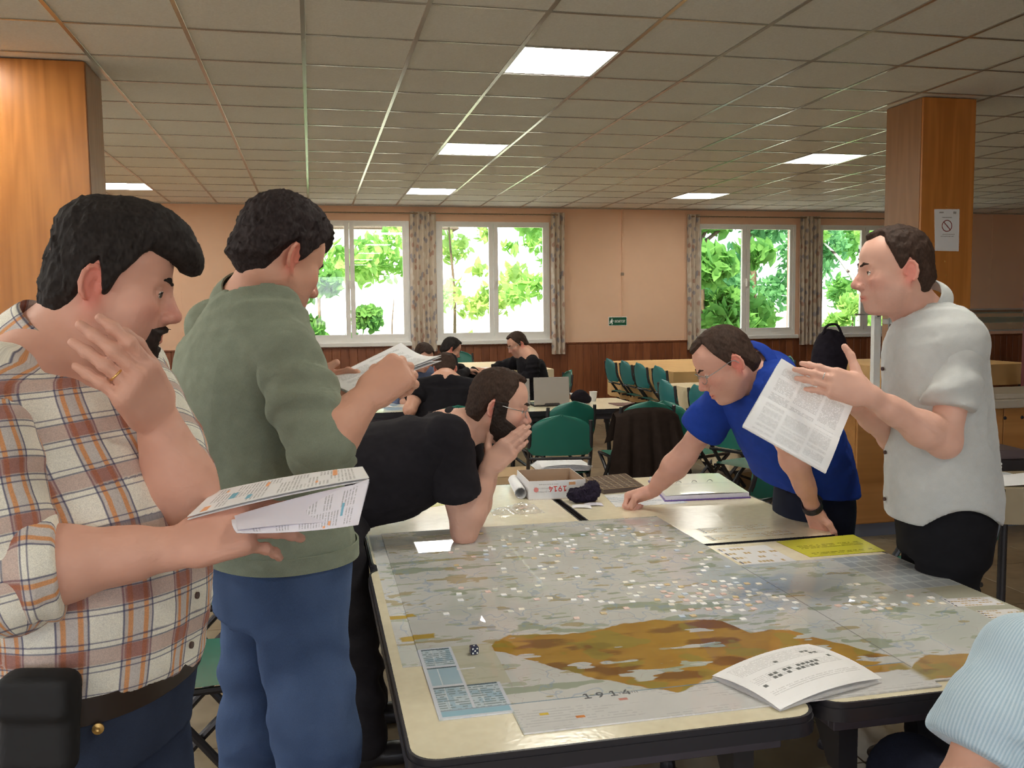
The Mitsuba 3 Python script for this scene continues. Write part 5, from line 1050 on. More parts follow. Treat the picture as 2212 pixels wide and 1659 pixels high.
sleeve(G.shirt, np.array((1.872, 2.539, 1.372)), elR_, .070, .072, 'm_grey_shirt', 52, .70, .008, n=2.4)
collar(G.shirt, G.F, G.nb + [0, 0, .030], G.fw, G.lt, 'm_grey_shirt', .066, .052, .36, .045, .065, rf=1.25, sh=.018)
for tt in (.12, .30, .48, .66, .84):
    i = int(tt * (len(G.SP.P) - 1)); pb = G.SP.P[i] + G.fw * (G.SP.S[i, 4] + .011) + G.lt * .012; bm_ = lathe([(0, -.003), (.006, -.003), (.006, .0012), (0, .0018)], 12); bm_.apply_transform(trimesh.geometry.align_vectors([0, 0, 1], unit(G.fw + G.lt * .35))); bm_.apply_translation(pb); obj('button', bm_, 'm_button_dark', G.shirt)
legs_of(G, (1.840, 2.334, 0.814), .09, mat_='m_black_trousers', r=(.095, .08, .07), ab=(.17, .138), seed=53)
rg = hL.joints[1]; ro = lerp(rg[0], rg[1], .45); rd = unit(rg[1] - rg[0]); rm = trimesh.creation.torus(.0102, .0014, 24, 8); rm.apply_transform(trimesh.geometry.align_vectors([0, 0, 1], rd)); rm.apply_translation(ro)
obj('ring', rm, 'm_alu', G.k, smooth=True)
# ------------------------------------------------------------------ the man in the pale blue striped shirt (right edge, cropped by the frame)
bumped('m_stripes', proc(lambda p, n, uv: mix((.34, .47, .56), (.50, .60, .67), smoothstep(.35, .65, .5 + .5 * dr.sin(uv.x * 1150)) * .8 + .2 * noise(p.x * 600, p.y * 600, p.z * 600))), weave, .0006, rough=.85, spec=.12, sheen=.2)
sL = np.array((1.102, 1.209, 0.891)); eL = np.array((0.973, 1.179, 0.692)); wL = eL + np.array([.16, .14, -.12]); sR = sL + np.array([.37, -.02, .0]); eR = sR + np.array([.08, .10, -.26]); wR = eR + np.array([-.14, .18, -.08])
hR = Hand('R', wR, (-.1, 1, 0), (0, .1, -1), ((20, 20, 10),) * 4); hL = Hand('L', wL, (.1, 1, .05), (0, .05, -1), ((20, 20, 10),) * 4)
nbS = (sL + sR) / 2 + [0, .02, .06]; spn = [nbS + [0, -.02 * q, -.10 * q] for q in range(6)]
H = person('man in a pale blue striped short sleeved shirt, only his shoulder in the frame', face_frame(nbS + [0, .06, .17], 90, 15), nbS, 90, .18, .05, shs=(sR, sL), arms=((eR, wR), (eL, wL)), hands=(hR, hL),
    spine=tuple((p, a, b) for p, a, b in zip(spn, (.08, .185, .20, .20, .19, .185), (.07, .12, .14, .14, .14, .13))), hair=dict(line=HAIRLINE, h=.005), shirt=('shirt', 'm_stripes'), hem=spn[5], folds=(.012, (9, 9, 5)), h=.005, hs=.006)
sleeve(H.shirt, sL + [.01, 0, .0], eL, .078, .088, 'm_stripes', 61, .70, .006, h=.005, n=1.4)
sleeve(H.shirt, sR, eR, .076, .082, 'm_stripes', 62, .75, .006, n=1.4)
pel = spn[5] + np.array([0, .02, .02]); pel[2] = .53
legs_of(H, pel, .10, mat_='m_navy', knees=[pel + [.12, .42, -.02], pel + [-.12, .42, -.02]], ankles=[(pel[0] + .12, pel[1] + .40, .09), (pel[0] - .12, pel[1] + .40, .09)], h=.011)
# ------------------------------------------------------------------ the four seated men in the background
cloth_mat('m_far_black', (.007, .006, .008), (.016, .015, .018), 30)
cloth_mat('m_far_blue', (.075, .095, .165), (.13, .16, .25), 14)
def seated(label, o, yaw, pitch, nb, shs, arms, hands, mat_, line, hairm, lean, sl, seed, hs=1.0, cuts=(.55, .55), fyaw=None, hairkw={}, legs=True):
    nb = np.asarray(nb, float); bot = np.asarray(lean, float); spn = [lerp(nb, bot, t) for t in (0, .12, .35, .62, .85, 1.0)]
    q = person(label, face_frame(o, yaw if fyaw is None else fyaw, pitch, 0, hs), nb, yaw, shs=shs, arms=arms, hands=hands, spine=tuple((p, a, b) for p, a, b in zip(spn, (.085, .185, .20, .195, .185, .18), (.075, .115, .135, .135, .135, .13))),
               hair=dict(line=line, t_top=.016, t_side=.008, t_back=.010, amp=.006, h=.006, freq=(90, 90, 50), seed=seed), hairm=hairm, shirt=(sl, mat_), hem=bot, hemn=bot - nb, h=.0065, hs=.012, eyes=False, folds=(.012, (9, 9, 5)))
    for i in (0, 1): sleeve(q.shirt, q.sh[i], arms[i][0], .070, .070, mat_, seed + i, cuts[i], .006, h=.010) if cuts[i] < 1 else (sleeve(q.shirt, q.sh[i], arms[i][0], .070, .064, mat_, seed + i, 1.3, .006, h=.010), sleeve(q.shirt, arms[i][0], arms[i][1], .062, .048, mat_, seed + 4 + i, .92, .005, h=.010))
    if legs:
        p = bot + [0, 0, .03]; f = q.fw; hp_ = [p - q.lt * .09, p + q.lt * .09]; kn = [v + f * .42 + [0, 0, .02] for v in hp_]; an = [np.array([v[0] - f[0] * .05, v[1] - f[1] * .05, .09]) for v in kn]
        S = Sweep([p + [0, 0, .12], p + [0, 0, .02], p - [0, 0, .08]], [.165, .175, .16], [.13, .14, .12], q.lt); trousers(q.k, S, ((hp_[0], kn[0], an[0]), (hp_[1], kn[1], an[1])), 'm_black_trousers', .013, (.085, .07, .06), seed)
    return q
flat4 = ((30, 30, 20),) * 4
def simple_hand(side, w, d, n): return Hand(side, w, d, n, flat4)
w1, w2 = np.array((0.630, 6.272, 0.739)) + [0, 0, .0], np.array((1.115, 6.625, 0.709))
e1, e2 = np.array((0.635, 6.152, 0.794)), np.array((1.192, 6.255, 0.780))
w1 = np.array((0.748, 6.579, 0.789)); w2 = np.array((1.083, 6.638, 0.772))
seated('man in a black tee seated with his back to the camera, head bowed', (0.929, 6.458, 1.036), 84, 40, (0.910, 6.334, 0.986), ((1.093, 6.247, 0.922), (0.718, 6.269, 0.931)), ((e2, w2), (e1, w1)), (simple_hand('R', w2, (-0.314, 0.894, 0.039), (0, 0, -1)), simple_hand('L', w1, (0.662, 0.679, 0.028), (0, 0, -1))), 'm_far_black', HAIRLINE, 'm_hair_brown', (0.862, 6.112, 0.422), 'tee_shirt', 71, .95)
wR, wL = np.array((0.732, 7.531, 0.706)), np.array((0.953, 7.686, 0.687)); eR, eL = np.array((0.624, 7.861, 0.681)), np.array((1.032, 7.981, 0.731))
q = seated('man in a blue grey shirt writing with a pen behind the table', (0.949, 7.924, 1.057), -70, 35, (0.875, 8.086, 0.955), ((0.715, 8.064, 0.890), (1.038, 8.095, 0.880)), ((eR, wR), (eL, wL)), (Hand('R', wR, (0.690, -0.577, -0.176), (0.391, 0.841, 0.023), ((50, 60, 40),) * 4), simple_hand('L', wL, (-0.815, -0.441, -0.042), (0, 0, -1))), 'm_far_blue', HAIRLINE, 'm_hair_brown', (0.878, 8.199, 0.483), 'shirt', 75, .95, (1.2, 1.2))
obj('pen', tube([(0.715, 7.491, 0.792), (0.768, 7.392, 0.730)], .0035, 6), 'm_white_metal', None, smooth=True, label='thin pen held by the man in blue grey', cat='pen')
wR, wL = np.array((1.615, 9.556, 0.822)), np.array((1.747, 9.732, 0.818)); eR, eL = np.array((1.437, 9.229, 0.742)), np.array((1.663, 9.693, 0.752))
seated('far seated man with short black hair facing right, seen above the bowed man', (1.424, 9.463, 1.049), 10, 25, (1.364, 9.467, 0.942), ((1.369, 9.306, 0.878), (1.439, 9.650, 0.871)), ((eR, wR), (eL, wL)), (simple_hand('R', wR, (0.943, 0.098, -0.035), (0, 0, -1)), simple_hand('L', wL, (0.922, 0.001, -0.027), (0, 0, -1))), 'm_far_black', HAIRLINE, 'm_hair_black', (1.303, 9.340, 0.495), 'sweater', 79, 1.0, (1.2, 1.2))
wR, wL = np.array((1.867, 9.552, 0.826)), np.array((2.129, 9.182, 0.775)); eR, eL = np.array((2.039, 9.518, 0.874)), np.array((2.186, 8.965, 0.788))
q = seated('far seated man in a dark sweater with glasses facing left, arm stretched over the table', (2.091, 9.218, 1.103), 186, 26, (2.192, 9.187, 1.005), ((2.178, 9.388, 0.908), (2.199, 8.973, 0.920)), ((eR, wR), (eL, wL)), (simple_hand('R', wR, (-0.888, 0.392, -0.105), (0, 0, -1)), simple_hand('L', wL, (-0.909, 0.294, -0.097), (0, 0, -1))), 'm_far_black', HAIRLINE, 'm_hair_brown', (2.313, 9.169, 0.497), 'sweater', 83, 1.0, (1.2, 1.2))
glasses(q, 'm_wire', lens=False)
# ------------------------------------------------------------------ printed matter: page textures
def page_fn(cols=2, rows=60, hl=(), paper=(.80, .80, .81), ink=.50, vertical=False, margin=.07, words=55, head=True):
    def fn(p, n, uv):
        u, v = (uv.y, uv.x) if vertical else (uv.x, uv.y); r = v * rows; line = dr.floor(r); f = r - line
        c = u * cols; ci = dr.floor(c); cf = c - ci
        text = band(f, .22, .72, .1) * smoothstep(.28, .34, noise(u * words * 2.2, line * 3.1)) * band(cf, .05, .95, .01) * band(u, margin, 1 - margin, .003) * band(v, margin, 1 - margin, .003)
        text = text * (1 - .0) * smoothstep(.18, .20, cell_rand(line * .37, ci + 3)); k = mix(paper, [x * ink for x in paper], text * .8)
        for (a, b, c_, d, col) in hl: k = mix(k, col, band(uv.x, a, b, .004) * band(uv.y, c_, d, .004) * .85)
        return k
    return fn
OR, BL = (.80, .33, .10), (.10, .38, .52)
principled('m_page_a', proc(page_fn(3, 46, ((.18, .22, .35, .62, BL), (.12, .135, .75, .85, OR), (.30, .33, .15, .35, BL), (.38, .40, .62, .85, OR), (.70, .715, .25, .38, OR), (.80, .83, .55, .98, OR), (.06, .10, .05, .25, OR)), vertical=True)), rough=.55, spec=.3)
principled('m_page_b', proc(page_fn(2, 44, ((.42, .46, .30, .80, BL), (.50, .53, .28, .78, BL), (.83, .85, .30, .62, BL), (.74, .76, .10, .22, OR), (.70, .72, .03, .10, OR), (.28, .30, .42, .58, OR)), vertical=True, paper=(.74, .72, .78))), rough=.55, spec=.3)
principled('m_page_c', proc(page_fn(2, 42, margin=.10)), rough=.55, spec=.3)
principled('m_page_d', proc(page_fn(3, 64, margin=.085, paper=(.82, .83, .84), ink=.62)), rough=.55, spec=.3)
principled('m_paper', (.78, .78, .79), rough=.6, spec=.3)
principled('m_paper_lilac', (.66, .63, .70), rough=.6, spec=.3)
def quad_sheet(c00, c10, c11, c01, bow=(0, 0, 0), bow2=(0, 0, 0), nu=14, nv=10, th=.0012, lift=None):
    """A sheet between four corners (u along c00-c10, v along c00-c01), bowed by the vectors bow (middle in u) and bow2 (middle in v)."""
    c = [np.asarray(v, float) for v in (c00, c10, c11, c01)]; b1, b2 = np.asarray(bow, float), np.asarray(bow2, float)
    def fn(u, v):
        P = (1 - u)[..., None] * ((1 - v)[..., None] * c[0] + v[..., None] * c[3]) + u[..., None] * ((1 - v)[..., None] * c[1] + v[..., None] * c[2]) + (4 * u * (1 - u))[..., None] * b1 + (4 * v * (1 - v))[..., None] * b2
        if lift is not None: P = P + lift(u, v)[..., None] * unit(np.cross(c[1] - c[0], c[3] - c[0]))
        return P[..., 0], P[..., 1], P[..., 2]
    return sheet(fn, nu, nv, th)
def page(name, parent, q, m, **kw): return obj(name, q[0], m, parent, smooth=True, uv=q[1], **kw)
# open booklet of the man in plaid
k = thing('booklet', 'open white booklet with blue and orange highlighted text, held by the man in plaid', 'booklet')
nl, fl, fr, nr = np.array((-0.179, 1.320, 1.185)), np.array((-0.156, 1.449, 1.194)), np.array((0.070, 1.403, 1.230)), np.array((0.072, 1.269, 1.237))
page('page', k, quad_sheet(nl, nr, fr, fl, bow=(0, 0, .004)), 'm_page_a'); page('page', k, quad_sheet(nl - [0, 0, .004], nr - [0, 0, .004], fr - [0, 0, .004], fl - [0, 0, .004], bow=(0, 0, .004)), 'm_paper')
bl_, br_ = np.array((-0.107, 1.252, 1.174)), np.array((0.054, 1.232, 1.179)); tl_ = np.array((-0.118, 1.301, 1.181))
page('page', k, quad_sheet(bl_, br_, nr - [0, 0, .002], tl_, bow=(0, 0, -.004), bow2=(-0.001, -0.006, 0.000)), 'm_page_b'); page('page', k, quad_sheet(bl_ + np.array((0.001, 0.004, 0.003)), br_ + np.array((0.001, 0.004, 0.003)), nr - [0, 0, .006], tl_ + np.array((0.003, 0.012, 0.003)), bow=(0, 0, .003)), 'm_paper_lilac')
# stapled paper of the man in green
k = thing('paper', 'white stapled paper with printed lines, held by the man in green', 'paper')
A0, B0, C0, D0 = np.array((0.023, 2.139, 1.310)), np.array((0.216, 2.268, 1.390)), np.array((0.291, 2.085, 1.366)), np.array((0.071, 1.953, 1.300))
for q in range(3): dz = np.array([0, 0, -.0022 * q]); page('sheet', k, quad_sheet(D0 + dz, C0 + dz * (1 + q), B0 + dz, A0 + dz, lift=lambda u, v: -.016 * u ** 2 * np.sin(np.pi * v)), 'm_page_c' if q == 0 else 'm_paper')
# booklet of the man in the grey shirt
k = thing('booklet', 'white booklet of small printed columns held up by the man in the grey shirt', 'booklet')
t_, r_, b_, l_ = np.array((1.265, 2.278, 1.326)), np.array((1.479, 2.252, 1.207)), np.array((1.342, 2.174, 1.022)), np.array((1.128, 2.232, 1.149)); nn = np.array((0.312, 0.950, 0.017)); inw = unit(b_ - l_)
for q in range(4):
    dz = nn * (.0028 * q); page('page', k, quad_sheet(l_ + dz, b_ + dz, r_ + dz + (t_ - l_) * (-.03 * q), t_ + dz + (l_ - t_) * (.04 * q), lift=lambda u, v: -.014 * np.clip(v - .62, 0, 1) * 2.6 * np.sin(np.pi * u) ** 2, nu=18, nv=16), 'm_page_d' if q == 0 else 'm_paper')
page('flap', k, quad_sheet(l_ - nn * .004, b_ - nn * .004, b_ + (r_ - b_) * .46 - nn * .003, l_ + (t_ - l_) * .46 - nn * .003, bow2=-nn * .004), 'm_page_d')
obj('spine', tube([l_ - nn * .001, b_ - nn * .001], .0045, 8), 'm_paper', k, smooth=True)

# ------------------------------------------------------------------ the map under its clear cover
def poly(xs, ys):
    """A piecewise linear function of x as a drjit expression."""
    def f(x):
        y = mi.Float(ys[0])
        for a, b, c, d in zip(xs[:-1], xs[1:], ys[:-1], ys[1:]): y = y + (d - c) * dr.clip((x - a) / (b - a), 0, 1)
        return y
    return f
m_up = poly([.375, .40, .44, .52, .60, .68, .73, .82, .91, .97, 1.00, 1.06, 1.10, 1.16, 1.21, 1.25], [1.99, 2.03, 2.055, 2.04, 2.03, 2.05, 2.075, 2.06, 2.05, 2.035, 1.93, 1.935, 1.92, 1.83, 1.76, 1.71])
m_lo = poly([.375, .42, .48, .55, .65, .70, .76, .83, .90, 1.0, 1.10, 1.25], [1.98, 1.935, 1.86, 1.775, 1.70, 1.66, 1.69, 1.72, 1.73, 1.70, 1.66, 1.64])
o_up = poly([1.20, 1.26, 1.32, 1.40, 1.46, 1.60], [1.62, 1.68, 1.705, 1.70, 1.68, 1.60]); o_lo = poly([1.20, 1.60], [1.585, 1.59])
def boxin(x, y, x0, x1, y0, y1, s=.0012): return band(x, x0, x1, s) * band(y, y0, y1, s)
def map_fn(p, n, uv):
    x, y = p.x, p.y; big = fbm(x * 5, y * 7, 0, 4); wrp = (fbm(x * 16, y * 16, 3.3, 4) - .5); w2 = fbm(x * 34 + 7, y * 34, 1.7, 3) - .5
    c = mix((.55, .555, .54), (.61, .615, .605), fbm(x * 9, y * 9, 2, 3))
    c = mix(c, (.50, .54, .49), smoothstep(.5, .62, fbm(x * 4 + 3, y * 5, 5, 3)) * .5)
    c = mix(c, (.36, .43, .50), dr.exp(-(dr.square((x - 1.2) / .16) + dr.square((y - 2.28) / .26))) * smoothstep(.38, .62, fbm(x * 11, y * 13, 9, 3)) * .9)
    c = mix(c, (.16, .24, .115), smoothstep(.69, .72, fbm(x * 8 + 2, y * 20, 4, 4)) * .55)
    c = mix(c, (.28, .34, .20), smoothstep(.69, .72, fbm(x * 15 + 5, y * 40, 8, 3)) * .5)
    c = mix(c, (.36, .29, .12), smoothstep(.72, .74, fbm(x * 13 + 9, y * 32, 6, 3)) * .7)
    for o_, s_ in ((0.0, 6.0), (11.0, 8.0)):
        c = mix(c, (.26, .36, .50), (1 - smoothstep(.004, .010, dr.abs(fbm(x * s_ + o_, y * s_, 7 + o_, 4) - .5))) * .42)
    c = mix(c, (.42, .34, .34), (1 - smoothstep(.004, .008, dr.abs(fbm(x * 14 + 5, y * 18, 17, 3) - .48))) * .35)
    mt = smoothstep(-.004, .004, m_up(x) + wrp * .05 + w2 * .02 - y) * smoothstep(-.004, .004, y - m_lo(x) - wrp * .05 - w2 * .02) * smoothstep(.37, .385, x + w2 * .02) * (1 - smoothstep(1.22, 1.26, x))
    mt = mt * (1 - smoothstep(.64, .66, fbm(x * 9 + 31, y * 26, 2.2, 3)) * .95)
    mt2 = smoothstep(-.004, .004, o_up(x) + wrp * .04 - y) * smoothstep(-.003, .003, y - o_lo(x) - wrp * .03) * smoothstep(1.21, 1.24, x) * (1 - smoothstep(1.55, 1.6, x))
    oc = mix((.44, .27, .055), (.36, .185, .04), fbm(x * 12, y * 22, 12, 3)); oc = mix(oc, (.20, .09, .035), smoothstep(.52, .66, fbm(x * 8 + 4, y * 19, 14, 4)) * .85); oc = mix(oc, (.29, .26, .06), smoothstep(.6, .7, fbm(x * 15 + 8, y * 17, 19, 3)) * .6)
    c = mix(c, oc, dr.maximum(mt, mt2))
    for a, b, d, e in ((.185, .265, 2.085, 2.115), (.165, .235, 2.245, 2.27)): c = mix(c, (.46, .32, .07), boxin(x + w2 * .02, y + w2 * .012, a, b, d, e, .004))
    c = mix(c, (.30, .36, .44), boxin(x, y + wrp * .04, .33, .56, 3.06, 3.145, .01) * .9); c = mix(c, (.42, .50, .58), boxin(x, y + wrp * .03, .20, .33, 2.96, 3.06, .01) * .8); c = mix(c, (.52, .42, .42), boxin(x, y, 1.08, 1.26, 3.02, 3.14, .03) * smoothstep(.4, .6, big) * .7)
    # lower left: blue tables of text
    pan = lambda x0, x1, y0, y1: boxin(x, y, x0, x1, y0, y1)
    c = mix(c, (.50, .49, .38), pan(.27, .385, 1.79, 2.02) * .8); c = mix(c, (.62, .66, .74), pan(.213, .292, 1.66, 2.02)); c = mix(c, (.62, .66, .74), pan(.213, .362, 1.655, 1.80))
    rowf = y * 95 - dr.floor(y * 95); rows = band(rowf, .3, .75, .12) * smoothstep(.35, .45, noise(x * 150, dr.floor(y * 95) * 5.3)); blue = (.36, .50, .60)
    for x0, x1, y0, y1, t in ((.222, .286, 1.915, 2.014, 1), (.222, .286, 1.81, 1.905, 0), (.222, .286, 1.69, 1.80, 1), (.292, .355, 1.69, 1.80, 1)):
        b = pan(x0, x1, y0, y1); c = mix(c, blue, b); c = mix(c, (.60, .66, .72), b * band((x - x0) / (x1 - x0), .32, .36, .01)); c = mix(c, (.62, .68, .72) if t else blue, b * smoothstep(.40, .5, noise(x * 60, dr.floor(y * 48) * 3.7)) * .6 * t)
        c = mix(c, (.19, .25, .29), b * rows * t * .85); c = mix(c, (.10, .14, .18), pan(x0, x1, y1 - .006, y1))
    c = mix(c, (.30, .50, .62), pan(.222, .357, 1.662, 1.685)); c = mix(c, (.16, .26, .36), pan(.222, 1.24, 1.6855, 1.6895) * .8)
    c = mix(c, (.72, .73, .75), pan(.285, .325, 1.882, 1.888))
    # bottom strip with the key, faint words
    low = 1 - smoothstep(1.684, 1.686, y); key = mix((.60, .60, .60), (.66, .66, .66), fbm(x * 14, y * 14, 1, 2)); key = mix(key, (.45, .45, .46), rows * smoothstep(.5, .55, fbm(x * 7, y * 30, 40, 2)) * .45)
    c = mix(c, key, low * (1 - dr.maximum(mt, mt2)) * smoothstep(.359, .362, x))
    for x0, y0, col in ((.405, 1.625, (.66, .48, .08)), (.47, 1.598, (.62, .24, .08)), (.575, 1.652, (.55, .25, .22))): c = mix(c, col, pan(x0, x0 + .018, y0, y0 + .010))
    # upper right: a grid of grey cells and the sheet seam
    g = pan(1.54, 1.742, 2.13, 2.46); c = mix(c, (.50, .54, .56), g); gx, gy = (x - 1.54) * 25, (y - 2.13) * 18; cell = band(gx - dr.floor(gx), .08, .92, .03) * band(gy - dr.floor(gy), .1, .9, .03)
    c = mix(c, mix((.34, .38, .42), (.42, .46, .49), cell_rand(dr.floor(gx), dr.floor(gy))), g * cell)
    c = mix(c, (.48, .48, .38), pan(1.62, 1.745, 1.88, 2.13) * .9); c = mix(c, (.20, .20, .21), pan(1.2355, 1.2385, 1.66, 2.45) * .75); c = mix(c, (.36, .36, .36), pan(.2, 1.7, 2.4480, 2.4505) * .35)
    return c
mat('m_map', {'type': 'twosided', 'bsdf': {'type': 'plastic', 'diffuse_reflectance': proc(map_fn), 'int_ior': 1.49, 'nonlinear': False}})
mat('m_map_bare', {'type': 'twosided', 'bsdf': {'type': 'principled', 'base_color': proc(map_fn), 'roughness': .5, 'specular': .3}})
principled('m_acrylic_edge', (.55, .60, .56), rough=.15)
MAPZ = TZ + .0007
k = thing('wargame_map', 'large printed map of lowlands and ochre mountains, lying over the four tables', 'map')
obj('west_margin', bx(.172, .2145, 1.93, 3.13, TZ + .0003, MAPZ), 'm_map_bare', k, smooth=False)
obj('west_sheet', bx(.2145, 1.2365, 1.655, 3.135, TZ + .0003, MAPZ + .0028), 'm_map', k, smooth=False, label='map sheet under a clear acrylic cover')
obj('key_strip', bx(.358, 1.2365, 1.562, 1.655, TZ + .0003, MAPZ + .0028), 'm_map', k, smooth=False)
obj('east_sheet', bx(1.2366, 1.744, 1.585, 2.462, TZ + .0003, MAPZ + .0028), 'm_map', k, smooth=False, label='second map sheet under a clear acrylic cover')
ZM = MAPZ + .0030
principled('m_ink', (.03, .035, .045), rough=.5); principled('m_red_ink', (.50, .05, .045), rough=.5); principled('m_grey_ink', (.30, .29, .29), rough=.5); principled('m_white_ink', (.72, .74, .70), rough=.5)
def lettering(text, h, loc, ax, up, m, parent, name='lettering', bold=False, depth=.0003):
    t = meshkit.text_mesh(text, h, depth, bold); A = np.eye(4); x, y = unit(ax), unit(up); A[:3, 0], A[:3, 1], A[:3, 2], A[:3, 3] = x, y, np.cross(x, y), loc; t.apply_transform(A); return obj(name, t, m, parent, smooth=False)
lettering('1 9 1 4', .022, (.507, 1.676, ZM - .0003), (1, 0, 0), (0, 1, 0), 'm_ink', k, bold=True)
rngw = np.random.default_rng(8); st_ = [bx(.585 + .0052 * q, .5875 + .0052 * q, 1.6795, 1.6795 + .007 + .006 * rngw.random(), ZM - .0003, ZM) for q in range(8)]
obj('small_lettering', cat(*st_), 'm_grey_ink', k, smooth=False)
# cardboard counters on the map
rng = np.random.default_rng(21); CT = [(.86, .86, .85), (.80, .76, .66), (.72, .56, .50), (.55, .62, .70), (.62, .50, .30), (.66, .66, .60)]
for i, c in enumerate(CT): principled(f'm_counter_{i}', c, rough=.5)
cp = mikit.ply(bx(-.0075, .0075, -.0075, .0075, 0, .0026, .0005), 'm_counter_0', smooth=False); spots = []
for (cx, cy, sx, sy, n_) in ((1.08, 2.20, .12, .10, 62), (.95, 2.30, .16, .12, 26), (.60, 2.75, .22, .22, 44), (.95, 2.85, .16, .16, 40), (1.42, 1.95, .13, .10, 26), (.55, 2.32, .16, .14, 22), (1.12, 2.62, .08, .14, 12)):
    for _ in range(n_):
        for _t in range(30):
            x, y = cx + sx * rng.normal() * .8, cy + sy * rng.normal() * .8
            if not (.23 < x < 1.71 and 2.0 < y < 3.11) or (x > 1.22 and y > 2.43) or abs(x - 1.237) < .012 or (abs(x - .48) < .07 and abs(y - 2.95) < .08): continue
            if all(abs(x - a) > .0185 or abs(y - b) > .0185 for a, b in spots): spots.append((x, y)); break
for x, y in spots:
    put('counter', dict(cp, bsdf={'type': 'ref', 'id': f'm_counter_{int(rng.choice(6, p=[.38, .2, .14, .1, .08, .1]))}'}), None, TW((x, y, ZM), rng.normal() * .12), label='tiny square cardboard counter standing on the map', cat='counter', group='cardboard counters on the map')
# die
k = thing('die', 'dark blue die with white pips on the lower left of the map', 'die'); principled('m_die', (.02, .025, .06), rough=.2)
A_ = TW((.337, 1.965, ZM), .1); obj('cube', move(bx(-.009, .009, -.009, .009, 0, .018, .002), (.337, 1.965, ZM), .1), 'm_die', k)
pip = [(a, -.0091, z) for a, z in ((-.005, .004), (.005, .014), (0, .009), (-.005, .014), (.005, .004))] + [(0, 0, .0181)]
obj('pips', move(cat(*[bx(a - .0018, a + .0018, b - .0003, b + .0003, z - .0018, z + .0018) if b else bx(-.0018, .0018, -.0018, .0018, z - .0003, z + .0003) for a, b, z in pip]), (.337, 1.965, ZM), .1), 'm_white_ink', k, smooth=False)
# order cards with rows of brown unit boxes
def card_fn(seed, ground=(.70, .69, .68)):
    def fn(p, n, uv):
        r = uv.y * 4; f = r - dr.floor(r); c = uv.x * 14; m = band(f, .3, .7, .05) * band(c - dr.floor(c), .1, .9, .05) * smoothstep(.5, .55, noise(dr.floor(c) * .55 + seed, dr.floor(r) * 7.7))
        return mix(mix(ground, (.42, .27, .08), m * .85), (.08, .09, .14), band(uv.x, .03, .06, .01) * band(f, .2, .8, .05))
    return fn
for i in range(3): principled(f'm_card_{i}', proc(card_fn(i * 3.1, ((.70, .69, .68), (.60, .57, .46), (.72, .71, .72))[i])), rough=.25)
def card(label, x0, x1, y0, y1, rz, m, z=TZ + .0005, category='card'):
    q = sheet(lambda u, v: ((u - .5) * (x1 - x0), (v - .5) * (y1 - y0), np.zeros_like(u)), 2, 2, -.0006); mm = move(flip_out(q[0]), ((x0 + x1) / 2, (y0 + y1) / 2, z), rz); return obj('order_card', mm, m, None, smooth=False, uv=q[1], label=label, cat=category)
card('card strip with brown unit rows on the far right table, nearer the seam', 1.285, 1.60, 2.765, 2.83, .02, 'm_card_1')
card('card strip with brown unit rows on the far right table, farther from the seam', 1.30, 1.56, 2.86, 2.93, .03, 'm_card_1')
card('white order card with three rows between the seam and the yellow sheet', 1.252, 1.43, 2.468, 2.665, .0, 'm_card_0')
card('white card strip with brown boxes at the right edge of the map, upper one', 1.60, 1.735, 1.965, 2.03, -.12, 'm_card_2', ZM)
card('white card strip with brown boxes at the right edge of the map, lower one', 1.62, 1.73, 1.87, 1.93, -.12, 'm_card_0', ZM)
principled('m_yellow_page', proc(page_fn(1, 14, paper=(.50, .47, .045), ink=.35, margin=.10, words=20)), rough=.3)
q = quad_sheet((1.492, 2.496, TZ + .0015), (1.757, 2.496, TZ + .0015), (1.775, 2.700, TZ + .004), (1.484, 2.694, TZ + .0015)); page('yellow_sheet', None, q, 'm_yellow_page', label='yellow printed sheet on the corner of the table under the watch hand', cat='sheet')
# white booklet lying at the near edge
def booklet_fn(p, n, uv):
    base = page_fn(1, 34, margin=.08, ink=.72)(p, n, uv); r, c = uv.y * 15, uv.x * 22; cell = band(r - dr.floor(r), .15, .85, .08) * band(c - dr.floor(c), .12, .88, .08); R_, C_ = dr.floor(r), dr.floor(c)
    rows_ = dr.select((R_ == 6) & (C_ > 4) & (C_ < 16), 1.0, 0.0) + dr.select((R_ == 7) & (C_ > 4) & (C_ < 16), 1.0, 0.0); odd = dr.select(((R_ == 10) & (C_ == 9)) | ((R_ == 11) & (C_ > 15) & (C_ < 18)) | ((R_ == 10) & (C_ > 16) & (C_ < 19)) | ((R_ == 8) & (C_ > 18) & (C_ < 20)) | ((R_ == 5) & (C_ == 2)), 1.0, 0.0)
    return mix(base, (.05, .06, .06), dr.clip(rows_ * smoothstep(.25, .3, cell_rand(C_, R_)) + odd, 0, 1) * cell * .9)
principled('m_booklet', proc(booklet_fn), rough=.5)
k = thing('rule_booklet', 'white folded booklet with two rows of black squares, near edge of the table', 'booklet'); c0, c1, c2, c3 = [np.array(v) for v in ((.858, 1.533, TZ + .006), (1.128, 1.603, TZ + .012), (1.075, 1.800, TZ + .018), (.797, 1.706, TZ + .010))]
page('cover', k, quad_sheet(c0, c1, c2, c3, bow=(0, 0, .012), bow2=(0, 0, .010)), 'm_booklet')
for q in range(2): page('page', k, quad_sheet(c0 - [-.002, -.004, .003 + .0015 * q], c1 - [0, 0, .008 + .001 * q], c2 - [0, 0, .010 + .002 * q], c3 - [0, 0, .004 + .002 * q], bow=(0, 0, .004), bow2=(0, 0, .003)), 'm_paper')

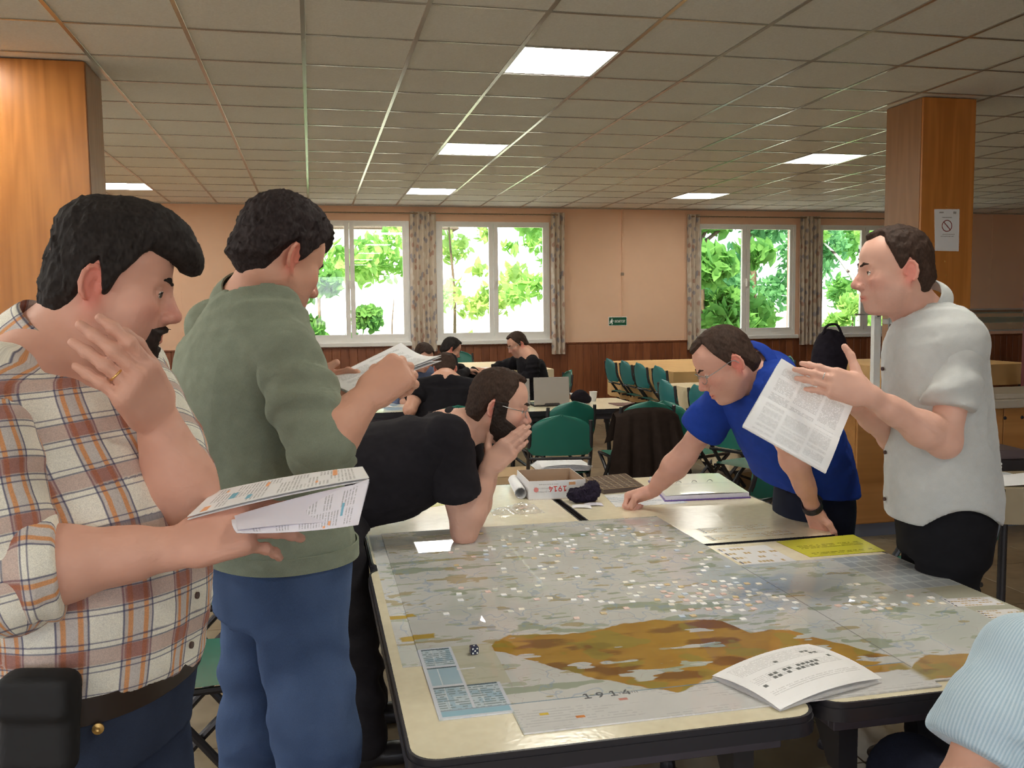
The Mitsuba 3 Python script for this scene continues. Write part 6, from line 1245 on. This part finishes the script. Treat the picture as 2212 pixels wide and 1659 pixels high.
# ------------------------------------------------------------------ things on the far part of the table
principled('m_box_white', (.66, .65, .65), rough=.45); principled('m_box_inside', (.40, .28, .19), rough=.8)
k = thing('game_box', 'open white cardboard box with red upside down numerals on its front', 'box'); bA, bB = np.array([.846, 3.548]), np.array([1.083, 3.532]); dv = np.array([.012, .272]); z0, z1 = TZ, TZ + .078
def wallq(a, b, th, m, name): # a vertical board from a to b, thickness to the left
    d = unit(b - a); nrm = np.array([-d[1], d[0]]) * th; return obj(name, trimesh.convex.convex_hull(np.array([[*p, z] for p in (a, b, a + nrm, b + nrm) for z in (z0, z1)])), m, k, smooth=False)
bC, bD = bB + dv, bA + dv
for a, b in ((bA, bB), (bB, bC), (bC, bD), (bD, bA)): wallq(a, b, .0022, 'm_box_white', 'side')
for a, b in ((bA, bB), (bB, bC), (bC, bD), (bD, bA)):
    d = unit(b - a); nrm = np.array([-d[1], d[0]]); wallq(a + nrm * .0023 + d * .004, b + nrm * .0023 - d * .004, .0008, 'm_box_inside', 'lining')
obj('bottom', trimesh.convex.convex_hull(np.array([[*p, z] for p in (bA, bB, bC, bD) for z in (z0, z0 + .003)])), 'm_box_inside', k, smooth=False)
fx, fz = unit(np.array([*(bB - bA), 0])), np.array([0, 0, 1.0]); fo = np.array([*bA, z0]) + np.cross(fx, fz) * .0004
lettering('1914', .022, fo + fx * .160 + fz * .054, -fx, -fz, 'm_red_ink', k, bold=True)
for q, (w, l) in enumerate(((.052, 'OFFENSIVE'), (.040, 'A OUTRANCE'))): lettering(l, .0065, fo + fx * .086 + fz * (.050 - .014 * q), -fx, -fz, 'm_grey_ink', k)
for i in range(14): obj('small_print', move(bx(-.003, .003, -.0003, .0003, -.0012, .0012), fo + fx * (.045 + .0075 * i) + fz * .063), 'm_grey_ink', k, smooth=False) if i == 0 else None
obj('small_print_line', cat(*[move(bx(-.0027, .0027, -.0003, .0003, -.0012, .0012), fo + fx * (.053 + .0075 * i) + fz * .063) for i in range(10)]), 'm_grey_ink', k, smooth=False)
em = lathe([(0, 0), (.010, 0), (.010, .0004), (0, .0004)], 20).copy(); em.apply_transform(trimesh.geometry.align_vectors([0, 0, 1], np.cross(fx, fz))); em.apply_translation(fo + fx * .030 + fz * .042); principled('m_rosette', (.62, .20, .19), rough=.5); obj('rosette', em, 'm_rosette', k)
principled('m_orange_print', (.55, .28, .13), rough=.5); obj('picture', move(bx(-.018, .018, -.0003, .0003, -.006, .006), fo + fx * .185 + fz * .064), 'm_orange_print', k, smooth=False)
k = thing('paper_roll', 'rolled white paper lying left of the open box', 'paper roll'); rp0, rp1 = np.array([.852, 3.86, TZ + .0255]), np.array([.818, 3.575, TZ + .0255])
def roll(u, v): # a spiral, slightly loose
    an = u * 2 * math.pi * 2.4; rad = .0245 - .0022 * u * 2; d = rp1 - rp0; l = unit(np.cross(d, [0, 0, 1])); P = rp0 + v[..., None] * d + (np.cos(an) * rad)[..., None] * l + (np.sin(an) * rad)[..., None] * np.array([0, 0, 1.0]); return P[..., 0], P[..., 1], P[..., 2]
obj('sheet', sheet(roll, 72, 3, .0006)[0], 'm_paper', k, smooth=True)
k = thing('counter_tray', 'brown counter tray divided into a grid, behind the black woolly thing', 'tray'); principled('m_tray', (.090, .060, .048), rough=.35); principled('m_tray_line', (.26, .18, .11), rough=.5)
t0, t1, t2, t3 = [np.array(v) for v in ((1.178, 3.585), (1.366, 3.61), (1.386, 3.90), (1.178, 3.86))]
obj('base', trimesh.convex.convex_hull(np.array([[*p, z] for p in (t0, t1, t2, t3) for z in (TZ + .0005, TZ + .020)])), 'm_tray', k, smooth=False)
for q in range(7): a, b = lerp(t0, t1, q / 6), lerp(t3, t2, q / 6); obj('divider', tube([[*a, TZ + .0205], [*b, TZ + .0205]], .0022, 5), 'm_tray_line', k, smooth=False)
for q in range(9): a, b = lerp(t0, t3, q / 8), lerp(t1, t2, q / 8); obj('divider', tube([[*a, TZ + .0205], [*b, TZ + .0205]], .0022, 5), 'm_tray_line', k, smooth=False)
hair_mat('m_wool', (.006, .004, .010), (.030, .022, .045), .8)
wc = np.array([1.052, 3.455, TZ]); wp = [ell(wc + [-.018, 0, .030], (.052, .038, .030), None, .02), ell(wc + [.030, .008, .034], (.040, .035, .034), None, .02), ell(wc + [.038, .012, .060], (.026, .022, .024), None, .02), Prim(lambda P: .018 * nfbm(P, 75, 3, 4) + .016 * nfbm(P, 230, 2, 5), 0, 'd'), halfspace((0, 0, TZ + .0012), (0, 0, -1), .004)]
obj('woolly_hat', isosurface(wp, *bounds_of([wc + [0, 0, .04]], .10), .0028), 'm_wool', None, smooth=True, label='black woolly thing lying in front of the open box', cat='woolly hat')
for q, (a, m_) in enumerate((((.975, 3.36, 1.045, 3.325, 1.055, 3.375, .985, 3.405), 'm_paper'), ((1.035, 3.375, 1.105, 3.36, 1.11, 3.405, 1.04, 3.42), 'm_paper_lilac'))):
    page('paper_slip', None, quad_sheet((a[0], a[1], TZ + .001 + .001 * q), (a[2], a[3], TZ + .002), (a[4], a[5], TZ + .004), (a[6], a[7], TZ + .002), bow=(0, 0, .004)), m_, label=('crumpled white slip across the table gap', 'lilac slip under the black woolly thing')[q], cat='paper slip')
principled('m_chart', proc(lambda p, n, uv: mix(mix((.60, .64, .68), (.72, .73, .74), smoothstep(.4, .6, noise(uv.x * 6, uv.y * 9))), (.10, .12, .18), band(uv.y * 7 - dr.floor(uv.y * 7), .08, .16, .03) * smoothstep(.45, .5, noise(uv.x * 9, dr.floor(uv.y * 7) * 3)))), rough=.35)
page('chart_sheet', None, quad_sheet((1.146, 3.335, TZ + .001), (1.45, 3.328, TZ + .001), (1.425, 3.575, TZ + .001), (1.172, 3.562, TZ + .001)), 'm_chart', label='bluish printed chart sheet beneath the fist', cat='sheet')
k = thing('ring_binder', 'purple ring binder lying open with pale pages, in front of the man in blue', 'binder'); principled('m_purple', (.12, .07, .26), rough=.3); principled('m_pages', proc(lambda p, n, uv: mix((.68, .70, .62), (.60, .63, .58), band(uv.y, .45, .52, .01) * .6 + .4 * smoothstep(.5, .55, noise(uv.x * 3, uv.y * 24)) * .4)), rough=.12)
v0, v1, v2, v3 = [np.array(v) for v in ((1.365, 3.372), (1.728, 3.345), (1.80, 3.79), (1.455, 3.79))]
obj('cover', trimesh.convex.convex_hull(np.array([[*p, z] for p in (v0, v1, v2, v3) for z in (TZ + .0005, TZ + .006)])), 'm_purple', k, smooth=False)
i_ = [lerp(p, (v0 + v1 + v2 + v3) / 4, .03) for p in (v0, v1, v2, v3)]; obj('page_block', trimesh.convex.convex_hull(np.array([[*p, z] for p in i_ for z in (TZ + .006, TZ + .022)])), 'm_paper_lilac', k, smooth=False)
page('top_page', k, quad_sheet([*i_[0], TZ + .0232], [*i_[1], TZ + .0232], [*i_[2], TZ + .0232], [*i_[3], TZ + .0232], bow=(0, 0, .004)), 'm_pages')
for q in (.3, .5, .7): a = lerp(lerp(v0, v3, .55), lerp(v1, v2, .55), q); obj('ring', move(trimesh.creation.torus(.013, .0013, 16, 6), (*a, TZ + .022), ry=PI / 2, rz=PI / 2), 'm_alu', k)
mat('m_film', {'type': 'blendbsdf', 'weight': .22, 'a': {'type': 'thindielectric', 'int_ior': 1.45}, 'b': {'type': 'twosided', 'bsdf': {'type': 'diffuse', 'reflectance': rgb((.75, .75, .75))}}})
def bag(label, c, r, seed):
    rg_ = np.random.default_rng(seed)
    def fn(u, v): 
        P = np.stack([(u - .5) * r[0] * 2, (v - .5) * r[1] * 2, np.zeros_like(u)], -1); hgt = .016 * np.sin(np.pi * u) * np.sin(np.pi * v) + .012 * (meshkit.fbm(np.stack([u * 6 + seed, v * 6, u * 0], -1), 3, seed) - .4) * np.sin(np.pi * u) * np.sin(np.pi * v); return c[0] + P[..., 0], c[1] + P[..., 1], TZ + .002 + np.maximum(hgt, 0)
    obj('plastic_bag', sheet(fn, 22, 18)[0], 'm_film', None, smooth=False, label=label, cat='plastic bag')
bag('clear plastic bag of brown counters in front of the open box', (.79, 3.42), (.055, .045), 3); bag('crumpled clear plastic bag nearest the leaning elbow', (.70, 3.36), (.05, .05), 5); bag('empty clear plastic bag lying nearer the map edge', (.80, 3.33), (.05, .03), 7)
for q in range(9):
    a = rng.normal(size=2) * .016; put('counter', dict(cp, bsdf={'type': 'ref', 'id': f'm_counter_{(2, 4)[q % 2]}'}), None, TW((.79 + a[0], 3.42 + a[1], TZ + .0005 + .0026 * (q % 3)), q), label='brown counter inside the clear plastic bag', cat='counter', group='counters in the plastic bag')
page('yellow_paper', None, quad_sheet((.37, 3.50, TZ + .001), (.52, 3.56, TZ + .001), (.50, 3.70, TZ + .001), (.35, 3.64, TZ + .001)), 'm_yellow_page', label='yellow paper under the chest of the leaning man', cat='sheet'); page('white_paper', None, quad_sheet((.46, 3.60, TZ + .0022), (.60, 3.66, TZ + .0022), (.57, 3.82, TZ + .0022), (.43, 3.76, TZ + .0022)), 'm_page_c', label='white printed paper beside the yellow paper of the leaning man', cat='sheet')
# ------------------------------------------------------------------ curtains
def curtain_fn(p, n, uv):
    d1, d2, w = voronoi(uv.x * 9, uv.y * 9); c = mix((.50, .41, .33), (.58, .50, .41), fbm(uv.x * 14, uv.y * 14, 0, 3)); leaf = smoothstep(.36, .26, d1 + .22 * (fbm(uv.x * 40, uv.y * 40, 3, 2) - .5))
    col = dr.select(w < .4, 1.0, 0.0); c = mix(c, (.19, .19, .24), leaf * col * .7); c = mix(c, (.30, .13, .09), leaf * dr.select((w > .45) & (w < .72), 1.0, 0.0) * .65); return mix(c, (.62, .57, .50), dr.select(w > .85, 1.0, 0.0) * leaf * .7)
mat('m_curtain', {'type': 'twosided', 'bsdf': {'type': 'principled', 'base_color': proc(curtain_fn), 'roughness': .9, 'specular': .1}})
def curtain(label, x0, x1, z0, z1, folds, seed):
    rg_ = np.random.default_rng(seed); ph = rg_.random() * 6
    def fn(u, v):
        x = x0 + (x1 - x0) * u + .012 * np.sin(v * 3 + seed) * (1 - v); y = YW - .085 + (.022 + .010 * v) * np.sin(2 * math.pi * folds * u + ph + .5 * np.sin(3 * v)) + .008 * np.sin(9 * u + 4 * v); return x, y, z1 + (z0 - z1) * v
    m, uv = sheet(fn, 60, 24, .002); obj('curtain', m, 'm_curtain', None, smooth=True, uv=uv * [(x1 - x0) * 2.2, z1 - z0], label=label, cat='curtain', group=None)
curtain('patterned curtain left of the first window, behind the head of the man in green', -.64, -.32, .86, 2.86, 4, 1); curtain('wide patterned curtain gathered between the first and second windows', 1.385, 1.755, .88, 2.86, 5, 2)
curtain('narrow patterned curtain at the right side of the second window', 3.45, 3.66, .80, 2.87, 3, 3); curtain('narrow patterned curtain at the left side of the third window', 5.585, 5.79, .82, 2.87, 3, 4)
curtain('patterned curtain between the third and fourth windows', 7.46, 7.81, .86, 2.86, 5, 5); curtain('patterned curtain beyond the fourth window, hidden by the right pillar', 9.52, 9.85, .86, 2.86, 4, 6)
# exit sign, conduit, notice
principled('m_sign_green', (.012, .085, .045), rough=.35)
k = thing('exit_sign', 'small green emergency exit sign with a white running figure, low on the peach wall', 'sign')
obj('border', bx(4.355, 4.645, YW - .008, YW, 1.205, 1.338, .003), 'm_paper', k, smooth=False); obj('plate', bx(4.362, 4.638, YW - .0105, YW - .008, 1.212, 1.331), 'm_sign_green', k, smooth=False)
def stroke(pts, w): return cat(*[trimesh.convex.convex_hull(np.array([[p[0] + dx * w, YW - .0105 - dy, p[1] + dz * w] for p in (a, b) for dx in (-1, 1) for dz in (-1, 1) for dy in (0, .0015)])) for a, b in zip(pts[:-1], pts[1:])])
fig = [stroke([(4.405, 1.302), (4.408, 1.302)], .008), stroke([(4.405, 1.285), (4.398, 1.262)], .008), stroke([(4.398, 1.262), (4.415, 1.246), (4.408, 1.228)], .005), stroke([(4.398, 1.262), (4.386, 1.246), (4.370, 1.244)], .005), stroke([(4.404, 1.284), (4.422, 1.272), (4.432, 1.280)], .004), stroke([(4.404, 1.284), (4.386, 1.276), (4.378, 1.264)], .004)]
obj('running_figure', cat(*fig), 'm_white_ink', k, smooth=False); lettering('SORTIE', .034, (4.446, YW - .0106, 1.254), (1, 0, 0), (0, 0, 1), 'm_white_ink', k, bold=True, depth=.001)
k = thing('conduit', 'thin vertical cable conduit rising from the exit sign to the ceiling', 'conduit'); obj('pipe', tube([(4.574, YW - .010, 1.36), (4.574, YW - .010, CH)], .011, 8), 'm_peach', k, smooth=True); obj('box', bx(4.553, 4.595, YW - .026, YW, 1.955, 2.0, .003), 'm_rod', k)
k = thing('notice', 'white no smoking notice pinned to the right pillar', 'notice'); principled('m_notice', (.72, .72, .74), rough=.5)
obj('sheet', trimesh.convex.convex_hull(np.array([[x, y, z] for x, z in ((4.400, 2.153), (4.607, 2.156), (4.610, 1.853), (4.413, 1.856)) for y in (5.777, 5.7792)])), 'm_notice', k, smooth=False); principled('m_notice_ring', (.26, .08, .08), rough=.5)
rg = move(trimesh.creation.annulus(.036, .043, .0006), (4.506, 5.7765, 2.035), rx=PI / 2); obj('ring', rg, 'm_notice_ring', k, smooth=False)
ba = move(bx(-.038, .038, -.0003, .0003, -.004, .004), (0, 0, 0), ry=PI / 4); obj('bar', move(ba, (4.506, 5.7765, 2.035)), 'm_notice_ring', k, smooth=False)
for (xa, xb, za, zb) in ((4.465, 4.545, 2.092, 2.097), (4.44, 4.475, 2.125, 2.135), (4.555, 4.580, 2.122, 2.138), (4.47, 4.57, 1.972, 1.976), (4.455, 4.565, 1.957, 1.961)): obj('printed_line', bx(xa, xb, 5.7764, 5.777, za, zb), 'm_grey_ink', k, smooth=False)
for z in (1.80, 1.70, 2.19): obj('pin', move(lathe([(0, 0), (.006, 0), (.004, .004), (0, .005)], 8), (4.50 + .01 * (z < 1.75), 5.78, z - .02), rx=PI / 2), 'm_brass', k)
# laptops, cup, folder, bag on the middle table
principled('m_greige', (.36, .32, .28), rough=.4); principled('m_dark_plastic', (.035, .03, .032), rough=.4); principled('m_cup', (.74, .72, .70), rough=.35)
def laptop(label, x0, x1, y, h, lean):
    k = thing('laptop', label, 'laptop'); w = x1 - x0; obj('base', bx(x0, x1, y + .004, y + .21, TZ, TZ + .020, .004), 'm_dark_plastic', k)
    lid = move(bx(-w / 2, w / 2, -.010, 0, 0, h, .004), (0, 0, 0), rx=lean); obj('lid', move(lid, ((x0 + x1) / 2, y, TZ + .012)), 'm_greige', k); obj('hinge', bx((x0 + x1) / 2 - .062, (x0 + x1) / 2 + .062, y - .018, y - .001, TZ + .004, TZ + .026, .006), 'm_dark_plastic', k)
laptop('open laptop with a greige lid seen from behind on the middle table, the right one', 1.715, 2.010, 6.985, .222, -.10); laptop('open laptop beside it, nearly hidden by the head of the bearded man', 1.555, 1.700, 7.06, .21, -.10)
cup = obj('cup', move(lathe([(0, 0), (.023, 0), (.024, .002), (.033, .078), (.035, .080), (.0345, .083), (.032, .081), (.0225, .004), (0, .004)], 24), (2.295, 7.255, TZ)), 'm_cup', None, smooth=35, label='white plastic cup standing right of the laptop', cat='cup')
principled('m_folder', (.16, .085, .075), rough=.5); obj('folder', trimesh.convex.convex_hull(np.array([[x, y, z] for x, y in ((2.36, 6.83), (2.52, 6.76), (2.56, 6.98), (2.35, 7.02)) for z in (TZ + .001, TZ + .008)])), 'm_folder', None, smooth=False, label='reddish brown folder on the right end of the laptop table', cat='folder')
cloth_mat('m_bag', (.008, .006, .010), (.022, .018, .026), 40)
bc = np.array((2.137, 7.126, 0.787)); bc[2] = TZ + .05; obj('bag', isosurface([ell(bc, (.075, .05, .062), None, .03), ell(bc + [.05, 0, -.02], (.05, .04, .035), None, .03), Prim(lambda P: .010 * nfbm(P, 30, 2, 6), 0, 'd'), halfspace((0, 0, TZ + .001), (0, 0, -1), .004)], *bounds_of([bc], .16), .006), 'm_bag', None, smooth=True, label='black bag lump between the laptop and the white cup', cat='bag')
page('paper', None, quad_sheet((2.16, 7.34, TZ + .002), (2.26, 7.36, TZ + .002), (2.26, 7.44, TZ + .05), (2.14, 7.44, TZ + .06)), 'm_paper', label='white paper leaning behind the cup', cat='sheet'); page('yellow_note', None, quad_sheet((2.03, 7.02, TZ + .0012), (2.16, 7.02, TZ + .0012), (2.14, 7.20, TZ + .0012), (2.03, 7.20, TZ + .0012)), 'm_yellow_page', label='pale yellow note right of the laptop lid', cat='note')
# sheets on the other tables
principled('m_blue_map', proc(lambda p, n, uv: mix(mix((.28, .40, .50), (.40, .50, .56), fbm(p.x * 8, p.y * 8, 0, 3)), (.60, .62, .56), smoothstep(.5, .56, fbm(p.x * 5 + 3, p.y * 6, 2, 3)))), rough=.12)
page('map_sheet', None, quad_sheet((.42, 7.02, TZ + .001), (1.40, 7.02, TZ + .001), (1.40, 7.62, TZ + .001), (.42, 7.62, TZ + .001)), 'm_blue_map', label='glossy bluish map sheet before the seated man in black tee', cat='map')
page('white_sheet', None, quad_sheet((.38, 7.30, TZ + .004), (.62, 7.32, TZ + .004), (.60, 7.50, TZ + .004), (.37, 7.48, TZ + .004)), 'm_page_c', label='white sheet on the bluish map by the writing hand', cat='sheet')
page('white_sheet', None, quad_sheet((-1.20, 7.13, TZ + .001), (-.80, 7.13, TZ + .001), (-.80, 7.75, TZ + .001), (-1.20, 7.75, TZ + .001)), 'm_page_c', label='white papers on the table between the plaid and green men', cat='sheet')
page('white_sheet', None, quad_sheet((1.66, 9.86, .802), (2.06, 9.84, .802), (2.08, 10.3, .802), (1.68, 10.3, .802)), 'm_paper', label='bright white sheet on the table between the two far seated men', cat='sheet')
# coat over the chair
cloth_mat('m_coat', (.016, .010, .008), (.034, .022, .017), 30, .0008)
def coat(u, v):
    # u across, v from the front hem over the top of the backrest to the hem behind it
    ang = (v - .30) / .70; back = v > .30; w = np.where(back, .20 + .115 * np.clip(ang, 0, 1) ** .8, .20 + .05 * (1 - v / .30)); s = (2 * u - 1)
    fold = (.020 * np.sin(s * 13 + 1) + .012 * np.sin(s * 23)) * np.clip(np.where(back, ang, 1 - v / .30), 0, 1)
    z = np.where(back, .850 - .60 * ang - .055 * np.abs(s) ** 2.4, .850 - .24 * (1 - v / .30) - .055 * np.abs(s) ** 2.4); yb = np.where(back, -.275 - .10 * np.sin(np.clip(ang, 0, 1) * 1.5) - .02, -.215 + .04 * (1 - v / .30)); yb = np.where(np.abs(v - .30) < .04, -.245, yb)
    return 2.16 + s * w, 5.92 + yb + .03 * s ** 2 + fold, z
obj('coat', sheet(coat, 40, 40, .006)[0], 'm_coat', None, smooth=50, label='dark brown coat hung over a chair back behind the game table', cat='coat')
# papers on the seat of the green chair behind the box, and a carton under it
k = thing('paper_stack', 'stack of white papers on the seat of the green chair behind the box', 'papers')
for q in range(5): page('sheet', k, quad_sheet((1.34 + .006 * q, 5.34 + .008 * q, .468 + .006 * q), (1.66 + .005 * q, 5.32, .468 + .006 * q), (1.68, 5.60, .468 + .006 * q), (1.35 + .01 * q, 5.62, .468 + .006 * q), bow=(0, 0, .003 * q)), 'm_paper')
principled('m_carton', (.36, .24, .13), rough=.8); k = thing('carton', 'brown carton on the floor behind the game table, beside the rolled paper', 'carton'); obj('box', bx(1.02, 1.36, 5.30, 5.62, .002, .46, .004), 'm_carton', k, smooth=False); obj('flap', trimesh.convex.convex_hull(np.array([[1.02, 5.29, .455], [1.36, 5.29, .455], [1.02, 5.285, .455], [1.36, 5.285, .455], [1.03, 5.20, .36], [1.35, 5.20, .36], [1.03, 5.195, .36], [1.35, 5.195, .36]])), 'm_carton', k, smooth=False)
# black bag on the counter by the raised hand, boxes and papers on the side table
bc = np.array((3.281, 5.315, 1.179)); bc[1] = 5.30; bc[2] = .965; bc[2] = 1.11; pr = [ell(bc, (.115, .09, .21), None, .03), ell(bc + [-.05, 0, -.12], (.09, .09, .12), None, .03), ell(bc + [.05, 0, .05], (.075, .08, .14), None, .03), Prim(lambda P: .018 * nfbm(P, 26, 3, 9), 0, 'd'), halfspace((0, 0, .892), (0, 0, -1), .004)]
k = thing('shoulder_bag', 'black soft bag with a carrying handle standing on the counter above the raised hand', 'bag'); obj('body', isosurface(pr, *bounds_of([bc], .25), .007), 'm_bag', k, smooth=True); obj('handle', tube(smooth_path([bc + [-.06, -.02, .17], bc + [-.03, -.02, .228], bc + [.04, -.02, .235], bc + [.08, -.02, .17]], 5), .008, 6), 'm_bag', k, smooth=True)
obj('cable', tube(smooth_path([(3.74, 5.52, 1.43), (3.86, 5.40, 1.44), (3.98, 5.36, 1.40), (3.96, 5.42, 1.30), (4.05, 5.50, 1.20), (3.99, 5.56, 1.10), (3.90, 5.60, .97)], 6), .006, 6), 'm_rubber', None, smooth=True, label='black cable looping over the glass shelf beside its white post', cat='cable')
def gbox(label, x0, x1, y0, y1, z0, z1, m, rz):
    k = thing('game_box', label, 'box'); cxy = ((x0 + x1) / 2, (y0 + y1) / 2, 0); obj('lid', move(bx(x0 - cxy[0], x1 - cxy[0], y0 - cxy[1], y1 - cxy[1], z0, z1, .003), cxy, rz), m, k, smooth=False); return k, cxy
principled('m_box_black', (.014, .011, .013), rough=.35); principled('m_box_plum', (.070, .048, .050), rough=.4)
k, c_ = gbox('black game box with white lettering on the table at the right edge, the lower one', 2.97, 3.27, 3.58, 3.80, TZ + .001, TZ + .052, 'm_box_black', -.15)
ca, sa_ = math.cos(-.15), math.sin(-.15); fr_ = lambda x, z: (c_[0] + x * ca + .1105 * sa_, c_[1] + x * sa_ - .1105 * ca, z)
rw = np.random.default_rng(5)
for row, (xs_, z_, n_) in enumerate(((-.095, TZ + .031, 11), (-.075, TZ + .016, 9))):
    st_ = [trimesh.convex.convex_hull(np.array([fr_(xs_ + .0105 * q + a, z_ + b) for a in (0, .0072) for b in (0, .008 + .004 * rw.random())] + [tuple(np.array(fr_(xs_ + .0105 * q + a, z_ + b)) + [0, -.0008, 0]) for a in (0, .0072) for b in (0, .009)])) for q in range(n_) if not (row == 0 and q == 6)]; obj('lettering', cat(*st_), 'm_white_ink', k, smooth=False)
k, c_ = gbox('plum coloured game box stacked on the black one at the right edge', 2.96, 3.26, 3.60, 3.82, TZ + .0525, TZ + .098, 'm_box_plum', -.13)
st_ = [move(bx(-.004, .004, -.0005, .0005, -.003, .003), (c_[0] - .07 + .013 * q + .0143, c_[1] - .1105 + .0091 - .0017 * q, TZ + .078)) for q in range(8)]; obj('lettering', cat(*st_), 'm_white_ink', k, smooth=False)
page('white_sheet', None, quad_sheet((2.72, 3.38, TZ + .002), (3.10, 3.32, TZ + .002), (3.12, 3.56, TZ + .002), (2.78, 3.62, TZ + .002)), 'm_chart', label='grey green sheet in front of the dark boxes at the right edge', cat='sheet')
page('white_sheet', None, quad_sheet((2.86, 3.26, TZ + .006), (3.30, 3.16, TZ + .006), (3.34, 3.42, TZ + .018), (2.98, 3.46, TZ + .004), bow=(0, 0, .008)), 'm_paper', label='white open papers in front of the dark boxes at the right edge', cat='sheet')
